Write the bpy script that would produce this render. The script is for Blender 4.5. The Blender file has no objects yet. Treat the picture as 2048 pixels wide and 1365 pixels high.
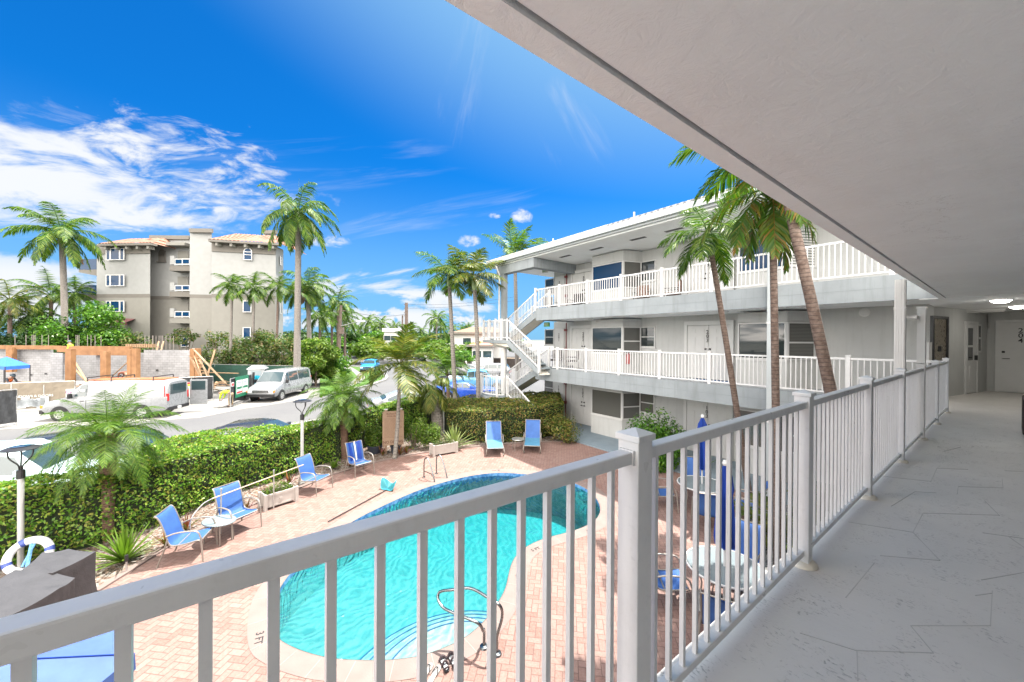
import bpy, math, random
from mathutils import Vector, Matrix
import numpy as np
S = bpy.context.scene
R_ = math.radians
# ---------------------------------------------------------------- camera
W, H, FPX = 2048, 1365, 753.0
YAW, PITCH, ROLL = 53.0, -0.2, 0.35
CAMZ = 1.5
GZ = -3.0
cd = bpy.data.cameras.new("camera"); cam = bpy.data.objects.new("camera", cd)
S.collection.objects.link(cam)
CR = Matrix.Rotation(R_(YAW), 3, 'Z') @ Matrix.Rotation(R_(90 + PITCH), 3, 'X') @ Matrix.Rotation(R_(ROLL), 3, 'Z')
CP = Vector((0, 0, CAMZ))
cam.matrix_world = Matrix.Translation(CP) @ CR.to_4x4()
cd.sensor_width = 36; cd.lens = FPX / W * 36; cd.clip_end = 3000; cd.clip_start = 0.02
S.camera = cam
S.view_settings.view_transform = 'Standard'; S.view_settings.look = 'None'
S.view_settings.gamma = 1; S.view_settings.exposure = 2.74
S.cycles.use_denoising = True
S.cycles.max_bounces = 10; S.cycles.diffuse_bounces = 8; S.cycles.transparent_max_bounces = 24
S.cycles.caustics_reflective = False; S.cycles.caustics_refractive = False
SUN_EL = 71.0; SUN_AZ = 0.0     # azimuth measured from +Y towards +X
sun = bpy.data.lights.new("sun", 'SUN'); sun.energy = 2.0; sun.angle = R_(0.53); sun.color = (1, .955, .88)
so = bpy.data.objects.new("sun", sun); S.collection.objects.link(so)
sv = Vector((math.sin(R_(SUN_AZ)) * math.cos(R_(SUN_EL)), math.cos(R_(SUN_AZ)) * math.cos(R_(SUN_EL)), math.sin(R_(SUN_EL))))
so.rotation_euler = sv.to_track_quat('Z', 'Y').to_euler()

def ray(px, py):
    return CR @ Vector(((px - W / 2) / FPX, -(py - H / 2) / FPX, -1))
def G(px, py, z=GZ):
    d = ray(px, py); t = (z - CP.z) / d.z
    return CP + d * t
def D(px, py, dep):
    return CP + ray(px, py) * dep
def PY(px, py, Y):
    d = ray(px, py); return CP + d * (Y / d.y)
FW = Vector((-math.sin(R_(YAW)), math.cos(R_(YAW)), 0)); RT = Vector((math.cos(R_(YAW)), math.sin(R_(YAW)), 0))
def Q(l, d, z=GZ):
    v = FW * d + RT * l; return Vector((v.x, v.y, z))
def QP(px, d, z=GZ):
    return Q((px - W / 2) / FPX * d, d, z)
def ZP(py, d, px=1024):    # height of an image row at depth d
    return D(px, py, d).z
CAMA = R_(YAW)             # world angle of the camera's right axis

# ---------------------------------------------------------------- nodes
class NT:
    def __init__(s, tree): s.t = tree; s.n = tree.nodes; s.l = tree.links
    def new(s, typ, **kw):
        n = s.n.new(typ)
        for k, v in kw.items(): setattr(n, k, v)
        return n
    def put(s, sock, v):
        if v is None: return
        if isinstance(v, bpy.types.NodeSocket): s.l.new(v, sock)
        else:
            try: sock.default_value = v
            except Exception: sock.default_value = (*v, 1)
    def m(s, op, a, b=None, c=None, clamp=False):
        n = s.new('ShaderNodeMath', operation=op, use_clamp=clamp)
        s.put(n.inputs[0], a); s.put(n.inputs[1], b)
        if c is not None: s.put(n.inputs[2], c)
        return n.outputs[0]
    def vm(s, op, a, b=None, out=0):
        n = s.new('ShaderNodeVectorMath', operation=op); s.put(n.inputs[0], a)
        if b is not None: s.put(n.inputs[1], b)
        return n.outputs[out]
    def noise(s, vec, scale, detail=3, rough=.55, dist=0, out=0):
        n = s.new('ShaderNodeTexNoise'); s.put(n.inputs['Vector'], vec)
        n.inputs['Scale'].default_value = scale; n.inputs['Detail'].default_value = detail
        n.inputs['Roughness'].default_value = rough; n.inputs['Distortion'].default_value = dist
        return n.outputs[out]
    def mix(s, f, a, b, mode='MIX'):
        n = s.new('ShaderNodeMix', data_type='RGBA', blend_type=mode)
        s.put(n.inputs['Factor'], f); s.put(n.inputs['A'], a); s.put(n.inputs['B'], b)
        return n.outputs['Result']
    def mr(s, v, a, b, c=0, d=1, smooth=False):
        n = s.new('ShaderNodeMapRange'); n.interpolation_type = 'SMOOTHSTEP' if smooth else 'LINEAR'
        s.put(n.inputs[0], v)
        for i, x in enumerate((a, b, c, d)): n.inputs[i + 1].default_value = x
        return n.outputs[0]
    def bump(s, h, st=.3, dist=.01):
        n = s.new('ShaderNodeBump'); n.inputs['Strength'].default_value = st; n.inputs['Distance'].default_value = dist
        s.put(n.inputs['Height'], h); return n.outputs[0]
    def sep(s, v):
        n = s.new('ShaderNodeSeparateXYZ'); s.put(n.inputs[0], v); return n.outputs
    def comb(s, x, y, z=0):
        n = s.new('ShaderNodeCombineXYZ'); s.put(n.inputs[0], x); s.put(n.inputs[1], y); s.put(n.inputs[2], z); return n.outputs[0]
MATS = {}
def base_mat(name):
    m = bpy.data.materials.new(name); m.use_nodes = True
    k = NT(m.node_tree); b = k.n['Principled BSDF']
    return m, k, b
def col4(c): return (c[0], c[1], c[2], 1)
def mat(name, c, rough=.6, var=.12, sc=3.0, bump=0, bsc=60, metal=0, c2=None, spec=.5, coat=0, dirt=0, streak=0):
    """paint, plaster, metal, cloth: base colour with mottling, fine bump, optional dirt streaks"""
    if name in MATS: return MATS[name]
    m, k, b = base_mat(name)
    tc = k.new('ShaderNodeTexCoord'); v = tc.outputs['Object']
    f = k.noise(v, sc, 5, .6)
    f = k.mr(f, .3, .7)
    a = col4([x * (1 - var) for x in c]); d = col4(c2 if c2 else [min(1, x * (1 + var)) for x in c])
    cc = k.mix(f, a, d)
    if dirt:
        g = k.noise(v, sc * 6, 6, .7); g = k.mr(g, .55, .75, 0, dirt)
        cc = k.mix(g, cc, col4([x * .45 for x in c]))
    if streak:      # run-off marks and grime
        g = k.noise(k.vm('MULTIPLY', v, (5, 5, .45)), 1.3, 5, .65); g = k.mr(g, .5, .72, 0, streak)
        cc = k.mix(g, cc, col4([c[0] * .55, c[1] * .54, c[2] * .5]))
    k.put(b.inputs['Base Color'], cc)
    r = k.noise(v, sc * 4, 3); k.put(b.inputs['Roughness'], k.mr(r, .3, .7, max(.02, rough - .08), min(1, rough + .08)))
    b.inputs['Metallic'].default_value = metal; b.inputs['Specular IOR Level'].default_value = spec
    if coat: b.inputs['Coat Weight'].default_value = coat; b.inputs['Coat Roughness'].default_value = .05
    if bump:
        h = k.noise(v, bsc, 4, .6); k.put(b.inputs['Normal'], k.bump(h, bump, .01))
    MATS[name] = m; return m
def leafmat(name, cols, trans=.35, rough=.45, dim=.62):
    if name in MATS: return MATS[name]
    m, k, b = base_mat(name)
    g = k.new('ShaderNodeNewGeometry')
    cr = k.new('ShaderNodeValToRGB'); k.put(cr.inputs[0], g.outputs['Random Per Island'])
    e = cr.color_ramp.elements
    while len(e) < len(cols): e.new(.5)
    for i, c in enumerate(cols): e[i].position = i / (len(cols) - 1); e[i].color = col4(c)
    tc = k.new('ShaderNodeTexCoord')
    f = k.mr(k.noise(tc.outputs['Object'], 1.3, 3), .35, .65, .7, 1.25)
    c = k.vm('SCALE', cr.outputs[0]); sc = c.node; k.put(sc.inputs['Scale'], k.m('MULTIPLY', f, dim))
    k.put(b.inputs['Base Color'], c); b.inputs['Roughness'].default_value = rough
    b.inputs['Specular IOR Level'].default_value = .25
    tr = k.new('ShaderNodeBsdfTranslucent'); k.put(tr.inputs[0], k.mix(1, c, (1.2, 1.5, .4, 1), 'MULTIPLY'))
    ms = k.new('ShaderNodeMixShader'); ms.inputs[0].default_value = trans
    k.l.new(b.outputs[0], ms.inputs[1]); k.l.new(tr.outputs[0], ms.inputs[2])
    k.l.new(ms.outputs[0], k.n['Material Output'].inputs[0])
    MATS[name] = m; return m

# ---------------------------------------------------------------- sky with clouds
wd = bpy.data.worlds.new("World"); S.world = wd; wd.use_nodes = True
k = NT(wd.node_tree); bg = k.n['Background']
sky = k.new('ShaderNodeTexSky', sky_type='NISHITA'); sky.sun_disc = False
sky.sun_elevation = R_(SUN_EL); sky.sun_rotation = R_(SUN_AZ); sky.altitude = 0; sky.air_density = 1.0; sky.dust_density = .4; sky.ozone_density = 2.5
tc = k.new('ShaderNodeTexCoord'); dv = k.vm('NORMALIZE', tc.outputs['Generated'])
sx = k.sep(dv)
skyc = k.mix(1, sky.outputs[0], (.005, .096, .190, 1), 'MULTIPLY')
# clearer and paler towards the horizon and round the sun
hz = k.mr(sx[2], 0, .42, 1, 0, True)
ns = k.mr(k.vm('DOT_PRODUCT', dv, tuple(sv), 1), .50, .84, 0, .95, True)
skyc = k.mix(k.m('MAXIMUM', ns, k.m('MULTIPLY', hz, .82)), skyc, (.31, .62, .96, 1))
def patch(px, py, ax, ay, ang, sx_, sy_, scale, lo, hi, seed, detail=7, soft=.6, dist=.4):
    """a field of cloud round one direction of the sky: ax, ay angular half-sizes"""
    c = ray(px, py).normalized()
    t1 = Vector((0, 0, 1)).cross(c).normalized(); t2 = c.cross(t1)
    t1 = -t1
    a = R_(ang); u = t1 * math.cos(a) - t2 * math.sin(a); w = t1 * math.sin(a) + t2 * math.cos(a)
    uu = k.vm('DOT_PRODUCT', dv, tuple(u), 1); ww = k.vm('DOT_PRODUCT', dv, tuple(w), 1); cc = k.vm('DOT_PRODUCT', dv, tuple(c), 1)
    up = k.m('DIVIDE', uu, k.m('MAXIMUM', cc, .05)); wp = k.m('DIVIDE', ww, k.m('MAXIMUM', cc, .05))
    front = k.m('GREATER_THAN', cc, .1)
    r = k.m('SQRT', k.m('ADD', k.m('POWER', k.m('DIVIDE', up, ax), 2), k.m('POWER', k.m('DIVIDE', wp, ay), 2)))
    mask = k.mr(r, soft * .5, 1.15, 1, 0, True)
    n = k.noise(k.comb(k.m('MULTIPLY', up, sx_), k.m('MULTIPLY', wp, sy_), seed), scale, detail, .62, dist)
    v = k.m('ADD', n, k.m('MULTIPLY', k.m('SUBTRACT', mask, 1), .45))
    v = k.mr(v, lo, hi, 0, 1, True)
    return k.m('MULTIPLY', k.m('MULTIPLY', v, mask), front)
P = [patch(190, 345, .60, .19, -15, 1, 2.8, 9, .43, .63, 3.1, 8, .6, .5),
     patch(330, 415, .44, .075, -14, 1, 2.4, 8, .36, .60, 8.1, 8, .6, .4),
     patch(60, 330, .30, .13, -10, 1, 2.6, 7, .36, .58, 5.1, 8, .6, .6),
     patch(60, 590, .20, .10, 0, 1, 1.5, 6, .32, .46, 2.2, 7),
     patch(820, 606, .40, .065, 0, .8, 2.8, 7, .40, .56, 4.7, 7),
     patch(720, 565, .30, .05, -14, .6, 3.4, 8, .42, .62, 9.4, 7),
     patch(800, 642, .6, .05, 0, 1.2, 1.5, 12, .36, .48, 1.7, 6),
     patch(940, 483, .05, .03, 0, 1, 1.3, 20, .37, .64, 6.3, 6),
     patch(1045, 435, .045, .035, 10, 1, 1.2, 24, .38, .66, 1.3, 6),
     patch(990, 433, .03, .015, 0, 1, 1.2, 26, .42, .7, 7.3, 6),
     patch(650, 482, .10, .03, -5, 1, 2.5, 12, .40, .64, 14.3, 6)]
thin = [patch(930, 170, .10, .30, 12, 4, .7, 5, .42, 1.0, 1.9, 5), patch(1150, 280, .12, .22, -30, 3, .7, 6, .42, 1.0, 5.5, 5),
        patch(620, 330, .6, .10, -16, .5, 5, 5, .42, 1.0, 7.5, 5), patch(880, 430, .55, .06, -14, .5, 5, 6, .40, 1.0, 17.5, 5)]
cl = P[0]
for q in P[1:]: cl = k.m('MAXIMUM', cl, q)
th = thin[0]
for q in thin[1:]: th = k.m('MAXIMUM', th, q)
cl = k.m('MAXIMUM', k.m('MULTIPLY', cl, .97), k.m('MULTIPLY', th, .5))
# unseen clouds added behind the viewer to brighten the shade
pl = k.vm('DIVIDE', dv, k.comb(*[k.m('ADD', k.m('ABSOLUTE', sx[2]), .12)] * 3))
bn = k.mr(k.noise(pl, .9, 5, .6, .5), .36, .56, 0, 1, True)
behind = k.mr(k.vm('DOT_PRODUCT', dv, tuple(FW), 1), .12, -.15, 0, 1)
bn = k.m('MULTIPLY', bn, behind)
skyc = k.mix(cl, skyc, (.96, .985, 1.02, 1))
skyc = k.mix(bn, skyc, (9.0, 8.4, 7.7, 1))   # added overbright cloud bank, out of view, as fill light
below = k.m('LESS_THAN', sx[2], 0)
skyc = k.mix(below, skyc, (.9, .95, .9, 1))
k.put(bg.inputs[0], skyc); bg.inputs[1].default_value = .15

# ---------------------------------------------------------------- objects
COL = S.collection
XF = {}
def tagp(o, label=None, cat=None, group=None, kind=None):
    if label: o['label'] = label
    if cat: o['category'] = cat
    if group: o['group'] = group
    if kind: o['kind'] = kind
    return o
def thing(name, label, cat, loc=(0, 0, 0), rz=0, group=None):
    o = bpy.data.objects.new(name, None); COL.objects.link(o); o.empty_display_size = .2
    o.location = loc; o.rotation_euler = (0, 0, rz)
    XF[o.name] = Matrix.Translation(Vector(loc)) @ Matrix.Rotation(rz, 4, 'Z')
    return tagp(o, label, cat, group)
def copy_tree(o, parent=None, loc=None, rz=None, label=None):
    c = o.copy(); COL.objects.link(c)
    if parent: c.parent = parent
    if loc is not None: c.location = loc
    if rz is not None: c.rotation_euler = (0, 0, rz)
    if label: c['label'] = label
    for ch in list(o.children): copy_tree(ch, c)
    return c
class MB:
    def __init__(s): s.v = []; s.f = []; s.mi = []; s.c = 0; s.fix = []
    def add(s, vs, fs, mi=0):
        o = len(s.v); s.v += [tuple(v) for v in vs]; s.f += [tuple(i + o for i in f) for f in fs]; s.mi += [mi] * len(fs); return s
    def box(s, c, d, rz=0, mi=0, M=None):
        x, y, z = d[0] / 2, d[1] / 2, d[2] / 2
        vs = [Vector((a * x, b * y, e * z)) for e in (-1, 1) for a, b in ((-1, -1), (1, -1), (1, 1), (-1, 1))]
        m = M if M is not None else Matrix.Rotation(rz, 3, 'Z')
        c = Vector(c); vs = [m @ v + c for v in vs]
        return s.add(vs, [(3, 2, 1, 0), (4, 5, 6, 7), (0, 1, 5, 4), (1, 2, 6, 5), (2, 3, 7, 6), (3, 0, 4, 7)], mi)
    def bb(s, a, b, mi=0):       # box by two corners
        a = Vector(a); b = Vector(b); return s.box((a + b) / 2, [abs(x) for x in (b - a)], mi=mi)
    def beam(s, p, q, w, h, mi=0, up=(0, 0, 1)):  # rectangular bar p->q
        p = Vector(p); q = Vector(q); d = (q - p); L = d.length; d.normalize()
        u = Vector(up); sd = d.cross(u)
        if sd.length < 1e-4: sd = d.cross(Vector((0, 1, 0)))
        sd.normalize(); u = sd.cross(d)
        M = Matrix((sd, d, u)).transposed()
        return s.box((p + q) / 2, (w, L, h), mi=mi, M=M)
    def tube(s, pts, r, n=8, mi=0, caps=True):
        pts = [Vector(p) for p in pts]; rs = r if isinstance(r, (list, tuple)) else [r] * len(pts)
        o = len(s.v); prev = None
        for i, p in enumerate(pts):
            d = (pts[min(i + 1, len(pts) - 1)] - pts[max(i - 1, 0)])
            if d.length < 1e-6: d = Vector((0, 0, 1))
            d.normalize()
            if prev is None:
                a = d.orthogonal().normalized()
            else:
                a = prev - d * prev.dot(d)
                a = a.normalized() if a.length > 1e-5 else d.orthogonal().normalized()
            prev = a; b = d.cross(a)
            for j in range(n):
                t = 2 * math.pi * j / n; s.v.append(tuple(p + (a * math.cos(t) + b * math.sin(t)) * rs[i]))
        for i in range(len(pts) - 1):
            for j in range(n):
                s.f.append((o + i * n + j, o + i * n + (j + 1) % n, o + (i + 1) * n + (j + 1) % n, o + (i + 1) * n + j)); s.mi.append(mi)
        if caps:
            s.f.append(tuple(o + j for j in reversed(range(n)))); s.f.append(tuple(o + (len(pts) - 1) * n + j for j in range(n))); s.mi += [mi, mi]
        return s
    def cyl(s, p, r, h, n=16, mi=0, r2=None):
        p = Vector(p); return s.tube([p, p + Vector((0, 0, h))], [r, r if r2 is None else r2], n, mi)
    def prism(s, poly, z0, z1, mi=0):
        n = len(poly); vs = [(p[0], p[1], z0) for p in poly] + [(p[0], p[1], z1) for p in poly]
        ar = sum(poly[i][0] * poly[(i + 1) % n][1] - poly[(i + 1) % n][0] * poly[i][1] for i in range(n))
        fs = [tuple(reversed(range(n))), tuple(range(n, 2 * n))] + [(i, (i + 1) % n, n + (i + 1) % n, n + i) for i in range(n)]
        if ar < 0: fs = [tuple(reversed(f)) for f in fs]
        return s.add(vs, fs, mi)
    def quad(s, a, b, c, d, mi=0): return s.add([a, b, c, d], [(0, 1, 2, 3)], mi)
    def lathe(s, prof, c=(0, 0, 0), n=20, mi=0):   # prof: (r,z)
        o = len(s.v)
        for r, z in prof:
            for j in range(n):
                t = 2 * math.pi * j / n; s.v.append((c[0] + r * math.cos(t), c[1] + r * math.sin(t), c[2] + z))
        for i in range(len(prof) - 1):
            for j in range(n):
                s.f.append((o + i * n + j, o + i * n + (j + 1) % n, o + (i + 1) * n + (j + 1) % n, o + (i + 1) * n + j)); s.mi.append(mi)
        return s
    def build(s, name, m, parent=None, world=False, smooth=None, bevel=0, label=None):
        me = bpy.data.meshes.new(name)
        vs = s.v
        if parent is not None and world:
            I = XF[parent.name].inverted(); vs = [tuple(I @ Vector(v)) for v in vs]
        me.from_pydata(vs, [], s.f)
        ms = m if isinstance(m, (list, tuple)) else [m]
        for x in ms: me.materials.append(x)
        if len(ms) > 1: me.polygons.foreach_set('material_index', s.mi)
        if smooth is not None:
            me.polygons.foreach_set('use_smooth', [True] * len(me.polygons))
            me.update()
            me.set_sharp_from_angle(angle=R_(smooth))
        me.update()
        o = bpy.data.objects.new(name, me); COL.objects.link(o)
        if parent is not None:
            o.parent = parent
            if world: XF[o.name] = XF[parent.name]
            else: XF[o.name] = XF.get(parent.name, Matrix())
        else: XF[o.name] = Matrix()
        if bevel:
            bm_ = o.modifiers.new('bevel', 'BEVEL'); bm_.width = bevel; bm_.segments = 2; bm_.limit_method = 'ANGLE'; bm_.angle_limit = R_(40)
        if label: o['label'] = label
        return o
def struct(o): o['kind'] = 'structure'; return o
def text_mb(txt, size, depth=.004, spacing=1.0, align='CENTER', font=None):
    cu = bpy.data.curves.new('t', 'FONT'); cu.body = txt; cu.size = size; cu.extrude = depth; cu.align_x = align; cu.align_y = 'CENTER'
    cu.space_line = spacing; cu.resolution_u = 3; cu.offset = size * .012
    o = bpy.data.objects.new('t', cu); COL.objects.link(o)
    dg = bpy.context.evaluated_depsgraph_get(); me = bpy.data.meshes.new_from_object(o.evaluated_get(dg))
    vs = [v.co.copy() for v in me.vertices]; fs = [tuple(p.vertices) for p in me.polygons]
    bpy.data.objects.remove(o); bpy.data.curves.remove(cu); bpy.data.meshes.remove(me)
    return vs, fs
def add_text(mb, txt, size, origin, right, up, depth=.004, spacing=1.0, mi=0, align='CENTER'):
    vs, fs = text_mb(txt, size, depth, spacing, align)
    r = Vector(right).normalized(); u = Vector(up).normalized(); n = r.cross(u); o = Vector(origin)
    mb.add([o + r * v.x + u * v.y + n * v.z for v in vs], fs, mi); return mb
RN = random.Random(7)

# common materials
m_white = mat('white_powder_coat', (.62, .62, .62), .35, .05, 4, .06, 50, dirt=.2, streak=.22)
m_stucco = mat('white_stucco', (.48, .485, .475), .8, .06, .9, .45, 50, dirt=.12, streak=.22)
m_ceil, k, b = base_mat('painted_concrete_ceiling'); tc = k.new('ShaderNodeTexCoord'); v = tc.outputs['Object']
n1 = k.noise(v, .8, 6, .65); n2 = k.noise(v, 9, 6, .7, .5); n3 = k.noise(k.vm('MULTIPLY', v, (2.5, .5, 1)), 1.6, 5, .6)
vo_ = k.new('ShaderNodeTexVoronoi', feature='DISTANCE_TO_EDGE'); vo_.inputs['Scale'].default_value = .55; k.put(vo_.inputs['Vector'], k.vm('ADD', v, k.vm('SCALE', k.noise(v, 2.5, 5, .7, out=1))))
ck = k.m('MULTIPLY', k.mr(vo_.outputs[0], 0, .004, 1, 0), k.mr(n1, .5, .58))
cc = k.mix(k.mr(n1, .3, .7), (.80, .81, .81, 1), (.88, .90, .90, 1)); cc = k.mix(k.mr(n3, .56, .74, 0, .2), cc, (.68, .67, .64, 1)); cc = k.mix(k.m('MULTIPLY', ck, .4), cc, (.35, .33, .3, 1))
k.put(b.inputs['Base Color'], cc); b.inputs['Roughness'].default_value = .9; k.put(b.inputs['Normal'], k.bump(k.m('ADD', n2, k.m('MULTIPLY', n1, .6)), .6, .02))
m_trim = mat('white_trim', (.58, .58, .57), .45, .03, 4)
m_fascia = mat('grey_fascia_paint', (.235, .26, .275), .7, .12, 1.2, .2, 40, dirt=.2, streak=.45)
m_slabtop = mat('grey_walkway_coating', (.40, .42, .44), .7, .1, 2, .2, 60)
m_dark = mat('dark_metal', (.02, .02, .022), .45, .2)
m_black = mat('black_plastic', (.012, .012, .014), .5, .2)
m_steel = mat('polished_steel', (.20, .22, .23), .25, .05, 5, metal=1)
m_alu = mat('grey_aluminium', (.50, .50, .49), .35, .08, 8, metal=.7)
m_glass, k, b = base_mat('window_glass')
b.inputs['Base Color'].default_value = (.03, .038, .04, 1); b.inputs['Roughness'].default_value = .03; b.inputs['Specular IOR Level'].default_value = .6
m_bglass, k, b = base_mat('blue_window_glass')
b.inputs['Base Color'].default_value = (.006, .035, .09, 1); b.inputs['Roughness'].default_value = .06; b.inputs['Specular IOR Level'].default_value = .15
def blindmat(name, c, c2, period):
    m, k, b = base_mat(name); tc = k.new('ShaderNodeTexCoord'); z = k.sep(tc.outputs['Object'])[2]
    f = k.m('FRACT', k.m('DIVIDE', z, period)); f = k.mr(f, .55, .8, 0, 1)
    k.put(b.inputs['Base Color'], k.mix(f, col4(c), col4(c2))); b.inputs['Roughness'].default_value = .12
    b.inputs['Coat Weight'].default_value = .3; b.inputs['Coat Roughness'].default_value = .03
    MATS[name] = m; return m
m_blind = blindmat('blinds_behind_glass', (.13, .13, .12), (.05, .05, .048), .045)
m_shut = blindmat('louvre_shutter', (.50, .50, .48), (.05, .055, .06), .085)
# ================================================================ near wing: walkway, ceiling, railing
m_floor, k, b = base_mat('stamped_grey_floor_coating')
tc = k.new('ShaderNodeTexCoord'); v = tc.outputs['Object']
n1 = k.noise(v, .7, 5, .6); n2 = k.noise(v, 26, 4, .6, .4); n3 = k.noise(v, 5, 4, .6)
vs = k.new('ShaderNodeTexNoise'); k.put(vs.inputs['Vector'], k.vm('MULTIPLY', v, (1, 2.2, 1))); vs.inputs['Scale'].default_value = 38; vs.inputs['Detail'].default_value = 3; vs.inputs['Distortion'].default_value = .8
pm = k.mr(n3, .45, .62); pits = k.m('MULTIPLY', k.mr(vs.outputs[0], .60, .68), pm)
cc = k.mix(k.mr(n1, .3, .7), (.60, .575, .54, 1), (.70, .67, .63, 1))
cc = k.mix(k.m('MULTIPLY', pits, .45), cc, (.26, .26, .265, 1))
k.put(b.inputs['Base Color'], cc); b.inputs['Roughness'].default_value = .48
h = k.m('SUBTRACT', k.m('MULTIPLY', n2, .25), pits)
k.put(b.inputs['Normal'], k.bump(h, .8, .008))
MATS['floor'] = m_floor
XI = 1.75   # inner wall of the near walkway
fl = MB().prism([(-.95, -3.5), (XI, -3.5), (XI, 19.5), (-1.25, 19.5), (-1.25, 12.35), (-.95, 12.35)], -.3, 0).build('walkway_floor', m_floor)
struct(fl)
m_groove = mat('floor_score_line', (.52, .50, .47), .8, .1)
gl = MB()
def zf(x, y): return (1600 + x * .48696, 700 + y * .48696)   # picked on an enlarged crop
segs = [((562, 487), (538, 541)), ((562, 487), (690, 492)), ((830, 530), (834, 568)), ((650, 562), (834, 568)), ((650, 562), (646, 592)),
        ((472, 583), (376, 642)), ((472, 583), (560, 588)), ((758, 620), (820, 682)), ((505, 671), (820, 680)), ((505, 671), (464, 750)),
        ((464, 750), (575, 866)), ((330, 846), (575, 866)), ((200, 708), (464, 750)), ((750, 752), (920, 776)), ((860, 770), (920, 812)),
        ((306, 875), (188, 1018)), ((745, 946), (920, 915)), ((790, 990), (782, 1134)), ((455, 1134), (782, 1134)), ((455, 1134), (548, 1246)),
        ((230, 1236), (548, 1246)), ((0, 1164), (230, 1236)), ((234, 1240), (238, 1360)), ((840, 497), (918, 500)), ((340, 520), (538, 541)), ((590, 418), (660, 400)), ((720, 1010), (790, 1000))]
for a, c in segs:
    a = G(*zf(*a), 0); c = G(*zf(*c), 0); w = .0036
    gl.beam((a.x, a.y, .0012), (c.x, c.y, .0012), w, .002)
gl.build('score_line', m_groove, fl)

nb = thing('apartment_building', 'near wing with white plastered ceiling over the grey walkway in the foreground', 'apartment building', (0, 8, GZ))
CZ = 2.45
MB().bb((-.84, -3.5, CZ), (XI + .2, 12.2, CZ + .28)).bb((-.95, -3.5, CZ - .012), (-.855, 12.33, CZ + .29)).bb((-1.25, 12.36, CZ + .002), (XI + .2, 19.5, CZ + .28)).build('ceiling_slab', m_ceil, nb, True)
MB().bb((-.857, -3.5, CZ + .02), (-.838, 12.2, CZ + .2)).build('drip_groove', m_dark, nb, True)
MB().bb((XI, -3.5, 0), (XI + .2, 18.8, CZ)).bb((XI, -3.5, GZ), (XI + .2, 18.8, -.31)).bb((-.93, -3.5, GZ), (-.75, -3.3, -.31)).build('wall', m_stucco, nb, True)
# ground-floor front of the near wing
MB().bb((-.1, -3.5, GZ), (.1, 15.0, -.31)).build('front_wall', m_stucco, nb, True)
# end of the walkway: slanting lift wall, then the wall with door 204
A = Vector((-1.25, 15.0, 0)); Bc = Vector((-.95, 16.6, 0)); Cc = Vector((-.46, 18.8, 0))
pa = [G(1849, 800, 0), G(1975, 783, 0)]
wl = MB()
Wd = (Cc - A).normalized(); Wn = Vector((Wd.y, -Wd.x, 0))
def on_wall(px):  # distance along slanting wall seen at image column px
    d = ray(px, 684); d.z = 0
    # solve A + Wd*s = d*t
    det = Wd.x * (-d.y) + d.x * Wd.y
    s_ = ((-A.x) * (-d.y) + d.x * (-A.y)) / det
    return s_
L = (Cc - A).length
wl.beam(A + Vector((0, 0, CZ / 2)) - Wn * .1, Cc + Vector((0, 0, CZ / 2)) - Wn * .1, .2, CZ)
wl.bb((-.46, 18.8, 0), (XI + .2, 19.0, CZ)).build('end_wall', m_stucco, nb, True)
def wall_box(mb, s0, s1, z0, z1, out0, out1, mi=0):
    p = A + Wd * ((s0 + s1) / 2) + Wn * ((out0 + out1) / 2) + Vector((0, 0, (z0 + z1) / 2))
    M = Matrix((Wd, Wn, Vector((0, 0, 1)))).transposed()
    mb.box(p, (abs(s1 - s0), abs(out1 - out0), z1 - z0), M=M, mi=mi)
s0, s1 = on_wall(1863), on_wall(1889)
m_lift = mat('brushed_bronze_lift_door', (.36, .31, .24), .3, .12, 3, metal=.7)
mb = MB(); wall_box(mb, s0, s1, .0, 2.12, .0, .03); lift = mb.build('lift_door', m_lift, nb, True)
mb = MB(); wall_box(mb, s0 - .1, s0, 0, 2.2, 0, .06); wall_box(mb, s1, s1 + .08, 0, 2.2, 0, .06); wall_box(mb, s0, s1, 2.125, 2.2, 0, .06); mb.build('lift_frame', m_dark, lift, True)
mb = MB(); wall_box(mb, (s0 + s1) / 2 - .12, (s0 + s1) / 2 + .1, 1.25, 1.4, .03, .036); mb.build('lift_sign', m_black, lift, True)
mb = MB(); wall_box(mb, on_wall(1853), on_wall(1859), .95, 1.5, 0, .05); mb.build('call_panel', m_trim, nb, True)
s0, s1 = on_wall(1930), on_wall(1951)
mb = MB(); wall_box(mb, s0, s1, .02, 2.05, 0, .03); dr = mb.build('glazed_door', m_trim, nb, True)
mb = MB(); wall_box(mb, s0 + .12, s1 - .35, 1.42, 1.92, .03, .037); wall_box(mb, s0 + .12, s1 - .35, .98, 1.36, .03, .037); mb.build('pane', m_glass, dr, True)
mb = MB(); wall_box(mb, s0 + .2, s1 - .3, .2, .8, .03, .042); mb.build('panel', m_trim, dr, True)
mb = MB(); wall_box(mb, s1 - .2, s1 - .12, .98, 1.12, .03, .08); mb.build('handle', m_black, dr, True)
mb = MB(); wall_box(mb, s0 - .06, s0, 0, 2.12, 0, .045); wall_box(mb, s1, s1 + .06, 0, 2.12, 0, .045); wall_box(mb, s0, s1, 2.055, 2.12, 0, .045); mb.build('frame', m_trim, dr, True)
s0, s1 = on_wall(1955), on_wall(1962)
mb = MB(); wall_box(mb, s0, s1, 1.2, 2.05, 0, .012); nw = mb.build('narrow_window', m_trim, nb, True)
mb = MB(); wall_box(mb, s0 + .05, s1 - .1, 1.25, 1.6, .012, .018); wall_box(mb, s0 + .05, s1 - .1, 1.66, 2.0, .012, .018); mb.build('pane', m_glass, nw, True)
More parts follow.
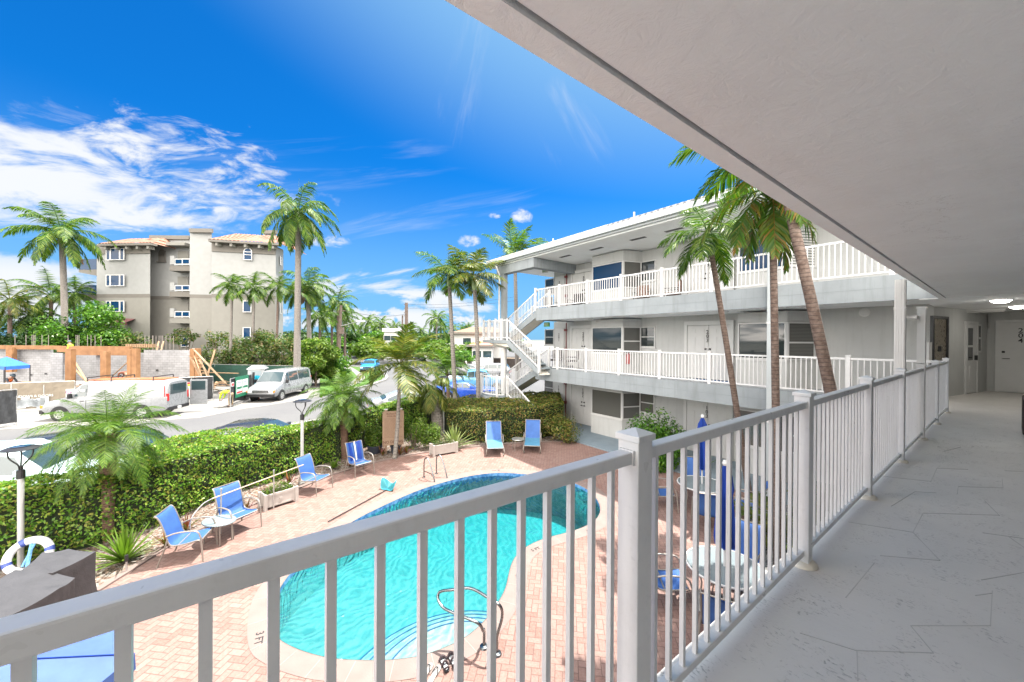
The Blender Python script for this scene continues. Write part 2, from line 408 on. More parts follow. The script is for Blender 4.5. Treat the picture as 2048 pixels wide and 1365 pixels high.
# door builder (six-panel leaf lying in the plane y = y0, facing -y)
def six_panel(mb, x0, x1, z0, z1, y, flip=False):
    w = x1 - x0; h = z1 - z0
    mb.bb((x0, y, z0), (x1, y + .04, z1))
    for cx in (.28, .72):
        for a, c in ((.10, .40), (.46, .80), (.85, .95)):
            xa = x0 + w * (cx - .16); xb = x0 + w * (cx + .16)
            mb.bb((xa, y - .002, z0 + h * a), (xb, y, z0 + h * c))
            mb.bb((xa + .035, y - .016, z0 + h * a + .035), (xb - .035, y - .002, z0 + h * c - .035))
def dx(px, Y): return PY(px, 684, Y).x
x0, x1 = dx(1987, 18.8), dx(2042, 18.8) + .12
x0 = -.22; x1 = .70
dr = MB(); six_panel(dr, x0, x1, .02, 2.1, 18.765); d204 = dr.build('door', m_trim, nb, True, label='white six-panel door numbered 204')
MB().bb((x0 - .08, 18.75, 0), (x0, 18.8, 2.18)).bb((x1, 18.75, 0), (x1 + .08, 18.8, 2.18)).bb((x0, 18.75, 2.105), (x1, 18.8, 2.18)).build('frame', m_trim, d204, True)
m_num = mat('black_numerals', (.015, .015, .015), .4)
t = MB()
for i, ch in enumerate('204'): add_text(t, ch, .19, (x0 + .38, 18.75, 1.86 - i * .15), (1, 0, 0), (0, 0, 1))
t.build('door_number', m_num, d204, True)
MB().tube([(x0 + .07, 18.76, 1.02), (x0 + .07, 18.70, 1.02), (x0 + .19, 18.70, 1.02)], .012).lathe([(0, 0), (.03, 0), (.03, .01), (0, .01)], (x0 + .07, 18.75, 1.015)).build('handle', m_dark, d204, True)
MB().box((x0 + .07, 18.75, 1.22), (.06, .03, .06)).build('deadbolt', m_dark, d204, True)
m_lit, k, b = base_mat('lit_lamp_diffuser'); b.inputs['Emission Color'].default_value = (1, .95, .86, 1); b.inputs['Emission Strength'].default_value = 6
# ceiling lights and conduit over the end of the walkway
for i, (x, y, lb) in enumerate(((-.15, 13.6, 'white round ceiling light nearer the railing, one of two'), (.1, 16.2, 'white round ceiling light in front of door 204'))):
    o = thing('ceiling_light', lb, 'ceiling light', (x, y, CZ), group='ceiling lights of the walkway')
    MB().lathe([(0, -.02), (.17, -.02), (.17, 0)]).build('base', m_trim, o)
    MB().lathe([(0, -.075), (.07, -.072), (.12, -.055), (.15, -.02)]).build('diffuser', m_lit, o, smooth=60)
o = thing('strip_light', 'long white tube light fixed under the ceiling before door 204', 'light', (-.55, 17.2, CZ))
MB().bb((-.35, -.06, -.05), (.45, .06, 0)).build('housing', m_trim, o); MB().tube([(-.33, 0, -.07), (.43, 0, -.07)], .02).build('tube', m_trim, o)
MB().tube([(-.43, 18.74, CZ), (-.43, 18.74, 1.95)], .02).bb((-.55, 18.3, CZ - .05), (-.4, 18.5, CZ)).build('conduit', m_alu, nb, True)
# wicker chair at the picture's edge
m_wick = mat('brown_wicker', (.045, .03, .022), .7, .3, 40, .8, 90)
m_navy = mat('blue_cushion', (.04, .10, .28), .85, .1, 5, .2, 80)
o = thing('wicker_chair', 'dark wicker armchair with blue cushion cut off by the right edge of the photo', 'chair', (.62, 10.4, 0), 0)
MB().bb((-.34, -.38, .06), (.34, .38, .36)).build('seat_base', m_wick, o, bevel=.02)
for sx_ in (-1, 1): MB().bb((sx_ * .44 - .07, -.4, .04), (sx_ * .44 + .07, .4, .62)).build('armrest', m_wick, o, bevel=.03)
MB().bb((-.34, .26, .36), (.34, .40, .82)).build('backrest', m_wick, o, bevel=.03)
MB().bb((-.35, -.36, .365), (.35, .24, .47)).build('cushion', m_navy, o, bevel=.03)

# near railing -----------------------------------------------------------
XR = -.84
rail = thing('balcony_railing', 'white metal railing along the near walkway, closest to the viewer', 'railing', (XR, 5, 0))
posts = [-2.49, -.64, 1.21, 3.10] + [3.10 + 1.82 * i for i in range(1, 6)]
m_base = mat('cream_post_base', (.62, .58, .50), .7, .1, 5, .3, 40)
for yy in posts:
    p = MB().bb((XR - .044, yy - .044, .03), (XR + .044, yy + .044, 1.135)).build('post', m_white, rail, True, bevel=.004)
    MB().add([(XR + a * .052, yy + b_ * .052, 1.1355) for a, b_ in ((-1, -1), (1, -1), (1, 1), (-1, 1))] + [(XR + a * .052, yy + b_ * .052, 1.157) for a, b_ in ((-1, -1), (1, -1), (1, 1), (-1, 1))] + [(XR, yy, 1.178)],
             [(3, 2, 1, 0), (0, 1, 5, 4), (1, 2, 6, 5), (2, 3, 7, 6), (3, 0, 4, 7), (4, 5, 8), (5, 6, 8), (6, 7, 8), (7, 4, 8)]).build('cap', m_white, p, True, bevel=.002)
    MB().tube([(XR, yy, .001), (XR, yy, .022), (XR, yy, .034)], [.085, .078, .05], 14).build('foot', m_base, p, True, smooth=50)
for a, c in zip(posts[:-1], posts[1:]):
    y0, y1 = a + .045, c - .045
    MB().bb((XR - .028, y0, 1.055), (XR + .028, y1, 1.10)).build('top_rail', m_white, rail, True, bevel=.006)
    MB().bb((XR - .022, y0, .075), (XR + .022, y1, .112)).build('bottom_rail', m_white, rail, True, bevel=.004)
    for e in (y0, y1):
        s_ = 1 if e == y0 else -1
        MB().bb((XR - .031, e, 1.052), (XR + .031, e + s_ * .012, 1.104)).build('bracket', m_white, rail, True)
    for i in range(16 if a > 1 else 17):
        yy = (a + .13 + .108 * i if a > 3 or a < 2 else a + .13 + .108 * i) if a > 1 else c - .14 - .1 * i
        if yy > c - .08: continue
        MB().bb((XR - .0095, yy - .0095, .1125), (XR + .0095, yy + .0095, 1.0545)).build('baluster', m_white, rail, True)
# fluted column outside the railing and square post on it
def fluted(mb, x, y, w, z0, z1, d=None):
    d = d or w
    mb.bb((x - w / 2, y - d / 2, z0), (x + w / 2, y + d / 2, z1))
    for i in range(4):
        mb.bb((x - w / 2 + w * (i + .3) / 4, y - d / 2 - .008, z0 + .001), (x - w / 2 + w * (i + .8) / 4, y - d / 2, z1 - .001))
        mb.bb((x + w / 2, y - d / 2 + d * (i + .3) / 4, z0 + .001), (x + w / 2 + .008, y - d / 2 + d * (i + .8) / 4, z1 - .001))
o = thing('downspout', 'fluted white column running past the railing up to the ceiling edge', 'downspout', (-1.02, 8.2, GZ))
mb = MB(); fluted(mb, -1.03, 8.2, .11, GZ, CZ); mb.build('pipe', m_trim, o, True)
MB().bb((-1.095, 8.135, 2.0), (-.965, 8.265, 2.03)).bb((-1.0, 8.27, 1.86), (-.86, 8.5, 1.9)).build('strap', m_trim, o, True)
o = thing('square_post', 'white square post rising from the railing top beside the fluted column', 'post', (XR, 8.56, 1.18))
MB().bb((XR - .045, 8.515, 1.18), (XR + .045, 8.605, 2.02)).bb((XR - .055, 8.505, 2.02), (XR + .055, 8.615, 2.05)).build('shaft', m_trim, o, True)

# ================================================================ far wing across the pool
YF, YW, YB, YE = 12.35, 15.0, 14.05, 11.85     # slab edge, wall, bay front, eave
XL, XRt = -14.4, -1.25
fw = thing('apartment_building', 'three-storey white wing with long balconies and white tiled roof across the pool', 'apartment building', (-8, YW, GZ))
FL = (-2.95, 0.0, 2.95)
# floor slabs with panelled fascia
for i, z in enumerate(FL[1:]):
    x1 = XRt if i == 0 else 2.2
    MB().bb((XL, YF + .12, z - .42), (x1, YW + .1, z)).build('floor_slab', m_slabtop, fw, True)
    MB().bb((XL - .02, YF, z - .48), (x1, YF + .115, z + .12)).build('fascia', m_fascia, fw, True)
    MB().bb((XL - .02, YF - .004, z - .185), (x1, YF, z - .175)).build('fascia_joint', mat('fascia_joint_paint', (.20, .22, .235), .8), fw, True)  # thin strip in a darker grey than the fascia
    MB().bb((XL, YF + .117, z - .4255), (x1, YW, z - .4205)).build('soffit', m_ceil, fw, True)
    MB().bb((XL - .02, YF + .12, z - .48), (XL + .1, YW + 1, z + .12)).build('end_fascia', m_fascia, fw, True)
p = MB().bb((XL - .6, YF - .1, GZ - .05), (XRt, YW + .1, -2.95)).build('walkway_slab', mat('blue_grey_walkway', (.18, .23, .27), .6, .12, 1.5, .2, 50), fw, True)
# walls
XWL = -15.9
for i, z in enumerate(FL):
    top = z + 2.53 if i < 2 else z + 2.6
    x1 = XRt if i < 2 else 3
    MB().bb((XWL, YW, z), (x1, YW + .2, top - .0)).build('wall', m_stucco, fw, True)
MB().bb((XWL, YW + .2, GZ), (XWL + .2, YW + 9, 5.5)).build('end_wall', m_stucco, fw, True)
def win(name, x0, x1, z0, z1, Y, pm, mull=None, split=None, parent=None, sill=True):
    """frame and panes proud of the wall plane y = Y, facing -y"""
    f = MB(); t_ = .045
    f.bb((x0, Y - .05, z0), (x0 + t_, Y, z1)).bb((x1 - t_, Y - .05, z0), (x1, Y, z1)).bb((x0 + t_, Y - .05, z1 - t_), (x1 - t_, Y, z1)).bb((x0 + t_, Y - .05, z0), (x1 - t_, Y, z0 + t_))
    if split: f.bb((x0 + t_, Y - .045, z0 + (z1 - z0) * split - .02), (x1 - t_, Y - .003, z0 + (z1 - z0) * split + .02))
    if sill: f.bb((x0 - .04, Y - .09, z0 - .05), (x1 + .04, Y, z0 - .002))
    w = f.build(name, m_trim, parent or fw, True)
    MB().bb((x0 + t_, Y - .02, z0 + t_), (x1 - t_, Y - .006, z1 - t_)).build('pane', pm, w, True)
    return w
def unit(px_scale, zf_, num, xdoor, numl, level, full=True):
    """one flat front: double door with number, bay window with slanting side, small window"""
    z = zf_
    xc = xdoor
    # small window left of the door
    win('window', xc - 1.42 - .72, xc - 1.42 + .06, z + 1.2, z + 2.12, YW, m_blind if level == 0 else m_glass, split=.5)
    # door pair
    fr = MB().bb((xc - .02, YW - .09, z), (xc + .10, YW, z + 2.28)).bb((xc + 1.75, YW - .09, z), (xc + 1.87, YW, z + 2.28)).bb((xc + .10, YW - .09, z + 2.12), (xc + 1.75, YW, z + 2.28)).build('door_frame', m_trim, fw, True)
    for k_, (a, c) in enumerate(((.105, .92), (.945, 1.745))):
        mb = MB(); six_panel(mb, xc + a, xc + c, z + .02, z + 2.1, YW - .05); lf = mb.build('door_leaf', m_trim, fr, True)
        hx = xc + (c - .07 if k_ == 0 else a + .07)
        MB().tube([(hx, YW - .1, z + 1.0), (hx + (-.1 if k_ == 0 else .1), YW - .1, z + 1.0)], .014, 6).box((hx, YW - .08, z + 1.18), (.06, .05, .06)).box((hx, YW - .08, z + 1.0), (.05, .05, .05)).build('handle', m_dark, fr, True)
    MB().bb((xc + .921, YW - .07, z + .02), (xc + .944, YW - .01, z + 2.115)).build('mullion', m_trim, fr, True)
    t = MB()
    for i, ch in enumerate(num): add_text(t, ch, .20, (xc + .93, YW - .105, z + 1.84 - i * .165), (1, 0, 0), (0, 0, 1))
    t.build('door_number', m_num, fr, True)
def bay(xa, xb, xc, z, pm, pm2, top):
    """bay: front xa..xb at YB, slanting side xb..xc back to the wall; apron, head and two windows"""
    def pris(z0, z1, nm, m_):
        return MB().prism([(xa, YB), (xb, YB), (xc, YW), (xa, YW)], z0, z1).build(nm, m_, fw, True)
    pris(z, z + .88, 'bay_apron', m_stucco); pris(z + 2.14, top, 'bay_head', m_stucco)
    MB().prism([(xa + .06, YB + .06), (xb - .03, YB + .06), (xc - .08, YW), (xa + .06, YW)], z + .88, z + 2.14).build('bay_core', m_stucco, fw, True)
    win('picture_window', xa + .0, xb - .03, z + .90, z + 2.12, YB + .055, pm)
    # slanting window
    a = Vector((xb, YB, 0)); c = Vector((xc, YW, 0)); u = (c - a).normalized(); n = Vector((u.y, -u.x, 0)); Ls = (c - a).length - .06
    M = Matrix((u, n, Vector((0, 0, 1)))).transposed()
    f = MB()
    def bx(s0, s1, z0, z1, o0, o1): f.box(a + u * ((s0 + s1) / 2) + n * ((o0 + o1) / 2) + Vector((0, 0, z + (z0 + z1) / 2)), (s1 - s0, o1 - o0, z1 - z0), M=M)
    bx(.0, .06, .9, 2.12, -.03, .02); bx(Ls - .05, Ls, .9, 2.12, -.03, .02); bx(.06, Ls - .05, 2.07, 2.12, -.03, .02); bx(.06, Ls - .05, .9, .95, -.03, .02); bx(.06, Ls - .05, 1.44, 1.49, -.03, .015)
    w = f.build('side_window', m_trim, fw, True)
    f = MB(); bx(.06, Ls - .05, .95, 2.07, -.025, -.012); f.build('pane', pm2, w, True)
XD2 = PY(1143, 684, YW).x; XD3 = PY(1371, 700, YW).x
print('doors', XD2, XD3, 'bay', PY(1183, 700, YB).x, PY(1245, 700, YB).x, PY(1283, 700, YW).x, PY(1479, 700, YB).x, PY(1574, 700, YB).x, PY(1630, 700, YW).x)
B2 = (PY(1183, 700, YB).x, PY(1245, 700, YB).x, PY(1284, 700, YW).x); B3 = (PY(1475, 700, YB).x, PY(1574, 700, YB).x, PY(1634, 700, YW).x)
for lv, z in enumerate(FL):
    top = z + 2.47 if lv < 2 else z + 2.58
    for num, xd, Bq in ((f'{lv + 1}02', XD2, B2), (f'{lv + 1}03', XD3, B3)):
        unit(1, z, num, xd, None, lv)
        pm = m_blind if lv == 0 else (m_glass if lv == 1 else m_bglass)
        bay(Bq[0], Bq[1], Bq[2], z, pm, m_blind if lv < 2 else (m_blind if Bq is B2 else m_shut), top)
# shutters seen in the top-floor window, door 201 and recess at the left end
for lv, z in enumerate(FL):
    x = XWL + .12
    MB().bb((x, YW - .06, z), (x + .75, YW - .002, z + 2.15)).build('door', m_trim, fw, True, label=f'white door numbered {lv+1}01')
    t = MB()
    for i, ch in enumerate(f'{lv+1}01'): add_text(t, ch, .19, (x + .37, YW - .07, z + 1.8 - i * .16), (1, 0, 0), (0, 0, 1))
    t.build('door_number', m_num, fw, True)
    MB().bb((XD2 - .40, YW - .05, z + .05), (XD2 - .36, YW - .01, z + 2.45)).box((XD2 - .38, YW - .08, z + 2.05), (.16, .1, .12)).box((XD2 - .38, YW - .08, z + 1.0), (.16, .1, .14)).build('fire_alarm_conduit', mat('red_alarm', (.20, .05, .05), .5), fw, True)
# roof: hipped, white tiles; gutter, soffit, vents
ex0, ey0, ex1, ey1, ez = -18.2, YE, 4.0, 21.5, 5.78
m_roof, k, b = base_mat('white_roof_tiles'); tc = k.new('ShaderNodeTexCoord')
xx = k.sep(tc.outputs['Object']); f1 = k.m('FRACT', k.m('MULTIPLY', xx[0], 3.0)); f2 = k.m('FRACT', k.m('MULTIPLY', xx[1], 2.6))
hh = k.m('ADD', k.m('SINE', k.m('MULTIPLY', xx[0], 18.8)), k.m('MULTIPLY', f2, 1.2))
gg = k.mr(f2, .0, .10, .5, 1)
k.put(b.inputs['Base Color'], k.mix(gg, (.16, .16, .155, 1), (.28, .28, .275, 1))); b.inputs['Roughness'].default_value = .6
k.put(b.inputs['Normal'], k.bump(hh, .8, .05))
rid = 5.2; rise = rid * math.tan(R_(21.5))
rb = MB(); zz = ez + .10; cy = (ey0 + ey1) / 2; hw = (ey1 - ey0) / 2; rise = hw * math.tan(R_(21.5))
ra, rb2 = (ex0 + hw, cy, zz + rise), (ex1, cy, zz + rise)
rb.add([(ex0, ey0, zz), (ex1, ey0, zz), (ex1, ey1, zz), (ex0, ey1, zz), ra, rb2], [(0, 1, 5, 4), (1, 2, 5), (2, 3, 4, 5), (3, 0, 4), (3, 2, 1, 0)])
rb.build('roof', m_roof, fw, True)
MB().tube([Vector(ra) + Vector((0, 0, .02)), (ex0, ey0, zz + .03)], .09, 8).tube([ra, rb2], .1, 8).build('ridge_tiles', m_roof, fw, True)
MB().tube([(-9.3, 13.2, ez + .5), (-9.3, 13.2, ez + .95)], .04, 8).tube([(-14.3, 13.4, ez + .6), (-14.3, 13.4, ez + .95)], .04, 8).build('vent_pipe', m_alu, fw, True)
m_gut = mat('white_gutter', (.40, .43, .44), .35, .05, 3)
MB().bb((ex0 - .1, ey0 - .12, ez - .07), (ex1, ey0, ez + .09)).bb((ex0 - .1, ey0, ez - .07), (ex0, ey1, ez + .09)).build('gutter', m_gut, fw, True, bevel=.015)
MB().bb((ex0, ey0, ez - .14), (ex1, ey0 + .14, ez - .01)).bb((ex0, ey0 + .14, ez - .14), (ex0 + .14, ey1, ez - .01)).build('eave_board', m_gut, fw, True)
MB().bb((ex0 + .14, ey0 + .14, ez - .20), (ex1, YW + .2, ez - .12)).bb((ex0 + .14, YW + .2, ez - .20), (XWL + .1, ey1, ez - .12)).build('eave_soffit', m_ceil, fw, True)
for px, py in ((1347, 0), (1275, 0), (1192, 0), (1130, 0), (1070, 0)):
    x = PY(px, 600, 13.1).x
    MB().bb((x - .35, 13.0, ez - .207), (x + .35, 13.2, ez - .2002)).build('soffit_vent', m_dark, fw, True)
for lv in (0, 1):
    for px in (1441, 1172):
        x = PY(px, 600, 13.3).x
        MB().lathe([(0, -.05), (.1, -.05), (.15, -.0)], (x, 13.6, FL[lv + 1] - .426)).build('soffit_light', m_trim, fw, True)
x = PY(1729, 625, YW).x
o = thing('wall_light', 'round white bulkhead light on the far wing wall near the corner', 'wall light', (x, YW, ZP(625, 1)))
o.location.z = PY(1729, 625, YW).z
MB().tube([(0, 0, 0), (0, -.04, 0), (0, -.07, 0)], [.12, .12, .07], 20).build('diffuser', m_trim, o, smooth=40)
MB().tube([(0, 0.0, 0), (0, -.02, 0)], .135, 20).build('base', m_alu, o)
# exit signs
m_exit = mat('green_exit_face', (.12, .33, .08), .5, .05)
for px, z, m_, lb in ((1090, 5.3, m_trim, 'pale exit sign hanging under the roof overhang of the top balcony'), (1094, 2.44, m_exit, 'green exit sign hanging over the middle balcony near the stairs')):
    q = PY(px, 600, 13.4)
    o = thing('exit_sign', lb, 'exit sign', (q.x, 13.4, z))
    MB().bb((-.19, -.04, -.24), (.19, .04, -.02)).build('housing', m_, o)
    t = MB(); add_text(t, 'EXIT', .16, (0, -.043, -.13), (1, 0, 0), (0, 0, 1)); t.build('lettering', m_exit if m_ is m_trim else m_trim, o)

# far railings
def rail_run(o, p, q, z0, z1, posts_at, hgt=1.1, bal=.115, ends=(True, True), pw=.09, base=.12, bw=.022):
    """straight or sloping railing p->q (x,y), floor heights z0->z1; posts at fractions"""
    p = Vector((p[0], p[1], z0)); q = Vector((q[0], q[1], z1)); L_ = (q - p).length
    for f in posts_at:
        c = p.lerp(q, f)
        ps = MB().bb((c.x - pw / 2, c.y - pw / 2, c.z + base - .12), (c.x + pw / 2, c.y + pw / 2, c.z + hgt + .04)).build('post', m_white, o, True)
        MB().bb((c.x - pw * .58, c.y - pw * .58, c.z + hgt + .0405), (c.x + pw * .58, c.y + pw * .58, c.z + hgt + .065)).build('cap', m_white, ps, True)
    up = Vector((0, 0, 1))
    MB().beam(p + up * (hgt - .025), q + up * (hgt - .025), .05, .05).build('top_rail', m_white, o, True)
    MB().beam(p + up * (base + .08), q + up * (base + .08), .04, .04).build('bottom_rail', m_white, o, True)
    hor = ((q - p).to_2d()).length; n = int(hor / bal)
    bl = MB()
    for i in range(1, n):
        c = p.lerp(q, i / n); bl.bb((c.x - bw / 2, c.y - bw / 2, c.z + base + .1), (c.x + bw / 2, c.y + bw / 2, c.z + hgt - .05))
    ob = bl.build('baluster_row', m_white, o, True)
def fr(pxs, X0, X1, Y): return [(PY(px, 684, Y).x - X0) / (X1 - X0) for px in pxs]
X1r = XR - .05
r3 = thing('balcony_railing', 'white railing along the top balcony of the far wing', 'railing', (-8, YF, 2.95), group='railings of the far wing')
rail_run(r3, (XL, YF + .05), (2.0, YF + .05), 2.95, 2.95, fr((1069, 1117, 1173, 1240, 1321, 1421), XL, 2.0, YF) + [.775, .91])
XS = PY(1103, 700, YF).x
r2 = thing('balcony_railing', 'white railing along the middle balcony of the far wing', 'railing', (-8, YF, 0), group='railings of the far wing')
rail_run(r2, (XS, YF + .05), (X1r, YF + .05), 0, 0, fr((1114, 1171, 1237, 1318.5, 1418, 1551, 1696), XS, X1r, YF))

# external staircase at the far wing's left end ---------------------------------------
st = thing('staircase', 'white outdoor staircase with half landings and railings at the left end of the far wing', 'staircase', (-15.5, 12, GZ))
m_stair = mat('grey_stair_paint', (.22, .26, .28), .6, .1, 2, .15, 40)
m_soff = mat('cream_stair_soffit', (.70, .66, .58), .8, .05, 2, .1, 30)
YA0, YA1, YB0, YB1 = 11.55, 12.33, 12.45, 13.3
XA0, XA1 = XS, -15.75
XBs, XBe = -17.2, XL
def flight(x0, x1, y0, y1, z0, z1, nm='flight'):
    n = 8; mb = MB(); so_ = MB()
    for i in range(n):
        xa = x0 + (x1 - x0) * i / n; xb = x0 + (x1 - x0) * (i + 1) / n; zt = z0 + (z1 - z0) * (i + 1) / (n)
        mb.bb((xa, y0 + .05, zt - .06), (xb, y1 - .05, zt - .005))
    ob = mb.build('tread_run', m_stair, st, True)
    for yy in (y0, y1 - .049):
        s_ = MB(); th = .30
        s_.add([(x0, yy, z0 - .16), (x1, yy, z1 - .26), (x1, yy, z1 + .06), (x0, yy, z0 + .12), (x0, yy + .049, z0 - .16), (x1, yy + .049, z1 - .26), (x1, yy + .049, z1 + .06), (x0, yy + .049, z0 + .12)],
               [(0, 1, 2, 3), (7, 6, 5, 4), (0, 4, 5, 1), (1, 5, 6, 2), (2, 6, 7, 3), (3, 7, 4, 0)]).build('stringer', m_fascia, st, True)
    MB().quad((x0, y0 + .05, z0 - .15), (x0, y1 - .05, z0 - .15), (x1, y1 - .05, z1 - .24), (x1, y0 + .05, z1 - .24)).build('soffit', m_soff, st, True)
for z0 in (-2.95, 0.0):
    zm = z0 + 1.475; z1 = z0 + 2.95
    flight(XA0, XA1, YA0, YA1, z0, zm); flight(XBs, XBe, YB0, YB1, zm, z1)
    # landing with rounded pool-side end
    if z0 < -1:
        yf = 10.9; poly = [(XA1, YA1), (XA1, 11.3)] + [(XA1 - 1.1 - 1.15 * math.sin(t), 11.9 - (11.9 - yf) * math.cos(t)) for t in [R_(a) for a in range(-70, 80, 15)]] + [(-18.3, 11.9), (-18.3, YB1), (XBs, YB1), (XBs, YA1)]
        poly = [(XA1, YA1), (XA1, 11.35), (XA1 - .25, 11.05), (XA1 - .7, 10.88), (XA1 - 1.2, 10.85), (XA1 - 1.7, 10.98), (XA1 - 2.1, 11.25), (XA1 - 2.3, 11.6), (XA1 - 2.3, YB1), (XBs, YB1), (XBs, YA1)]
    else:
        poly = [(XA1, YA1), (XA1, YA0), (-18.1, YA0), (-18.35, YA0 + .5), (-18.35, YB1), (XBs, YB1), (XBs, YA1)]
    MB().prism(poly, zm - .17, zm).build('landing', m_fascia, st, True)
    if z0 > -1: MB().add([(XA1 - .02, YA0 + .1, zm - .17), (XA1 - .02, YB1, zm - .17), (-17.6, YB1, zm - .17), (-17.6, YA0 + .1, zm - .17), (-16.4, 12.0, zm - .42), (-17.1, 12.0, zm - .42), (-16.4, 12.5, zm - .42), (-17.1, 12.5, zm - .42), (XA1 - .02, YA0 + .1, zm - .36), (XA1 - .02, YB1, zm - .36)],
            [(0, 8, 4, 5, 3), (3, 5, 7, 2), (8, 9, 6, 4), (4, 6, 7, 5), (0, 1, 9, 8), (1, 2, 7, 6, 9)]).build('landing_corbel', m_soff, st, True)
    # railings
    rr = st
    rail_run(rr, (XA0, YA0 + .03), (XA1, YA0 + .03), z0 + .0, zm, (0, 1.0), 1.08, .12, base=.1)
    rail_run(rr, (XBs, YB0 + .03), (XBe, YB0 + .03), zm, z1, (0,), 1.08, .12, base=.1)
    rail_run(rr, (XBs, YB1 - .03), (XBe, YB1 - .03), zm, z1, (0, .5, 1), 1.08, .12, base=.1)
    pl_ = poly[1:-2]
    for i, (a, c) in enumerate(zip(pl_[:-1], pl_[1:])):
        a_ = Vector(a); c_ = Vector(c)
        if (a_ - c_).length < .2: continue
        nm = [0] if (i % (3 if z0 < -1 else 1) == 1 or z0 > -1) else []
        if z0 > -1 and i == 0: nm = [.0, .25, .5, .75]
        inset = Vector((0, .06)) if i < 6 else Vector((.06, 0))
        rail_run(rr, a_ + inset, c_ + inset, zm, zm, nm, 1.08, .12, base=.04)
MB().tube([(-16.8, 12.1, GZ), (-16.8, 12.1, 1.1)], .17, 20).build('round_column', m_trim, st, True, smooth=60)
MB().bb((-17.0, 12.02, 1.5), (-16.76, 12.3, 5.3)).build('square_column', m_fascia, st, True)
MB().tube([(-17.1, 11.98, 1.5), (-17.1, 11.98, 5.1), (-17.3, 11.9, 5.6)], .05, 8).build('rain_pipe', m_trim, st, True)
MB().bb((-17.4, 12.0, 5.1), (-14.2, 12.4, 5.57)).bb((-14.6, 12.4, 5.1), (-14.2, YW + .2, 5.57)).build('roof_beam', m_fascia, st, True)
# ================================================================ ground, pool and deck
def G2(px, py, z=GZ):
    g = G(px, py, z); return (g.x, g.y)
m_ground = mat('pale_ground', (.17, .17, .15), .9, .15, .5, .3, 20)
# herringbone pavers
m_pave, k, b = base_mat('herringbone_brick_pavers')
tc = k.new('ShaderNodeTexCoord'); mp = k.new('ShaderNodeMapping'); k.put(mp.inputs[0], tc.outputs['Object'])
mp.inputs['Rotation'].default_value = (0, 0, R_(45)); mp.inputs['Scale'].default_value = (1 / .105,) * 3
x, y, _z = k.sep(mp.outputs[0])
iu, iv = k.m('FLOOR', x), k.m('FLOOR', y); fu, fv = k.m('SUBTRACT', x, iu), k.m('SUBTRACT', y, iv)
mm = k.m('FLOORED_MODULO', k.m('SUBTRACT', iu, iv), 4)
hor = k.m('LESS_THAN', mm, 1.5); m1 = k.m('COMPARE', mm, 1, .1); m2 = k.m('COMPARE', mm, 2, .1)
lx = k.m('ADD', fu, m1); ly = k.m('ADD', fv, m2)
eh = k.m('MINIMUM', k.m('MINIMUM', lx, k.m('SUBTRACT', 2, lx)), k.m('MINIMUM', fv, k.m('SUBTRACT', 1, fv)))
ev = k.m('MINIMUM', k.m('MINIMUM', ly, k.m('SUBTRACT', 2, ly)), k.m('MINIMUM', fu, k.m('SUBTRACT', 1, fu)))
e = k.m('ADD', k.m('MULTIPLY', hor, eh), k.m('MULTIPLY', k.m('SUBTRACT', 1, hor), ev))
bid = k.comb(k.m('SUBTRACT', iu, m1), k.m('SUBTRACT', iv, m2), hor)
wn = k.new('ShaderNodeTexWhiteNoise'); wn.noise_dimensions = '3D'; k.put(wn.inputs['Vector'], bid)
cr = k.new('ShaderNodeValToRGB'); k.put(cr.inputs[0], wn.outputs[0])
el = cr.color_ramp.elements; el[0].color = (.15, .07, .055, 1); el[1].color = (.225, .14, .12, 1)
q = el.new(.35); q.color = (.19, .108, .09, 1); q = el.new(.6); q.color = (.205, .13, .11, 1); q = el.new(.85); q.color = (.17, .09, .075, 1)
st_ = k.noise(tc.outputs['Object'], 30, 4, .6); big = k.noise(tc.outputs['Object'], .5, 4)
c = k.mix(k.mr(st_, .35, .7, 0, .35), cr.outputs[0], (.36, .25, .21, 1))
c = k.mix(k.mr(big, .35, .65, 0, .3), c, (.22, .15, .13, 1))
jt = k.mr(e, .02, .07)
c = k.mix(jt, (.10, .06, .05, 1), c)
k.put(b.inputs['Base Color'], c); b.inputs['Roughness'].default_value = .85
k.put(b.inputs['Normal'], k.bump(k.m('ADD', k.mr(e, .0, .12), k.m('MULTIPLY', st_, .3)), .5, .006))
m_coping = mat('pale_coping_stone', (.185, .135, .12), .8, .08, 3, .25, 40, c2=(.205, .155, .14))

pool_px = [(1205, 1018), (1194, 994), (1174, 976), (1140, 962), (1100, 953), (1051, 948), (999, 944), (944, 950), (888, 963), (832, 981), (777, 1005), (703, 1041),
           (650, 1080), (602, 1124), (573, 1150), (549, 1187), (543, 1230), (549, 1276), (569, 1291), (610, 1308), (665, 1321), (740, 1324), (795, 1322), (851, 1313), (925, 1283), (966, 1250), (992, 1217), (1014, 1180), (1020, 1150), (1025, 1128), (1036, 1109), (1055, 1093), (1088, 1078), (1140, 1065), (1174, 1053), (1196, 1039)]
def smooth_poly(pts, it=2):
    for _ in range(it):
        o = []
        for i in range(len(pts)):
            a = Vector(pts[i]); c = Vector(pts[(i + 1) % len(pts)])
            o += [tuple(a.lerp(c, .25)), tuple(a.lerp(c, .75))]
        pts = o
    return pts
pool = smooth_poly([G2(*p) for p in pool_px], 2)
ar = sum(pool[i][0] * pool[(i + 1) % len(pool)][1] - pool[(i + 1) % len(pool)][0] * pool[i][1] for i in range(len(pool)))
if ar < 0: pool = pool[::-1]
def offset_poly(pts, d):
    o = []; n = len(pts)
    for i in range(n):
        a = Vector(pts[i - 1]); c = Vector(pts[(i + 1) % n]); t = (c - a).normalized(); nn = Vector((t.y, -t.x)); p = Vector(pts[i]) + nn * d; o.append((p.x, p.y))
    return o
pin, pout = pool, offset_poly(pool, .33)
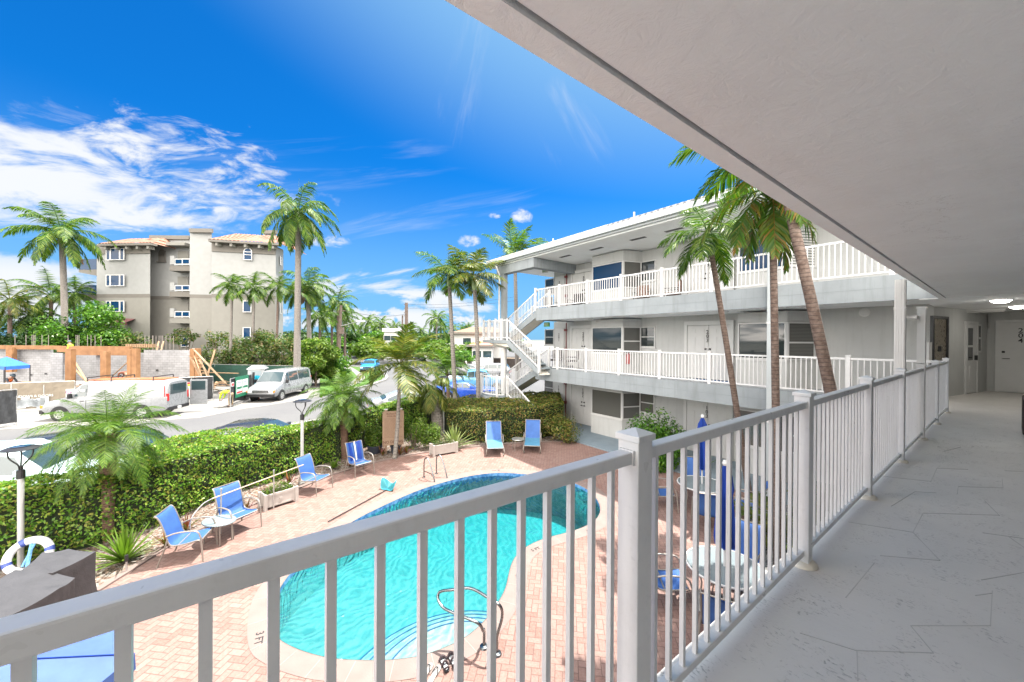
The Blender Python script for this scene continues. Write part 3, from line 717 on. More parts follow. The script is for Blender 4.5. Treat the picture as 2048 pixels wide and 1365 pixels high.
def ring(mb, A_, B_, za, zb):
    n = len(A_); mb.add([(p[0], p[1], za) for p in A_] + [(p[0], p[1], zb) for p in B_], [(i, (i + 1) % n, n + (i + 1) % n, n + i) for i in range(n)])
# ground sheet with the pool hole: big square ring tessellated through bmesh triangle fill
import bmesh
def poly_with_hole(name, outer, hole, z, m):
    bm = bmesh.new(); es = []
    for lp in (outer, hole):
        vs_ = [bm.verts.new((p[0], p[1], z)) for p in lp]
        es += [bm.edges.new((vs_[i], vs_[(i + 1) % len(vs_)])) for i in range(len(vs_))]
    bmesh.ops.triangle_fill(bm, use_beauty=True, use_dissolve=False, edges=es)
    for f in bm.faces:
        if f.normal.z < 0: f.normal_flip()
    me = bpy.data.meshes.new(name); bm.to_mesh(me); bm.free(); me.materials.append(m)
    o = bpy.data.objects.new(name, me); COL.objects.link(o); return struct(o)
poly_with_hole('ground', [(-900, -700), (700, -700), (700, 900), (-900, 900)], pout, GZ - .03, m_ground)
deck_px = [(-500, 1700), (-300, 1400), (-60, 1290), (190, 1185), (262, 1140), (330, 1097), (385, 1065), (432, 1046), (500, 1012), (545, 997), (600, 976), (660, 951), (740, 928), (800, 914), (866, 903), (930, 896), (985, 891), (1040, 887), (1110, 884), (1180, 883)]
deck = [G2(*p) for p in deck_px] + [(-11.6, 12.3), (-.15, 12.3), (-.15, -6), (-2, -9)]
deck = [d for d in deck]
poly_with_hole('pool_deck', deck, pin, GZ, m_pave)
mb = MB(); ring(mb, pin, pout, GZ + .006, GZ + .006); ring(mb, offset_poly(pool, -.03), pin, GZ - .01, GZ + .006)
cop = struct(mb.build('pool_coping', m_coping))
jn = MB(); n = len(pool)
acc = 0
for i in range(n):
    a = Vector(pin[i]); c = Vector(pin[(i + 1) % n]); acc += (c - a).length
    if acc > .45:
        acc = 0; o2 = Vector(pout[i]); jn.beam((a.x, a.y, GZ + .0075), (o2.x, o2.y, GZ + .0075), .006, .002)
jn.build('coping_joint', mat('coping_joint', (.34, .27, .24), .8), cop)
# edging along the bed
eg = MB()
for a, c in zip(deck_px[2:-1], deck_px[3:]):
    A_, C_ = G(*a), G(*c); eg.beam(A_ + Vector((0, 0, .01)), C_ + Vector((0, 0, .01)), .13, .05)
struct(eg.build('bed_edging', m_coping))
# basin
m_basin, k, b = base_mat('pool_plaster')
tc = k.new('ShaderNodeTexCoord'); vo = tc.outputs['Object']
w1 = k.new('ShaderNodeTexVoronoi', feature='DISTANCE_TO_EDGE'); w1.inputs['Scale'].default_value = 2.6
k.put(w1.inputs['Vector'], k.vm('ADD', vo, k.vm('SCALE', k.noise(vo, 1.6, 3, out=1))))
b.inputs['Base Color'].default_value = (.26, .32, .31, 1); b.inputs['Roughness'].default_value = .7
k.put(b.inputs['Base Color'], k.mix(k.mr(k.noise(vo, 1.2, 4), .3, .7), (.22, .26, .25, 1), (.26, .30, .29, 1)))
WZ = GZ - .10
DEEP = G(1110, 1000); SHAL = G(700, 1290); STEP = G(930, 1265)
def depth_at(x, y):
    ds = Vector((SHAL.x, SHAL.y)); dd = Vector((DEEP.x, DEEP.y)); t = (Vector((x, y)) - ds).dot(dd - ds) / (dd - ds).length_squared
    t = min(1, max(0, t)); return .75 + .4 * t * t * (3 - 2 * t)   # optical depth
# floor as concentric rings towards the centroid of the deep/shallow axis
ctr = Vector((sum(p[0] for p in pool) / n, sum(p[1] for p in pool) / n))
bs = MB(); K = 9; wl0 = offset_poly(pool, -.03)
rings = []
for j in range(K + 1):
    f = j / K; r = []
    for p in wl0:
        v = Vector(p); r.append(v.lerp(ctr, f * .98))
    rings.append(r)
vsn = []
for j, r in enumerate(rings):
    for v in r:
        vsn.append((v.x, v.y, GZ - (0.02 if j == 0 else 0)))
base_v = []
for j, r in enumerate(rings):
    for v in r:
        d = depth_at(v.x, v.y); base_v.append((v.x, v.y, GZ - .1 - d))
walls = [(p[0], p[1], GZ - .005) for p in wl0]
allv = walls + base_v; F_ = [(i, n + i, n + (i + 1) % n, (i + 1) % n) for i in range(n)]
for j in range(K):
    for i in range(n):
        a = n + j * n + i; c = n + j * n + (i + 1) % n; F_.append((a, a + n, c + n, c))
F_.append(tuple(n + K * n + i for i in range(n)))
bs.add(allv, F_); basin = struct(bs.build('pool_basin', m_basin, smooth=40))
# curved entry steps
stp = MB(); s0_ = Vector((STEP.x, STEP.y))
base_dir = (ctr - s0_).normalized()
ec = QP(925, 5.15); ec = Vector((ec.x, ec.y))       # steps are rings round a point on the deck
wlv = [Vector(p) for p in wl0]
def clip_disc(r):
    """part of the pool inside a disc around ec"""
    out = []
    for i in range(64):
        t = 2 * math.pi * i / 64; p = ec + Vector((math.cos(t), math.sin(t))) * r
        out.append(p)
    return out
def inside(p, poly):
    c_ = False; j = len(poly) - 1
    for i in range(len(poly)):
        xi, yi = poly[i]; xj, yj = poly[j]
        if (yi > p[1]) != (yj > p[1]) and p[0] < (xj - xi) * (p[1] - yi) / (yj - yi) + xi: c_ = not c_
        j = i
    return c_
R0 = 1.55
for kx, rr in enumerate((1.0, .84, .68, .52)):
    r = .35 + R0 * rr - .05; zt = GZ - .10 - (.46 - .12 * kx); strip = []
    for i in range(361):
        t = 2 * math.pi * i / 360; dr = Vector((math.cos(t), math.sin(t))); rs_ = [q * .02 for q in range(1, int(r / .02) + 1) if inside(ec + dr * q * .02, wl0)]
        strip.append((ec + dr * rs_[0], ec + dr * rs_[-1]) if len(rs_) > 1 else None)
    for i in range(360):
        if strip[i] and strip[i + 1]:
            a, c = strip[i]; d_, e_ = strip[i + 1]
            stp.add([(a.x, a.y, zt), (c.x, c.y, zt), (e_.x, e_.y, zt), (d_.x, d_.y, zt), (c.x, c.y, zt - .3), (e_.x, e_.y, zt - .3)], [(0, 1, 2, 3), (1, 4, 5, 2)])
stp.build('entry_step', m_basin, basin)
nose = MB()
for kx, rr in enumerate((1.0, .84, .68, .52)):
    r = .35 + R0 * rr - .05; zt = GZ - .10 - (.46 - .12 * kx) + .004; pr_ = None
    for i in range(361):
        t = 2 * math.pi * i / 360; p = ec + Vector((math.cos(t), math.sin(t))) * r
        if inside(p, wl0):
            if pr_: nose.beam((pr_.x, pr_.y, zt), (p.x, p.y, zt), .02, .006)
            pr_ = p
        else: pr_ = None
nose.build('step_nosing', mat('blue_step_nosing', (.03, .10, .22), .4), basin)
mtile, k, b = base_mat('blue_waterline_tile'); tc = k.new('ShaderNodeTexCoord')
wv = k.noise(tc.outputs['Object'], 9, 2); k.put(b.inputs['Base Color'], k.mix(k.mr(wv, .4, .6), (.05, .14, .34, 1), (.14, .30, .55, 1))); b.inputs['Roughness'].default_value = .2
tb = MB(); A_ = offset_poly(pool, -.034); nA = len(A_)
for i in range(nA):
    p, q = Vector(A_[i]), Vector(A_[(i + 1) % nA]); tb.add([(p.x, p.y, GZ - .17), (q.x, q.y, GZ - .27), (q.x, q.y, GZ - .008), (p.x, p.y, GZ - .008)], [(0, 1, 2, 3)])
tb.build('tile_band', mtile, basin)
# water: clear tinted body with rippled reflecting surface
m_water = bpy.data.materials.new('pool_water'); m_water.use_nodes = True; k = NT(m_water.node_tree); k.n.remove(k.n['Principled BSDF'])
tr = k.new('ShaderNodeBsdfTransparent');  gs = k.new('ShaderNodeBsdfGlossy'); gs.inputs['Roughness'].default_value = .03
tc = k.new('ShaderNodeTexCoord'); vo = tc.outputs['Object']
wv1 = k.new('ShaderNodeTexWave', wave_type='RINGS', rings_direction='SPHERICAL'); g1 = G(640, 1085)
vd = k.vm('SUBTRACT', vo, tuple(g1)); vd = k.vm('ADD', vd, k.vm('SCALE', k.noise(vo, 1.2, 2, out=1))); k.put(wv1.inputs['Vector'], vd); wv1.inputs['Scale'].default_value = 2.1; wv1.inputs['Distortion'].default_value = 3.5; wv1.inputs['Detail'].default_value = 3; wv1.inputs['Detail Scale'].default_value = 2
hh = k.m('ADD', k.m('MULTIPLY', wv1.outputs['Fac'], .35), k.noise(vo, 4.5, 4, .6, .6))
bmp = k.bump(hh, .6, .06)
k.put(tr.inputs[0], k.mix(k.mr(hh, .50, .74), (.66, .83, .87, 1), (1, 1, 1, 1)))  # ripple pattern in the colour stands in for caustic light
fr_ = k.new('ShaderNodeFresnel'); fr_.inputs[0].default_value = 1.33; k.put(fr_.inputs['Normal'], bmp); k.put(gs.inputs['Normal'], bmp)
ms = k.new('ShaderNodeMixShader'); k.put(ms.inputs[0], fr_.outputs[0]); k.l.new(tr.outputs[0], ms.inputs[1]); k.l.new(gs.outputs[0], ms.inputs[2])
k.l.new(ms.outputs[0], k.n['Material Output'].inputs['Surface'])
va = k.new('ShaderNodeVolumeAbsorption'); va.inputs[0].default_value = (.02, .86, .89, 1); va.inputs[1].default_value = .75
k.l.new(va.outputs[0], k.n['Material Output'].inputs['Volume'])
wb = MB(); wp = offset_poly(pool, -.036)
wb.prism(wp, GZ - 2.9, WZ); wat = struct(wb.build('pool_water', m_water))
# no caustics are rendered: the ripple tint above paints the light net
# depth markers on the coping
m_ink = mat('black_marker_paint', (.03, .03, .03), .6)
dm = MB()
for px, py, tx, s_ in ((991, 939, '8 FT', .15), (1185, 1062, '8 FT', .15), (1033, 1160, '3 FT', .15), (516, 1278, '3 FT', .15), (1068, 1097, '5 FT', .12)):
    g = G(px, py); cpt = min(pool, key=lambda p: (Vector(p) - Vector((g.x, g.y))).length)
    outw = (Vector((g.x, g.y)) - Vector(cpt)).normalized(); up_ = -outw; rt_ = Vector((up_.y, -up_.x))
    pp = Vector(cpt) + outw * .2
    add_text(dm, tx, s_, (pp.x, pp.y, GZ + .0085), (rt_.x, rt_.y, 0), (up_.x, up_.y, 0), .001)
dm.build('depth_marker', m_ink, cop)

# beds -----------------------------------------------------------------
m_mulch, k, b = base_mat('mulch_and_gravel_bed'); tc = k.new('ShaderNodeTexCoord'); vo = tc.outputs['Object']
vr = k.new('ShaderNodeTexVoronoi'); vr.inputs['Scale'].default_value = 22; k.put(vr.inputs['Vector'], vo)
cr = k.new('ShaderNodeValToRGB'); k.put(cr.inputs[0], k.sep(vr.outputs['Color'])[0]); el = cr.color_ramp.elements
el[0].color = (.04, .025, .02, 1); el[1].color = (.27, .25, .23, 1); q = el.new(.4); q.color = (.16, .10, .07, 1); q = el.new(.7); q.color = (.19, .16, .135, 1)
k.put(b.inputs['Base Color'], cr.outputs[0]); b.inputs['Roughness'].default_value = .9; k.put(b.inputs['Normal'], k.bump(vr.outputs['Distance'], .9, .03))
m_gravel, k, b = base_mat('grey_river_gravel'); tc = k.new('ShaderNodeTexCoord'); vo = tc.outputs['Object']
vr = k.new('ShaderNodeTexVoronoi'); vr.inputs['Scale'].default_value = 18; k.put(vr.inputs['Vector'], vo)
cr = k.new('ShaderNodeValToRGB'); k.put(cr.inputs[0], k.sep(vr.outputs['Color'])[0]); el = cr.color_ramp.elements
el[0].color = (.02, .02, .02, 1); el[1].color = (.34, .34, .33, 1)
k.put(b.inputs['Base Color'], cr.outputs[0]); b.inputs['Roughness'].default_value = .7; k.put(b.inputs['Normal'], k.bump(vr.outputs['Distance'], 1, .04))
bed = [G2(*p) for p in deck_px[1:-1]] + [G2(1130, 860), G2(900, 850), G2(700, 868), G2(500, 940), G2(300, 1010), G2(0, 1060), G2(-300, 1150)]
struct(MB().prism(bed, GZ - .2, GZ - .004).build('planting_bed', m_mulch))
struct(MB().prism([(-3.5, 8.8), (-3.1, 7.5), (-2.2, 6.9), (-.15, 6.7), (-.15, 12.25), (-4.7, 12.25), (-4.1, 10.6)], GZ - .1, GZ + .01).build('gravel_bed', m_gravel))

# ---------------------------------------------------------------- plants
m_hedge = leafmat('hedge_leaves', [(.035, .10, .010), (.09, .22, .018), (.15, .30, .03), (.24, .34, .05), (.30, .27, .06)], .3, .35, .9)
m_hedge2 = leafmat('croton_hedge_leaves', [(.03, .06, .015), (.07, .12, .02), (.12, .17, .03), (.24, .22, .05), (.30, .17, .07)], .25, .4, .85)
m_leafg = leafmat('bright_shrub_leaves', [(.03, .10, .015), (.07, .18, .02), (.14, .27, .03)], .3, .35, .85)
m_leafd = leafmat('dark_tree_leaves', [(.018, .05, .012), (.035, .09, .018), (.07, .15, .03)], .25)
m_leafy = leafmat('yellow_green_leaves', [(.06, .14, .015), (.14, .25, .03), (.26, .34, .06)], .35)
m_leafm = leafmat('mixed_sea_grape_leaves', [(.03, .08, .02), (.08, .16, .03), (.16, .22, .06), (.28, .20, .10)], .3)
m_core = mat('hedge_core', (.015, .025, .008), .95, .3, 3)
m_bark = mat('brown_bark', (.13, .10, .075), .9, .3, 6, .8, 30)
nprng = np.random.default_rng(5)
def leaves_mesh(P_, N_, size, name, m, parent=None, jit=.6, asp=1.9, world=True):
    """one bent leaf (two faces) at every point, tilted round the outward normal"""
    P_ = np.asarray(P_); N_ = np.asarray(N_); k_ = len(P_)
    N_ = N_ + nprng.normal(0, jit, (k_, 3)); N_ /= np.linalg.norm(N_, axis=1)[:, None] + 1e-9
    T = np.cross(N_, nprng.normal(0, 1, (k_, 3))); T /= np.linalg.norm(T, axis=1)[:, None] + 1e-9
    B_ = np.cross(N_, T); s = size * nprng.uniform(.6, 1.3, k_)[:, None]
    w = s / asp
    v0 = P_ - T * s * .5; v1 = P_ + B_ * w * .5 + N_ * s * .08; v2 = P_ + T * s * .5 - N_ * s * .12; v3 = P_ - B_ * w * .5 + N_ * s * .08
    V = np.stack([v0, v1, v2, v3], 1).reshape(-1, 3)
    if parent is not None and world:
        I = np.array(XF[parent.name].inverted()); V = V @ I[:3, :3].T + I[:3, 3]
    me = bpy.data.meshes.new(name); me.vertices.add(len(V)); me.vertices.foreach_set('co', V.ravel().astype(np.float32))
    me.loops.add(4 * k_); me.polygons.add(k_)
    me.loops.foreach_set('vertex_index', np.arange(4 * k_, dtype=np.int32))
    me.polygons.foreach_set('loop_start', np.arange(0, 4 * k_, 4, dtype=np.int32)); 
    me.materials.append(m); me.update(calc_edges=True)
    o = bpy.data.objects.new(name, me); COL.objects.link(o)
    if parent is not None: o.parent = parent; XF[o.name] = XF[parent.name]
    return o
def lump(x, y, s=1.0, a=.10):
    return a * (math.sin(x * 2.3 * s + 1) * math.cos(y * 2.9 * s) + .6 * math.sin(x * 5.1 * s + y * 4.3 * s) + .4 * math.cos(y * 9 * s - x * 7 * s))
def hedge(name, label, cat, front, back, ztop, dens, size, m, zb=GZ, bulge=.12, group=None):
    """hedge between two polylines of the same length (ground positions)"""
    nf = len(front); c = Vector(((front[0][0] + back[-1][0]) / 2, (front[0][1] + back[-1][1]) / 2, zb))
    o = thing(name, label, cat, c, group=group)
    core = MB()
    for i in range(nf - 1):
        a, c1, d1, e1 = Vector(front[i]), Vector(front[i + 1]), Vector(back[i + 1]), Vector(back[i])
        zt = ztop[i] if isinstance(ztop, list) else ztop; zt2 = ztop[i + 1] if isinstance(ztop, list) else ztop
        s_ = .93
        m0 = (a + e1) / 2; m1 = (c1 + d1) / 2
        q0 = max(.3, 1 - .24 / max(.25, (a - m0).length)); q1 = max(.3, 1 - .24 / max(.25, (c1 - m1).length))
        A1, E1, C1, D1 = m0 + (a - m0) * q0, m0 + (e1 - m0) * q0, m1 + (c1 - m1) * q1, m1 + (d1 - m1) * q1
        core.add([(A1.x, A1.y, zb), (C1.x, C1.y, zb), (D1.x, D1.y, zb), (E1.x, E1.y, zb), (A1.x, A1.y, zt - .16), (C1.x, C1.y, zt2 - .16), (D1.x, D1.y, zt2 - .16), (E1.x, E1.y, zt - .16)],
                 [(4, 5, 6, 7), (0, 1, 5, 4), (2, 3, 7, 6)] + ([(3, 0, 4, 7)] if i == 0 else []) + ([(1, 2, 6, 5)] if i == nf - 2 else []))
    core.build('twig_core', m_core, o, True)
    P_, N_ = [], []
    for i in range(nf - 1):
        a, c1, d1, e1 = Vector(front[i]), Vector(front[i + 1]), Vector(back[i + 1]), Vector(back[i])
        zt = ztop[i] if isinstance(ztop, list) else ztop; zt2 = ztop[i + 1] if isinstance(ztop, list) else ztop
        Lf = (c1 - a).length; Wd_ = ((e1 - a).length + (d1 - c1).length) / 2
        for side, (p0, p1) in enumerate(((a, c1), (e1, d1))):
            nn = Vector(((p1 - p0).y, -(p1 - p0).x)).normalized()
            if nn.dot(((a + c1) / 2 - (e1 + d1) / 2)) * (1 if side == 0 else -1) < 0: nn = -nn
            cnt = int(Lf * (zt - zb) * dens * (1 if side == 0 else .5))
            for _ in range(cnt):
                t, h_ = RN.random(), RN.random(); p = p0.lerp(p1, t); z = zb + (zt + (zt2 - zt) * t - zb) * h_
                r = .05 * RN.random() - .04 + lump(p.x, z * 1.3) + bulge * (math.sin(h_ * 3.14) ** .4 - .9) - (.10 if h_ < .25 else 0) * RN.random()
                P_.append((p.x + nn.x * r, p.y + nn.y * r, z)); N_.append((nn.x, nn.y, .35 + (h_ > .85)))
        cnt = int(Lf * Wd_ * dens * 1.6)
        for _ in range(cnt):
            t, u_ = RN.random(), RN.random(); p = a.lerp(c1, t).lerp(e1.lerp(d1, t), u_); edge = min(u_, 1 - u_)
            z = zt + (zt2 - zt) * t + lump(p.x, p.y, 1.2, .05) + .05 * (RN.random() - .5) - (.09 * (1 - edge / .12) if edge < .12 else 0)
            if RN.random() < .03: z += .10 * RN.random()
            P_.append((p.x, p.y, z)); N_.append((0, 0, 1))
    leaves_mesh(P_, N_, size, 'foliage', m, o)
    return o
hf = [G2(*p) for p in ((-340, 1230), (-120, 1180), (60, 1130), (215, 1092), (320, 1055), (410, 1015), (505, 978), (590, 952), (690, 912), (745, 892), (800, 872), (852, 858))]
hb = [G2(*p, z=-1.5) for p in ((-340, 1010), (-120, 968), (20, 957), (120, 950), (225, 922), (300, 884), (400, 862), (560, 852), (672, 842), (740, 815), (800, 797), (880, 792))]
hedge('hedge', 'long clipped bright green hedge between the pool terrace and the road', 'hedge', hf, hb, -1.48, 620, .075, m_hedge)
h2f = [G2(*p) for p in ((893, 872), (940, 884), (1000, 888), (1070, 882), (1128, 868))]
h2b = [G2(*p) for p in ((880, 842), (950, 838), (1010, 840), (1070, 836), (1118, 838))]
hedge('hedge', 'dark reddish-green hedge behind the two sun loungers below the staircase', 'hedge', h2f, h2b, [-1.75, -1.62, -1.5, -1.45, -1.5], 420, .085, m_hedge2)
def bush(name, label, cat, loc, r, h, m, n, size, group=None, z0=GZ, stem=True, shape=1.0):
    o = thing(name, label, cat, (loc[0], loc[1], z0), group=group)
    P_, N_ = [], []
    cl = [(RN.uniform(-.55, .55), RN.uniform(-.55, .55), RN.uniform(.35, .8), RN.uniform(.35, .6)) for _ in range(9)] + [(0, 0, .5, .75)]
    for _ in range(n):
        cx, cy_, cz, cr_ = RN.choice(cl); v = Vector((RN.gauss(0, 1), RN.gauss(0, 1), RN.gauss(0, 1))).normalized(); rr_ = cr_ * (RN.random() ** .35)
        p = Vector((cx, cy_, cz)) + v * rr_ * Vector((1, 1, .75)).length / 1.6
        if p.z < .02: continue
        P_.append((loc[0] + p.x * r, loc[1] + p.y * r, z0 + p.z * h)); N_.append((v.x, v.y, v.z + .5))
    leaves_mesh(P_, N_, size, 'foliage', m, o)
    if stem:
        s_ = MB()
        for i in range(6):
            t = i * 1.05; s_.tube([(0, 0, 0), (math.cos(t) * r * .25, math.sin(t) * r * .25, h * .4), (math.cos(t) * r * .45, math.sin(t) * r * .45, h * .75)], [.03 * h, .02 * h, .008 * h], 5)
        s_.build('stem', m_bark, o)
    return o
g = G(1128, 884)
bush('shrub', 'low rounded shrub with bare stems beside the right-hand sun lounger', 'shrub', g, .95, .95, m_hedge2, 3500, .08)
g = G(1312, 930)
bush('shrub', 'large glossy bright green rounded shrub in front of door 103', 'shrub', g, 1.28, 1.75, m_leafg, 7000, .12)
for px, py, r, h, m_, sz, lb in ((828, 896, .62, 1.25, m_leafy, .08, 'upright yellow-green shrub right of the pool rules sign'), (862, 897, .5, .85, m_leafy, .08, 'pale yellow-green bushy plant behind the far planter box'),
                             (752, 905, .42, .85, m_leafy, .11, 'croton bush with yellow leaves left of the pool rules sign')):
    bush('shrub', lb, 'shrub', G(px, py), r, h, m_, 2200, sz)
def strap_plant(name, label, cat, loc, n, L_, w, m, z0=GZ, tilt=(20, 80), group=None, droop=.5):
    o = thing(name, label, cat, (loc[0], loc[1], z0), group=group); mb = MB()
    for i in range(n):
        az = 2 * math.pi * (i * .381966) ; el = R_(90 - RN.uniform(*tilt)); l = L_ * RN.uniform(.7, 1.1); d = Vector((math.cos(az) * math.cos(el), math.sin(az) * math.cos(el), math.sin(el)))
        sd = Vector((-math.sin(az), math.cos(az), 0)); p = Vector((0, 0, .02)); pts = [p]
        for s_ in range(4):
            p = p + d * l / 4; d = (d + Vector((0, 0, -.16 * droop))).normalized(); pts.append(p)
        ws = [.6, 1, .9, .55, .03]
        vs_ = []
        for q, w_ in zip(pts, ws): vs_ += [q - sd * w * w_ / 2, q + sd * w * w_ / 2]
        mb.add(vs_, [(2 * j, 2 * j + 1, 2 * j + 3, 2 * j + 2) for j in range(4)])
    mb.build('leaf_rosette', m, o); return o
m_agave = leafmat('variegated_agave', [(.16, .24, .06), (.36, .42, .16), (.12, .2, .04)], .15)
m_brom = leafmat('red_bromeliad', [(.30, .05, .03), (.42, .16, .05), (.12, .14, .03), (.35, .04, .10)], .2)
m_fern = leafmat('foxtail_fern', [(.14, .26, .03), (.24, .38, .06), (.10, .2, .02)], .3)
strap_plant('agave', 'large variegated agave with yellow-striped spiky leaves', 'agave', G(908, 896), 46, 1.05, .085, m_agave, tilt=(5, 80))
for i, (px, py, lb) in enumerate(((765, 912, 'red-leaved plant in the mulch at the foot of the rules sign'), (812, 908, 'pink and red bromeliad right of the small dark pot'), (800, 912, 'orange bromeliad just right of the slim palm trunk'), (525, 1002, 'red bromeliad at the left end of the white planter box'),
                               (492, 1030, 'red bromeliad with flower behind the second blue chair'), (372, 1062, 'orange-tipped bromeliad behind the leftmost blue chair'), (333, 1095, 'red bromeliad left of the leftmost blue chair'), (578, 972, 'bromeliad behind the white planter box'),
                               (700, 935, 'low green and red plant beside the fourth blue chair'))):
    strap_plant('bromeliad', lb, 'bromeliad', G(px, py), 16, .42, .045, m_brom, group='bromeliads along the hedge', tilt=(5, 60))
strap_plant('fern', 'bright yellow-green foxtail fern beside the covered grills', 'fern', G(248, 1125), 90, .75, .05, m_fern, tilt=(5, 75))
strap_plant('fern', 'low fern at the far end of the long hedge near the fourth chair', 'fern', G(668, 938), 30, .4, .05, m_fern, tilt=(10, 80))
# ---------------------------------------------------------------- palms
m_frond = leafmat('palm_fronds', [(.03, .09, .012), (.06, .15, .02), (.14, .25, .03), (.24, .32, .05)], .35, .45, .6)
m_frondy = leafmat('yellowing_fronds', [(.06, .13, .02), (.14, .21, .03), (.32, .30, .06), (.10, .18, .02)], .3, .45, .52)
m_frondl = leafmat('date_palm_fronds', [(.06, .16, .02), (.13, .27, .03), (.24, .36, .04)], .3, .45, .5)
m_frondo = leafmat('orange_tipped_fronds', [(.05, .13, .02), (.10, .20, .02), (.10, .20, .02), (.06, .15, .02), (.20, .22, .04), (.30, .14, .03)], .35, .4)
def trunkmat(name, c, c2, per):
    m, k, b = base_mat(name); tc = k.new('ShaderNodeTexCoord'); v = tc.outputs['Object']; z = k.sep(v)[2]
    zz_ = k.m('ADD', k.m('DIVIDE', z, per), k.m('MULTIPLY', k.noise(v, 3, 3), 1.2)); f = k.m('FRACT', zz_)
    rim = k.mr(f, .75, .95); nz = k.mr(k.noise(v, 14, 4), .35, .65)
    cc = k.mix(nz, col4(c), col4(c2)); cc = k.mix(k.m('MULTIPLY', rim, .75), cc, col4([q * .35 for q in c])); k.put(b.inputs['Base Color'], cc); b.inputs['Roughness'].default_value = .85
    k.put(b.inputs['Normal'], k.bump(k.m('SUBTRACT', 1, rim), .8, .02)); MATS[name] = m; return m
m_tr_g = trunkmat('grey_palm_trunk', (.22, .20, .18), (.14, .125, .11), .12)
m_tr_b = trunkmat('brown_ringed_trunk', (.10, .065, .05), (.19, .14, .115), .07)
m_tr_d = trunkmat('dark_stubbled_trunk', (.12, .07, .05), (.20, .12, .08), .05)
m_shaft = mat('green_crownshaft', (.22, .30, .14), .45, .2, 2)
def frond(mb, base, az, el, L_, nl, ll, w, bend, wind, seg=6, drop=.35, r0=.018):
    d = Vector((math.cos(az) * math.cos(el), math.sin(az) * math.cos(el), math.sin(el))); p = Vector(base); pts = [p.copy()]
    ns = 12
    for i in range(ns):
        p = p + d * (L_ / ns); pts.append(p.copy()); g_ = bend * (1.0 + i * .12) / ns
        d = (d + Vector((0, 0, -g_)) + wind * (.9 / ns)).normalized()
    mb.tube(pts, [r0 * (1 - .85 * i / ns) for i in range(ns + 1)], 4, 0, caps=False)
    for i in range(nl):
        t = .12 + .88 * (i + .5) / nl; fi = t * ns; a = min(int(fi), ns - 1); q = pts[a].lerp(pts[a + 1], fi - a); dr = (pts[a + 1] - pts[a]).normalized()
        sd = dr.cross(Vector((0, 0, 1)));
        if sd.length < .05: sd = Vector((-math.sin(az), math.cos(az), 0))
        sd.normalize(); upv = sd.cross(dr)
        lt = ll * (math.sin(min(1, t * 1.15) * 3.0) ** .6 * .85 + .15) * (1 if t < .8 else 1 - (t - .8) * 2.6)
        for s_ in (-1, 1):
            v = (sd * s_ * 1.0 + dr * (.35 + .8 * t) + upv * RN.uniform(-.15, .35) + Vector((0, 0, -drop * RN.uniform(.5, 1.1))) + wind * .6).normalized()
            l_ = lt * RN.uniform(.85, 1.12); e = q + v * l_ * .55; v2 = (v + Vector((0, 0, -.7 * drop - .15)) + wind * .3).normalized(); e2 = e + v2 * l_ * .45
            wv_ = v.cross(upv + Vector((RN.uniform(-.5, .5),) * 3)); 
            if wv_.length < .05: wv_ = dr.copy()
            wv_ = wv_.normalized() * w / 2
            if seg > 4: mb.add([q - wv_ * .6, q + wv_ * .6, e + wv_, e - wv_, e2], [(0, 1, 2, 3), (3, 2, 4)])
            else: mb.add([q - wv_, q + wv_, e2], [(0, 1, 2)])
def palm(name, label, base, top, tr, nf, L_, ll, w, nl, tmat, fmat, shaft=0, group=None, bend=.9, wind=(0, 0, 0), els=(-35, 80), drop=.5, seg=6, mid=None, dead=0, tilt=None, spear=0, seed=None):
    if seed is not None: RN.seed(seed)
    base = Vector(base); top = Vector(top)
    o = thing(name, label, 'palm tree', base, group=group)
    mid = Vector(mid) if mid is not None else base.lerp(top, .5)
    pts = []; rs = []; N_ = 14
    for i in range(N_ + 1):
        t = i / N_; p = base * (1 - t) ** 2 + mid * (2 * t * (1 - t)) + top * t * t
        # quadratic through control; shift control so that the curve passes mid
        pts.append(p); r = tr[0] * (1 - t) + tr[1] * t
        if len(tr) > 2: r = r + tr[2] * math.sin(min(1, t * 1.2) * 3.14) 
        rs.append(r)
    MB().tube(pts, rs, 12).build('trunk', tmat, o, True, smooth=60)
    dirv = (pts[-1] - pts[-2]).normalized(); ct = top.copy()
    if shaft:
        e = top + dirv * shaft; MB().tube([top - dirv * .02, top + dirv * shaft * .3, e], [rs[-1] * 1.25, rs[-1] * 1.35, rs[-1] * .7], 12).build('crownshaft', m_shaft, o, True, smooth=60); ct = e
    wv = Vector(wind)
    cr_ = MB()
    for i in range(nf):
        f = (i + .5) / nf; el = R_(els[1] + (els[0] - els[1]) * f ** .8 + RN.uniform(-6, 6)); az = i * 2.39996 + RN.uniform(-.2, .2)
        frond(cr_, ct + Vector((math.cos(az), math.sin(az), 0)) * rs[-1] * .6, az, el, L_ * RN.uniform(.85, 1.08) * (.85 if el > R_(60) else 1), nl, ll, w, bend * RN.uniform(.8, 1.2), wv, seg, drop, r0=L_ * .009)
    if spear: cr_.tube([ct, ct + Vector((-.05, 0, spear)) + wv * .05], [.03, .004], 5)
    cr_.build('crown', fmat, o, True)
    if dead:
        dm_ = MB()
        for i in range(dead):
            az = RN.uniform(0, 6.28); frond(dm_, ct - dirv * .1, az, R_(-50), L_ * .7, nl // 2, ll * .8, w, .5, wv, seg, .9)
        dm_.build('dead_frond', mat('dead_frond_brown', (.20, .12, .07), .9, .3, 4), o, True)
    return o
WIND = RT * .55 + Vector((0, 0, .05))
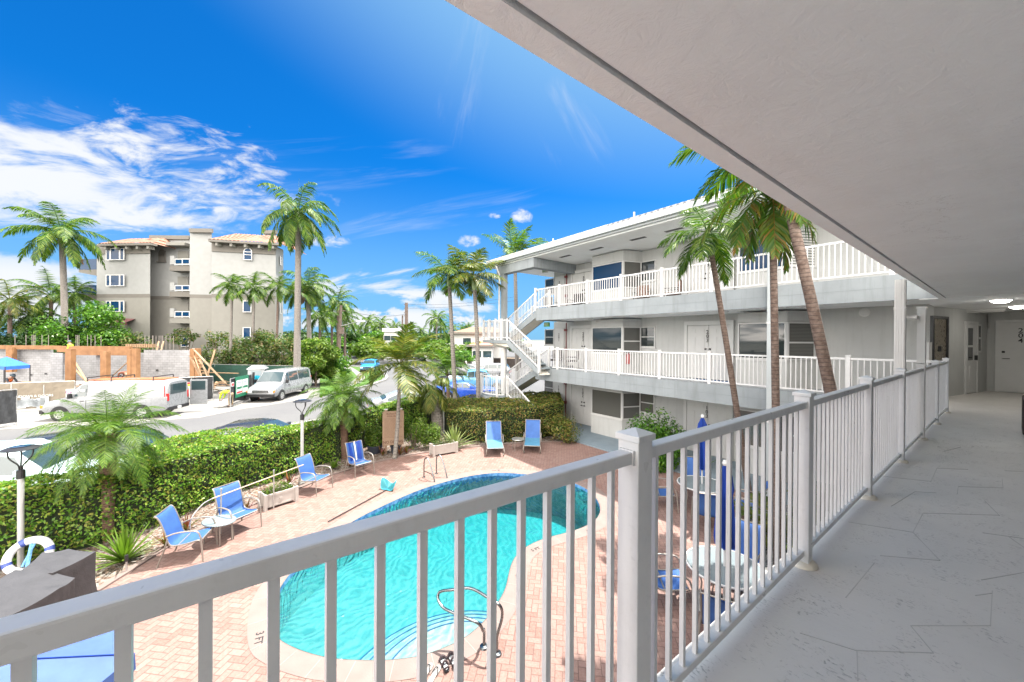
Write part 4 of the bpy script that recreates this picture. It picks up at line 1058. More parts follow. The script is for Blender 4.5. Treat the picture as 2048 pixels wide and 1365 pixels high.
# near palms in front of the far wing (crowns at the roof line)
A_b = G(1500, 1000); A_t = D(1423, 508, 9.3)
palm('palm_tree', 'slender leaning palm whose small crown hangs before door 303', A_b, A_t, (.085, .06), 13, 1.45, .50, .028, 48, m_tr_b, m_frond, .55, 'palms by the far wing', 1.0, (.0, -.25, 0), (-45, 75), .5, mid=D(1462, 735, 10.0), seed=11)
B_t = D(1545, 428, 6.9); B_b = QP(1560, 7.3)
palm('palm_tree', 'upright palm with one long orange-tipped frond hanging down its trunk', B_b, B_t, (.075, .055), 12, 1.45, .5, .03, 50, m_tr_b, m_frondo, .45, 'palms by the far wing', 1.25, (.05, -.1, 0), (-75, 70), .6, mid=D(1552, 800, 7.1), seed=13)
C_t = D(1563, 352, 6.1); C_b = QP(1745, 6.5)
palm('palm_tree', 'thick ringed leaning palm nearest the walkway, crown hidden by the ceiling edge', C_b, C_t, (.10, .072), 13, 1.6, .55, .032, 48, m_tr_b, m_frond, .5, 'palms by the far wing', 1.0, (-.1, -.25, 0), (-5, 80), .5, mid=D(1665, 760, 6.3), seed=17)
# garden palms at the far side of the pool
palm('palm_tree', 'young feather palm with yellowing fronds over the pool rules sign', G(789, 918), D(799, 752, 14.5), (.085, .06), 17, 2.05, .62, .045, 42, m_tr_g, m_frondy, .45, 'garden palms round the pool', .8, WIND * .15, (-28, 84), .22, mid=D(797, 850, 14.5), seed=5)
palm('palm_tree', 'bottle palm with swollen grey trunk and drooping yellowed fronds', G(878, 870), D(868, 785, 17.8), (.20, .13, .09), 11, 1.5, .55, .036, 42, m_tr_g, m_frondy, .3, 'garden palms round the pool', 1.6, (0, 0, 0), (-60, 60), .8, seed=6)
palm('palm_tree', 'left of the two tall slim palms beside the outdoor staircase', QP(914, 20.5), D(899, 575, 20.5), (.13, .10), 14, 2.3, .75, .042, 46, m_tr_g, m_frond, .8, 'tall palms by the staircase', .9, WIND * .35, (-30, 75), .5, mid=D(905, 690, 20.5), spear=1.2, seed=8)
palm('palm_tree', 'right of the two tall slim palms beside the outdoor staircase', QP(957, 20.0), D(949, 580, 20.0), (.13, .10), 15, 2.1, .75, .042, 46, m_tr_g, m_frondy, .8, 'tall palms by the staircase', .7, WIND * .25, (-25, 80), .5, mid=D(958, 700, 20), spear=1.2, seed=9)
palm('palm_tree', 'windswept palm rising behind the left end of the far wing roof', Q(.45, 27), D(1030, 520, 27), (.17, .12), 14, 2.9, .8, .055, 42, m_tr_g, m_frond, .4, None, .7, WIND * 1.3, (0, 85), .4, seed=10)
# pygmy date palms in the hedge
palm('date_palm', 'wide feathery pygmy date palm growing out of the hedge at left', QP(216, 8.3), D(216, 868, 8.3), (.10, .15), 42, 1.4, .36, .010, 72, m_tr_d, m_frondl, 0, 'pygmy date palms in the hedge', 1.0, (0, 0, 0), (-35, 85), .4, seed=21)
palm('date_palm', 'pygmy date palm in the middle of the long hedge above its shaggy trunk', QP(690, 14.2), D(686, 800, 14.2), (.11, .2), 42, 1.5, .38, .016, 54, m_tr_d, m_frondl, 0, 'pygmy date palms in the hedge', 1.05, (0, 0, 0), (-38, 85), .4, seed=22)
palm('date_palm', 'small bright fan of fronds above the hedge between bottle palm and staircase palm', QP(900, 22.5), D(893, 735, 22.5), (.1, .1), 20, 1.6, .5, .05, 26, m_tr_d, m_frondl, 0, None, .8, WIND * .3, (-20, 80), .3, seed=23)
for px, py, sc_, lb in ((1560, 1035, 1.0, 'green strap-leaved palm seedling in the gravel bed, left one'), (1675, 990, .9, 'sunlit yellow-green palm seedling in the gravel bed near the railing')):
    g = G(px, py + 60); o = palm('palm_seedling', lb, g, g + Vector((0, 0, .15)), (.05, .04), 10, 1.3 * sc_, .5, .07, 16, m_tr_b, m_frondy, 0, 'palm seedlings in the gravel', .7, (0, 0, 0), (15, 80), .25); o['category'] = 'plant'
for px, py in ((1402, 940), (1500, 935)):
    strap_plant('cordyline', 'dark strap-leaved plant against the far wing wall ' + ('behind the far glass table' if px < 1450 else 'right of the slender leaning palm'), 'plant', G(px, py), 24, .7, .06, m_leafg, tilt=(5, 70))
# ================================================================ pool furniture
def slingmat(name, c):
    m, k, b = base_mat(name); tc = k.new('ShaderNodeTexCoord'); v = tc.outputs['Object']
    w = k.new('ShaderNodeTexWave'); w.inputs['Scale'].default_value = 60; k.put(w.inputs['Vector'], v)
    k.put(b.inputs['Base Color'], k.mix(k.mr(k.noise(v, 6, 4), .3, .7), col4([x * .85 for x in c]), col4([min(1, x * 1.1) for x in c])))
    b.inputs['Roughness'].default_value = .7; k.put(b.inputs['Normal'], k.bump(w.outputs[0], .2, .002))
    tr = k.new('ShaderNodeBsdfTranslucent'); tr.inputs[0].default_value = col4(c); ms = k.new('ShaderNodeMixShader'); ms.inputs[0].default_value = .15
    k.l.new(b.outputs[0], ms.inputs[1]); k.l.new(tr.outputs[0], ms.inputs[2]); k.l.new(ms.outputs[0], k.n['Material Output'].inputs[0])
    MATS[name] = m; return m
m_sling = slingmat('blue_sling_fabric', (.04, .12, .36))
m_slingl = slingmat('pale_blue_sling', (.08, .25, .40))
m_frame = mat('champagne_chair_frame', (.26, .235, .21), .4, .08, 6, metal=.35)
m_umb = slingmat('royal_blue_canvas', (.006, .045, .30))
m_umbl = slingmat('light_blue_canvas', (.07, .13, .34))
m_frost, k, b = base_mat('frosted_glass_top'); b.inputs['Base Color'].default_value = (.24, .29, .31, 1); b.inputs['Roughness'].default_value = .12; b.inputs['Transmission Weight'].default_value = .25
def sheet(mb, prof, w, th=.012, nw=6, sag=.02):
    """sling: profile (y,z) swept across width w along x, sagging slightly"""
    n = len(prof)
    for s_, off in ((1, 0), (-1, -th)):
        vs_ = []
        for (y, z) in prof:
            for j in range(nw + 1):
                x = -w / 2 + w * j / nw; sg = sag * (1 - (2 * j / nw - 1) ** 2); vs_.append((x, y + sg * .5, z - sg + off))
        fs = [(i * (nw + 1) + j, i * (nw + 1) + j + 1, (i + 1) * (nw + 1) + j + 1, (i + 1) * (nw + 1) + j) for i in range(n - 1) for j in range(nw)]
        if s_ < 0: fs = [tuple(reversed(f)) for f in fs]
        mb.add(vs_, fs)
def spline(pts, n=5):
    out = []; P_ = [Vector(p) for p in pts]; P_ = [P_[0] * 2 - P_[1]] + P_ + [P_[-1] * 2 - P_[-2]]
    for i in range(1, len(P_) - 2):
        for j in range(n):
            t = j / n; a, b_, c_, d_ = P_[i - 1:i + 3]
            out.append(.5 * ((2 * b_) + (c_ - a) * t + (2 * a - 5 * b_ + 4 * c_ - d_) * t * t + (3 * b_ - a - 3 * c_ + d_) * t ** 3))
    out.append(P_[-2]); return out
def sling_chair(label, group, loc, rz, towel=False):
    """faces local -y"""
    o = thing('sling_chair', label, 'patio chair', loc, rz, group)
    prof = [(p.x, p.y) for p in spline([(-.28, .40), (-.24, .425), (-.05, .385), (.15, .375), (.235, .43), (.29, .62), (.37, .86), (.43, .97), (.47, .985)], 4)]
    mb = MB(); sheet(mb, prof, .54); mb.build('sling_seat', m_sling, o, smooth=60)
    fr_ = MB()
    for s_ in (-1, 1):
        fr_.tube([(s_ * .28, y, z) for y, z in prof], .014, 6)
    fr_.tube([(-.28, prof[0][0], prof[0][1]), (.28, prof[0][0], prof[0][1])], .012, 6).tube([(-.28, prof[-1][0], prof[-1][1]), (.28, prof[-1][0], prof[-1][1])], .012, 6).tube([(-.28, .1, .36), (.28, .1, .36)], .012, 6)
    fr_.build('seat_frame', m_frame, o, smooth=60)
    for s_ in (-1, 1):
        MB().tube(spline([(s_ * .30, .27, .58), (s_ * .32, .1, .635), (s_ * .32, -.15, .64), (s_ * .32, -.26, .60), (s_ * .32, -.31, .48)], 4), .016, 6).build('armrest', m_frame, o, smooth=60)
        MB().tube([(s_ * .32, -.31, .49), (s_ * .33, -.35, 0)], .016, 6).build('leg', m_frame, o, smooth=60)
        MB().tube(spline([(s_ * .29, .25, .52), (s_ * .31, .30, .3), (s_ * .33, .40, 0)], 3), .016, 6).build('leg', m_frame, o, smooth=60)
    return o
def gv(px, py): v = G(px, py); v.z = GZ; return v
def heading(r, f):   # local -y points from r to f
    d = f - r; return math.atan2(d.y, d.x) + math.pi / 2
ch = [((330, 1130), (362, 1104), (402, 1118), (425, 1097), 'leftmost blue sling chair, beside the yellow-green fern'),
      ((437, 1066), (480, 1045), (467, 1075), (517, 1057), 'second blue sling chair from the left, with the small oval table beside it'),
      ((600, 988), (622, 972), (635, 990), (662, 979), 'blue sling chair just right of the white planter box, at the lamp post'),
      ((692, 949), (722, 936), (718, 958), (745, 950), 'blue sling chair farthest along the hedge with a towel over its back')]
for i, (a, b_, c_, d_, lb) in enumerate(ch):
    r = (gv(*a) + gv(*b_)) / 2; f = (gv(*c_) + gv(*d_)) / 2; ce = (r + f) / 2
    o = sling_chair(lb, 'blue sling chairs along the hedge', ce, heading(r, f))
    if i == 3:
        XFm = XF[o.name]
        t = thing('towel', 'blue and white striped towel hung over the back of the farthest sling chair', 'towel', ce, heading(r, f))
        mb = MB(); sheet(mb, [(.22, .42), (.27, .62), (.35, .86), (.42, 1.0), (.50, .99), (.47, .8)], .40, .01, 8, .05); mb.build('cloth', m_umb, t, smooth=60)
        mb = MB(); sheet(mb, [(.215, .44), (.262, .62), (.342, .86), (.41, 1.01)], .05, .004, 3, .03); mb.build('stripe', m_trim, t, smooth=60)
ce = (G(430, 1080) + G(468, 1062)) / 2; g = G(436, 1066)
o = thing('side_table', 'small oval glass side table between the two left sling chairs', 'side table', gv(438, 1083), R_(40))
MB().lathe([(0, .44), (.36, .44), (.37, .455), (.36, .47), (0, .47)], n=28).build('table_top', m_frost, o, smooth=40)
for a in (0, 1, 2, 3):
    t = a * math.pi / 2 + .78; MB().tube([(math.cos(t) * .27, math.sin(t) * .27, .44), (math.cos(t) * .31, math.sin(t) * .31, 0)], .013, 6).build('leg', m_frame, o)
o.scale = (1, .72, 1)
# chaise longues
def chaise(label, loc, rz):
    o = thing('sun_lounger', label, 'sun lounger', loc, rz, 'sun loungers beyond the pool')
    bk = [(.10, .36), (.35, .62), (.55, .86), (.66, 1.0)]
    mb = MB(); sheet(mb, bk, .60); mb.build('back_sling', m_sling, o, smooth=60)
    mb = MB(); sheet(mb, [(-1.05, .33), (-.9, .36), (-.4, .35), (.10, .36)], .60); mb.build('seat_sling', m_slingl, o, smooth=60)
    fr_ = MB()
    for s_ in (-1, 1):
        fr_.tube([(s_ * .315, -1.05, .32), (s_ * .315, -.9, .36), (s_ * .315, .9, .36)], .016, 6).tube([(s_ * .315, y, z) for y, z in bk], .016, 6)
    fr_.tube([(-.315, -1.05, .32), (.315, -1.05, .32)], .016, 6).tube([(-.315, .66, 1.0), (.315, .66, 1.0)], .014, 6).build('frame', m_frame, o, smooth=60)
    for s_ in (-1, 1):
        MB().tube(spline([(s_ * .33, .2, .36), (s_ * .36, .12, .56), (s_ * .36, -.15, .58), (s_ * .35, -.32, .36)], 4), .015, 6).build('armrest', m_frame, o, smooth=60)
        MB().tube(spline([(s_ * .32, -1.0, .34), (s_ * .345, -1.08, .17), (s_ * .32, -.95, .012), (s_ * .32, -.7, .012)], 4), .016, 6).build('leg', m_frame, o, smooth=60)
        MB().tube(spline([(s_ * .32, .5, .34), (s_ * .33, .62, .15), (s_ * .32, .7, .06)], 4), .016, 6).tube([(s_ * .30, .7, .06), (s_ * .35, .7, .06)], .06, 12).build('leg', m_frame, o, smooth=60)
    return o
for px, py, lb in ((988, 914, 'left sun lounger with its foot end in sunshine'), (1065, 909, 'right sun lounger standing wholly in the shade of the building')):
    g = gv(px, py); d = Vector((g.x, g.y, 0)).normalized(); d2 = (-d)
    rz_ = math.atan2(d2.y, d2.x) + math.pi / 2 + (.05 if px < 1000 else -.02)
    chaise(lb, g + d * 1.05, rz_)
o = thing('side_table', 'small round metal side table between the two sun loungers', 'side table', gv(1036, 900), 0)
MB().lathe([(0, .43), (.25, .43), (.26, .445), (.25, .46), (0, .46)], n=24).build('table_top', m_alu, o, smooth=40)
for a in range(4):
    t = a * math.pi / 2 + .4; MB().tube(spline([(math.cos(t) * .2, math.sin(t) * .2, .43), (math.cos(t) * .25, math.sin(t) * .25, .38), (math.cos(t) * .26, math.sin(t) * .26, 0)], 3), .011, 6).build('leg', m_frame, o)
# planter boxes
def planter(label, a, c, h, plantm, n):
    ce = (a + c) / 2; L_ = (c - a).length; rz = math.atan2(c.y - a.y, c.x - a.x)
    o = thing('planter_box', label, 'planter', ce, rz); w = .34; m_ = mat('white_painted_planter', (.38, .35, .325), .6, .06, 6, dirt=.15)
    b_ = MB()
    b_.bb((-L_ / 2, -w / 2, .06), (L_ / 2, -w / 2 + .03, h)).bb((-L_ / 2, w / 2 - .03, .06), (L_ / 2, w / 2, h)).bb((-L_ / 2, -w / 2 + .03, .06), (-L_ / 2 + .03, w / 2 - .03, h)).bb((L_ / 2 - .03, -w / 2 + .03, .06), (L_ / 2, w / 2 - .03, h))
    for sx in (-1, 1):
        for sy in (-1, 1): b_.bb((sx * (L_ / 2 + .012) - .04, sy * (w / 2 + .012) - .04, 0), (sx * (L_ / 2 + .012) + .04, sy * (w / 2 + .012) + .04, h + .02))
    b_.bb((-L_ / 2 + .03, -w / 2 - .008, h - .07), (L_ / 2 - .03, -w / 2 - .001, h)).bb((-L_ / 2 + .03, -w / 2 - .008, .06), (L_ / 2 - .03, -w / 2 - .001, .11)).build('box', m_, o, bevel=.004)
    MB().tube([(0, -w / 2 - .006, h * .55), (0, -w / 2 - .016, h * .55)], .045, 14).build('rosette', m_, o)
    MB().bb((-L_ / 2 + .03, -w / 2 + .03, .1), (L_ / 2 - .03, w / 2 - .03, h - .05)).build('soil', mat('dark_soil', (.05, .035, .025), .95, .3, 20), o)
    P_ = []; N_ = []
    for _ in range(n):
        x = RN.uniform(-L_ / 2, L_ / 2) * .9; y = RN.uniform(-w / 2, w / 2) * .9; p = XF[o.name] @ Vector((x, y, h - .06 + RN.random() * .28 * (1 - abs(x) / L_))); P_.append(tuple(p)); N_.append((0, 0, 1))
    leaves_mesh(P_, N_, .07, 'plant', plantm, o, 1.2, 3); return o
planter('white wooden planter box with rosette between the second and third chairs', gv(526, 1019), gv(586, 1000), .40, m_leafy, 500)
planter('pale planter box with trailing plant at the far edge of the terrace', gv(865, 912), gv(909, 904), .42, m_leafm, 500)
for px, py, r, h, lb in ((750, 906, .30, .28, 'wide dark plant pot left of the pool rules sign'), (791, 906, .20, .26, 'small blue-grey plant pot at the foot of the slim palm')):
    o = thing('plant_pot', lb, 'plant pot', gv(px, py))
    MB().lathe([(0, 0), (r * .7, 0), (r, h), (r * 1.06, h), (r * 1.06, h + .03), (r * .93, h + .03), (r * .9, h - .04), (0, h - .04)], n=20).build('pot', mat('dark_glazed_pot', (.03, .035, .05), .35, .2), o, smooth=40)
# pool rules sign
a, c = gv(772, 910), gv(800, 905); d = (c - a).normalized()
t0 = 14.7; zt, zb_ = -1.33, -2.66
sc = thing('notice_board', 'tan wooden pool rules board reading NO DIVING', 'sign', (a + c) / 2)
cen = (a + c) / 2; rt = RT.copy(); rt = (d * .5 + RT * .5).normalized(); nn = Vector((rt.y, -rt.x, 0))
m_board = mat('tan_sign_board', (.27, .185, .125), .7, .08, 5)
M = Matrix((rt, -nn, Vector((0, 0, 1)))).transposed()
MB().box((cen.x, cen.y, (zt + zb_) / 2), (.80, .04, zt - zb_), M=M).build('board', m_board, sc, True)
for s_ in (-1, 1):
    p = cen + rt * s_ * .28 - nn * .07
    MB().box((p.x, p.y, (GZ + zt + .05) / 2), (.1, .09, zt + .05 - GZ), M=M).build('post', m_board, sc, True)
    MB().box((p.x, p.y, zt + .065), (.13, .12, .03), M=M).build('post_cap', m_trim, sc, True)
tx = MB(); f0 = cen + nn * .022
add_text(tx, 'Burton Place', .098, (f0.x, f0.y, zt - .10), rt, (0, 0, 1)); add_text(tx, 'POOL RULES', .082, (f0.x, f0.y, zt - .20), rt, (0, 0, 1))
add_text(tx, 'NO DIVING', .145, (f0.x, f0.y, zb_ + .12), rt, (0, 0, 1))
tx.build('lettering', mat('brown_lettering', (.09, .03, .02), .6), sc, True)
ln = MB(); RN.seed(3)
for i in range(19):
    z = zt - .29 - i * .041; w = RN.uniform(.3, .66); x = -.33
    while x < -.33 + w:
        wl_ = RN.uniform(.02, .07); p = f0 + rt * (x + wl_ / 2); ln.box((p.x, p.y, z), (wl_, .003, .014), M=M); x += wl_ + .012
ln.build('small_print', mat('small_print_ink', (.16, .09, .06), .7), sc, True)
# lamp posts
def lamp(label, x, y, z, top, broad=.26):
    o = thing('lamp_post', label, 'lamp post', (x, y, z), group='garden lamp posts'); h = top - z
    MB().tube([(0, 0, 0), (0, 0, h - .62)], .045, 12).build('pole', mat('grey_lamp_pole', (.50, .51, .50), .35, .06, 5, metal=.3), o, smooth=60)
    MB().tube([(0, 0, 0), (0, 0, .06)], .09, 12).build('base', m_alu, o)
    MB().tube([(0, 0, h - .62), (0, 0, h - .46)], .058, 12).build('collar', m_dark, o)
    for a in range(3):
        t = a * 2.094 + .3; c_, s_ = math.cos(t), math.sin(t)
        MB().tube(spline([(c_ * .02, s_ * .02, h - .46), (c_ * .04, s_ * .04, h - .36), (c_ * .16, s_ * .16, h - .22), (c_ * .18, s_ * .18, h - .05)], 4), .012, 6).build('arm', m_dark, o, smooth=60)
    MB().lathe([(0, .0), (broad * .7, -.01), (broad, -.045), (broad, -.055), (broad * .8, -.06), (0, -.06)], (0, 0, h), 24).build('lamp_head', m_dark, o, smooth=40)
    MB().lathe([(0, .004), (broad * .5, .0)], (0, 0, h + .004), 16).build('solar_panel', m_bglass, o)
    return o
p = QP(42, 7.25); lamp('grey garden lamp post with black flat head at far left, life ring on it', p.x, p.y, GZ, ZP(893, 7.25, 42))
p = QP(605, 11.6); lamp('grey garden lamp post before the hedge beside the third chair', p.x, p.y, GZ, ZP(800, 11.6, 605))
p = QP(888, 17.9); lamp('thin lamp post beside the bottle palm, in front of the blue car', p.x, p.y, GZ, ZP(753, 17.9, 888), .24)
# white downspout on the far wing's face
x = PY(1541, 700, 12.26).x
o = thing('downspout', 'white square drain pipe down the face of the far wing behind the palms', 'downspout', (x, 12.2, GZ))
MB().bb((x - .075, 12.19, GZ), (x + .075, 12.335, 5.72)).build('pipe', m_gut, o, True, bevel=.01)
for z in (-.8, 2.0): MB().bb((x - .09, 12.18, z), (x + .09, 12.345, z + .05)).build('strap', m_trim, o, True)
# life ring
q = D(57, 1112, 7.12); o = thing('life_ring', 'white life ring with blue bands hanging on the leftmost lamp post', 'life ring', q, R_(YAW) + .5)
ring_m = MB(); R0_, r0_ = .27, .068; nu, nv = 36, 12
TL = Matrix.Rotation(R_(62), 4, 'X')
def torus(mb, a0, a1, R, r, nu):
    o_ = len(mb.v)
    for i in range(nu + 1):
        u = a0 + (a1 - a0) * i / nu
        for j in range(nv):
            v = 2 * math.pi * j / nv; mb.v.append(tuple(TL @ Vector(((R + r * math.cos(v)) * math.cos(u), (R + r * math.cos(v)) * math.sin(u), r * math.sin(v) * .8))))
    for i in range(nu):
        for j in range(nv):
            mb.f.append((o_ + i * nv + j, o_ + (i + 1) * nv + j, o_ + (i + 1) * nv + (j + 1) % nv, o_ + i * nv + (j + 1) % nv)); mb.mi.append(0)
torus(ring_m, 0, 2 * math.pi, R0_, r0_, 40); ring_m.build('ring', m_white, o, smooth=60)
for a in (.1, 1.9, 3.4, 4.9):
    b_ = MB(); torus(b_, a, a + .26, R0_, r0_ * 1.04, 4); b_.build('band', mat('navy_band', (.04, .07, .28), .5), o, smooth=60)
MB().tube([TL @ Vector((0, .22, 0)), TL @ Vector((.03, -.2, .02))], .03, 6).tube([TL @ Vector((.04, .2, 0)), TL @ Vector((-.03, -.18, .04))], .02, 6).build('rope', mat('blue_white_rope', (.12, .30, .55), .8, .4, 40), o)
# covered grills
m_cover = mat('grey_grill_cover', (.045, .045, .05), .75, .15, 4, .5, 25, dirt=.2)
m_coverd = mat('brown_grill_cover_side', (.034, .030, .032), .7, .3, 6, .6, 20)
def cover(label, corners, ztop, zlow, sk=.05):
    """box cover draped over a grill: top polygon slightly sloping, sides flaring and creased"""
    c = sum((Vector(p) for p in corners), Vector((0, 0))) / len(corners)
    o = thing('grill_cover', label, 'grill cover', (c.x, c.y, GZ)); n = 6; top = []; 
    k_ = len(corners); mb = MB(); sd = MB(); rim = []
    for i in range(k_):
        a, b_ = Vector(corners[i]), Vector(corners[(i + 1) % k_])
        for j in range(n):
            p = a.lerp(b_, j / n); za, zb2 = ztop[i], ztop[(i + 1) % k_]; rim.append((p, za + (zb2 - za) * j / n - (.02 * math.sin(j / n * 3.14))))
    N_ = len(rim); ctr_ = (c.x, c.y, sum(ztop) / k_ + .03)
    mb.add([(p.x, p.y, z) for p, z in rim] + [ctr_], [(i, (i + 1) % N_, N_) for i in range(N_)])
    lo = []
    for i, (p, z) in enumerate(rim):
        w = (.035 if i % 2 else -.01) + RN.uniform(-.015, .02); d_ = (p - c).normalized(); lo.append((p.x + d_.x * (w + sk), p.y + d_.y * (w + sk), zlow))
    md = []
    for i, (p, z) in enumerate(rim):
        w = (.018 if i % 2 else -.008); d_ = (p - c).normalized(); md.append((p.x + d_.x * w, p.y + d_.y * w, (z + zlow) / 2))
    up_ = [(p.x, p.y, z) for p, z in rim]
    sd.add(up_ + md + lo, [(i, i + N_, (i + 1) % N_ + N_, (i + 1) % N_) for i in range(N_)] + [(i + N_, i + 2 * N_, (i + 1) % N_ + 2 * N_, (i + 1) % N_ + N_) for i in range(N_)])
    a_ar = sum(Vector(corners[i]).x * Vector(corners[(i + 1) % k_]).y - Vector(corners[(i + 1) % k_]).x * Vector(corners[i]).y for i in range(k_))
    t = mb.build('cover_top', m_cover, o, True, smooth=35); sd.build('cover_skirt', m_coverd, o, True, smooth=35)
    return o
z1 = -1.98
cb = [G2(85, 1105, z1), G2(137, 1098, z1), G2(192, 1103, z1), G2(106, 1146, z1), G2(40, 1142, z1)]
cover('dark grey covered barbecue nearer the hedge, with upright brown side', cb, [z1] * 5, GZ + .08)
z2 = -1.95
ca = [G2(-60, 1185, z2), G2(30, 1140, z2), G2(88, 1136, z2), G2(150, 1156, z2 - .12), G2(120, 1176, z2 - .1), G2(20, 1232, z2 - .1), G2(-90, 1290, z2 - .15)]
o = cover('large grey covered barbecue nearest the railing, with small white emblem on its side', ca, [z2, z2, z2, z2 - .12, z2 - .1, z2 - .1, z2 - .15], GZ + .1)
e0 = D(79, 1192, 4.9); t = MB(); 
q = Vector(G2(78, 1196, z2 - .12) + (z2 - .13,))
u_ = (Vector(G2(120, 1176, z2 - .1) + (0,)) - Vector(G2(20, 1232, z2 - .1) + (0,))).normalized(); nq = Vector((u_.y, -u_.x, 0))
t.beam(q + nq * .02 + Vector((0, 0, -.03)) - u_ * .07, q + nq * .02 + Vector((0, 0, -.03)) + u_ * .07, .004, .07)
t.build('emblem', m_trim, o, True); t = MB(); add_text(t, 'BBQ', .05, q + nq * .026 + Vector((0, 0, -.03)), u_, (0, 0, 1), .001); t.build('emblem_letter', m_ink, o, True)
# bollard light in gravel
p = gv(253, 1146); o = thing('garden_light', 'small dark stake light in the gravel in front of the fern', 'garden light', p)
MB().tube([(0, 0, 0), (0, 0, .22)], .015, 8).build('stake', m_alu, o); MB().tube([(0, 0, .22), (0, 0, .34)], .028, 10).build('lamp', m_dark, o)
# rescue hook on stands
o = thing('rescue_hook', 'long tan rescue pole with shepherd crook lying along the hedge behind the chairs', 'rescue hook', gv(445, 1010))
za = -2.12
p0 = D(424, 998, 9.0); p1 = D(607, 930, 11.3)
p0 = Vector(G2(424, 998, za) + (za,)); p1 = Vector(G2(607, 930, za) + (za,))
MB().tube([p0, p1], .016, 8).build('pole', mat('tan_pole', (.42, .33, .25), .5), o, True)
dv_ = (p0 - p1).normalized()
MB().tube(spline([p0, p0 + dv_ * .2 + Vector((0, 0, -.05)), p0 + dv_ * .42 + Vector((0, 0, -.28)), p0 + dv_ * .40 + Vector((0, 0, -.55)), p0 + dv_ * .15 + Vector((0, 0, -.68))], 5), .012, 6).build('crook', m_alu, o, True)
for f in (.08, .62):
    q = p0.lerp(p1, f); s_ = thing('stand_post', 'thin metal stake holding up the ' + ('crook end' if f < .3 else 'middle') + ' of the rescue pole', 'stake', (q.x, q.y, GZ), group='stakes under the rescue pole')
    MB().tube([(0, 0, 0), (0, 0, za - GZ + .12)], .016, 6).build('shaft', m_alu, s_); MB().tube([(0, 0, za - GZ + .12), (0, 0, za - GZ + .16)], .024, 8).build('knob', m_alu, s_)
# skimmer net
g = gv(773, 982); o = thing('skimmer_net', 'turquoise pool skimmer net with long dark pole on the coping', 'skimmer net', g)
m_net = leafmat('turquoise_net', [(.05, .38, .50), (.10, .50, .62)], .4)
pe = gv(656, 1046) - g; pu = pe.normalized()
MB().tube([(0, 0, .03), (pe.x, pe.y, .03)], .014, 6).build('pole', m_dark, o)
mb = MB(); e1 = -pu; e2 = Vector((-e1.y, e1.x, 0))
pts = spline([(0, 0, .03), e2 * .2 + Vector((0, 0, .05)), e1 * .12 + e2 * .26 + Vector((0, 0, .30)), e1 * .22 + e2 * .13 + Vector((0, 0, .20)), e1 * .24 + Vector((0, 0, .13)), e1 * .22 - e2 * .13 + Vector((0, 0, .20)), e1 * .12 - e2 * .26 + Vector((0, 0, .30)), -e2 * .2 + Vector((0, 0, .05)), (0, 0, .03)], 4)
mb.tube(pts, .012, 6).build('net_frame', mat('teal_plastic', (.03, .25, .33), .4), o)
mb = MB(); ctr_ = e1 * .05 + Vector((0, 0, .06)); mb.add([p for p in pts] + [ctr_], [(i, i + 1, len(pts)) for i in range(len(pts) - 1)]); mb.build('net', m_net, o)
# pool ladder
a, c = gv(848, 955), gv(875, 947); u_ = (c - a).normalized(); cpt = min(pool, key=lambda p: (Vector(p) - Vector((a.x, a.y))).length)
inn = (ctr - Vector((a.x, a.y))).normalized(); inn = Vector((inn.x, inn.y, 0)); inn = (inn - u_ * inn.dot(u_)).normalized()
o = thing('pool_ladder', 'stainless steel pool ladder with two looped handrails at the far left edge of the pool', 'pool ladder', a)
sp = .48
for s_ in (0, 1):
    q = u_ * s_ * sp
    MB().tube(spline([q, q + Vector((0, 0, .45)), q + inn * .06 + Vector((0, 0, .62)), q + inn * .18 + Vector((0, 0, .66)), q + inn * .34 + Vector((0, 0, .52)), q + inn * .56 + Vector((0, 0, .12)), q + inn * .62 + Vector((0, 0, -.2)), q + inn * .62 + Vector((0, 0, -1.1))], 5), .021, 10).build('handrail', m_steel, o, smooth=60)
    MB().lathe([(.05, 0), (.045, .02), (.022, .025)], q, 14).build('flange', m_steel, o)
for z in (-.2, -.45, -.70): MB().box(inn * .62 + u_ * sp / 2 + Vector((0, 0, z)), (sp, .09, .03), rz=math.atan2(u_.y, u_.x)).build('step', m_trim, o)
MB().tube([u_ * 0 + Vector((0, 0, .2)), inn * .5 + Vector((0, 0, .22))], .014, 6).build('brace', m_steel, o)
# entry handrail
o = thing('grab_rail', 'bent stainless steel grab rail at the entry steps of the pool', 'grab rail', gv(966, 1296))
f1, f2 = gv(968, 1295), gv(994, 1309)
def at(px, py, z): return Vector(G2(px, py, z) + (z,))
pts = [f1, f1 + Vector((0, 0, .25)), at(966, 1262, -2.66), at(955, 1246, -2.5), at(907, 1226, -2.46), at(886, 1215, -2.45), at(876, 1198, -2.38), at(880, 1184, -2.3), at(905, 1180, -2.22), at(941, 1177, -2.18), at(975, 1195, -2.2), at(1000, 1212, -2.25), at(1004, 1235, -2.45), f2 + Vector((0, 0, .25)), f2]
MB().tube(spline(pts, 5), .021, 10).build('rail', m_steel, o, True, smooth=60)
for f in (f1, f2): MB().lathe([(.07, 0), (.06, .025), (.024, .035)], f, 18).build('flange', m_steel, o, True, smooth=50)
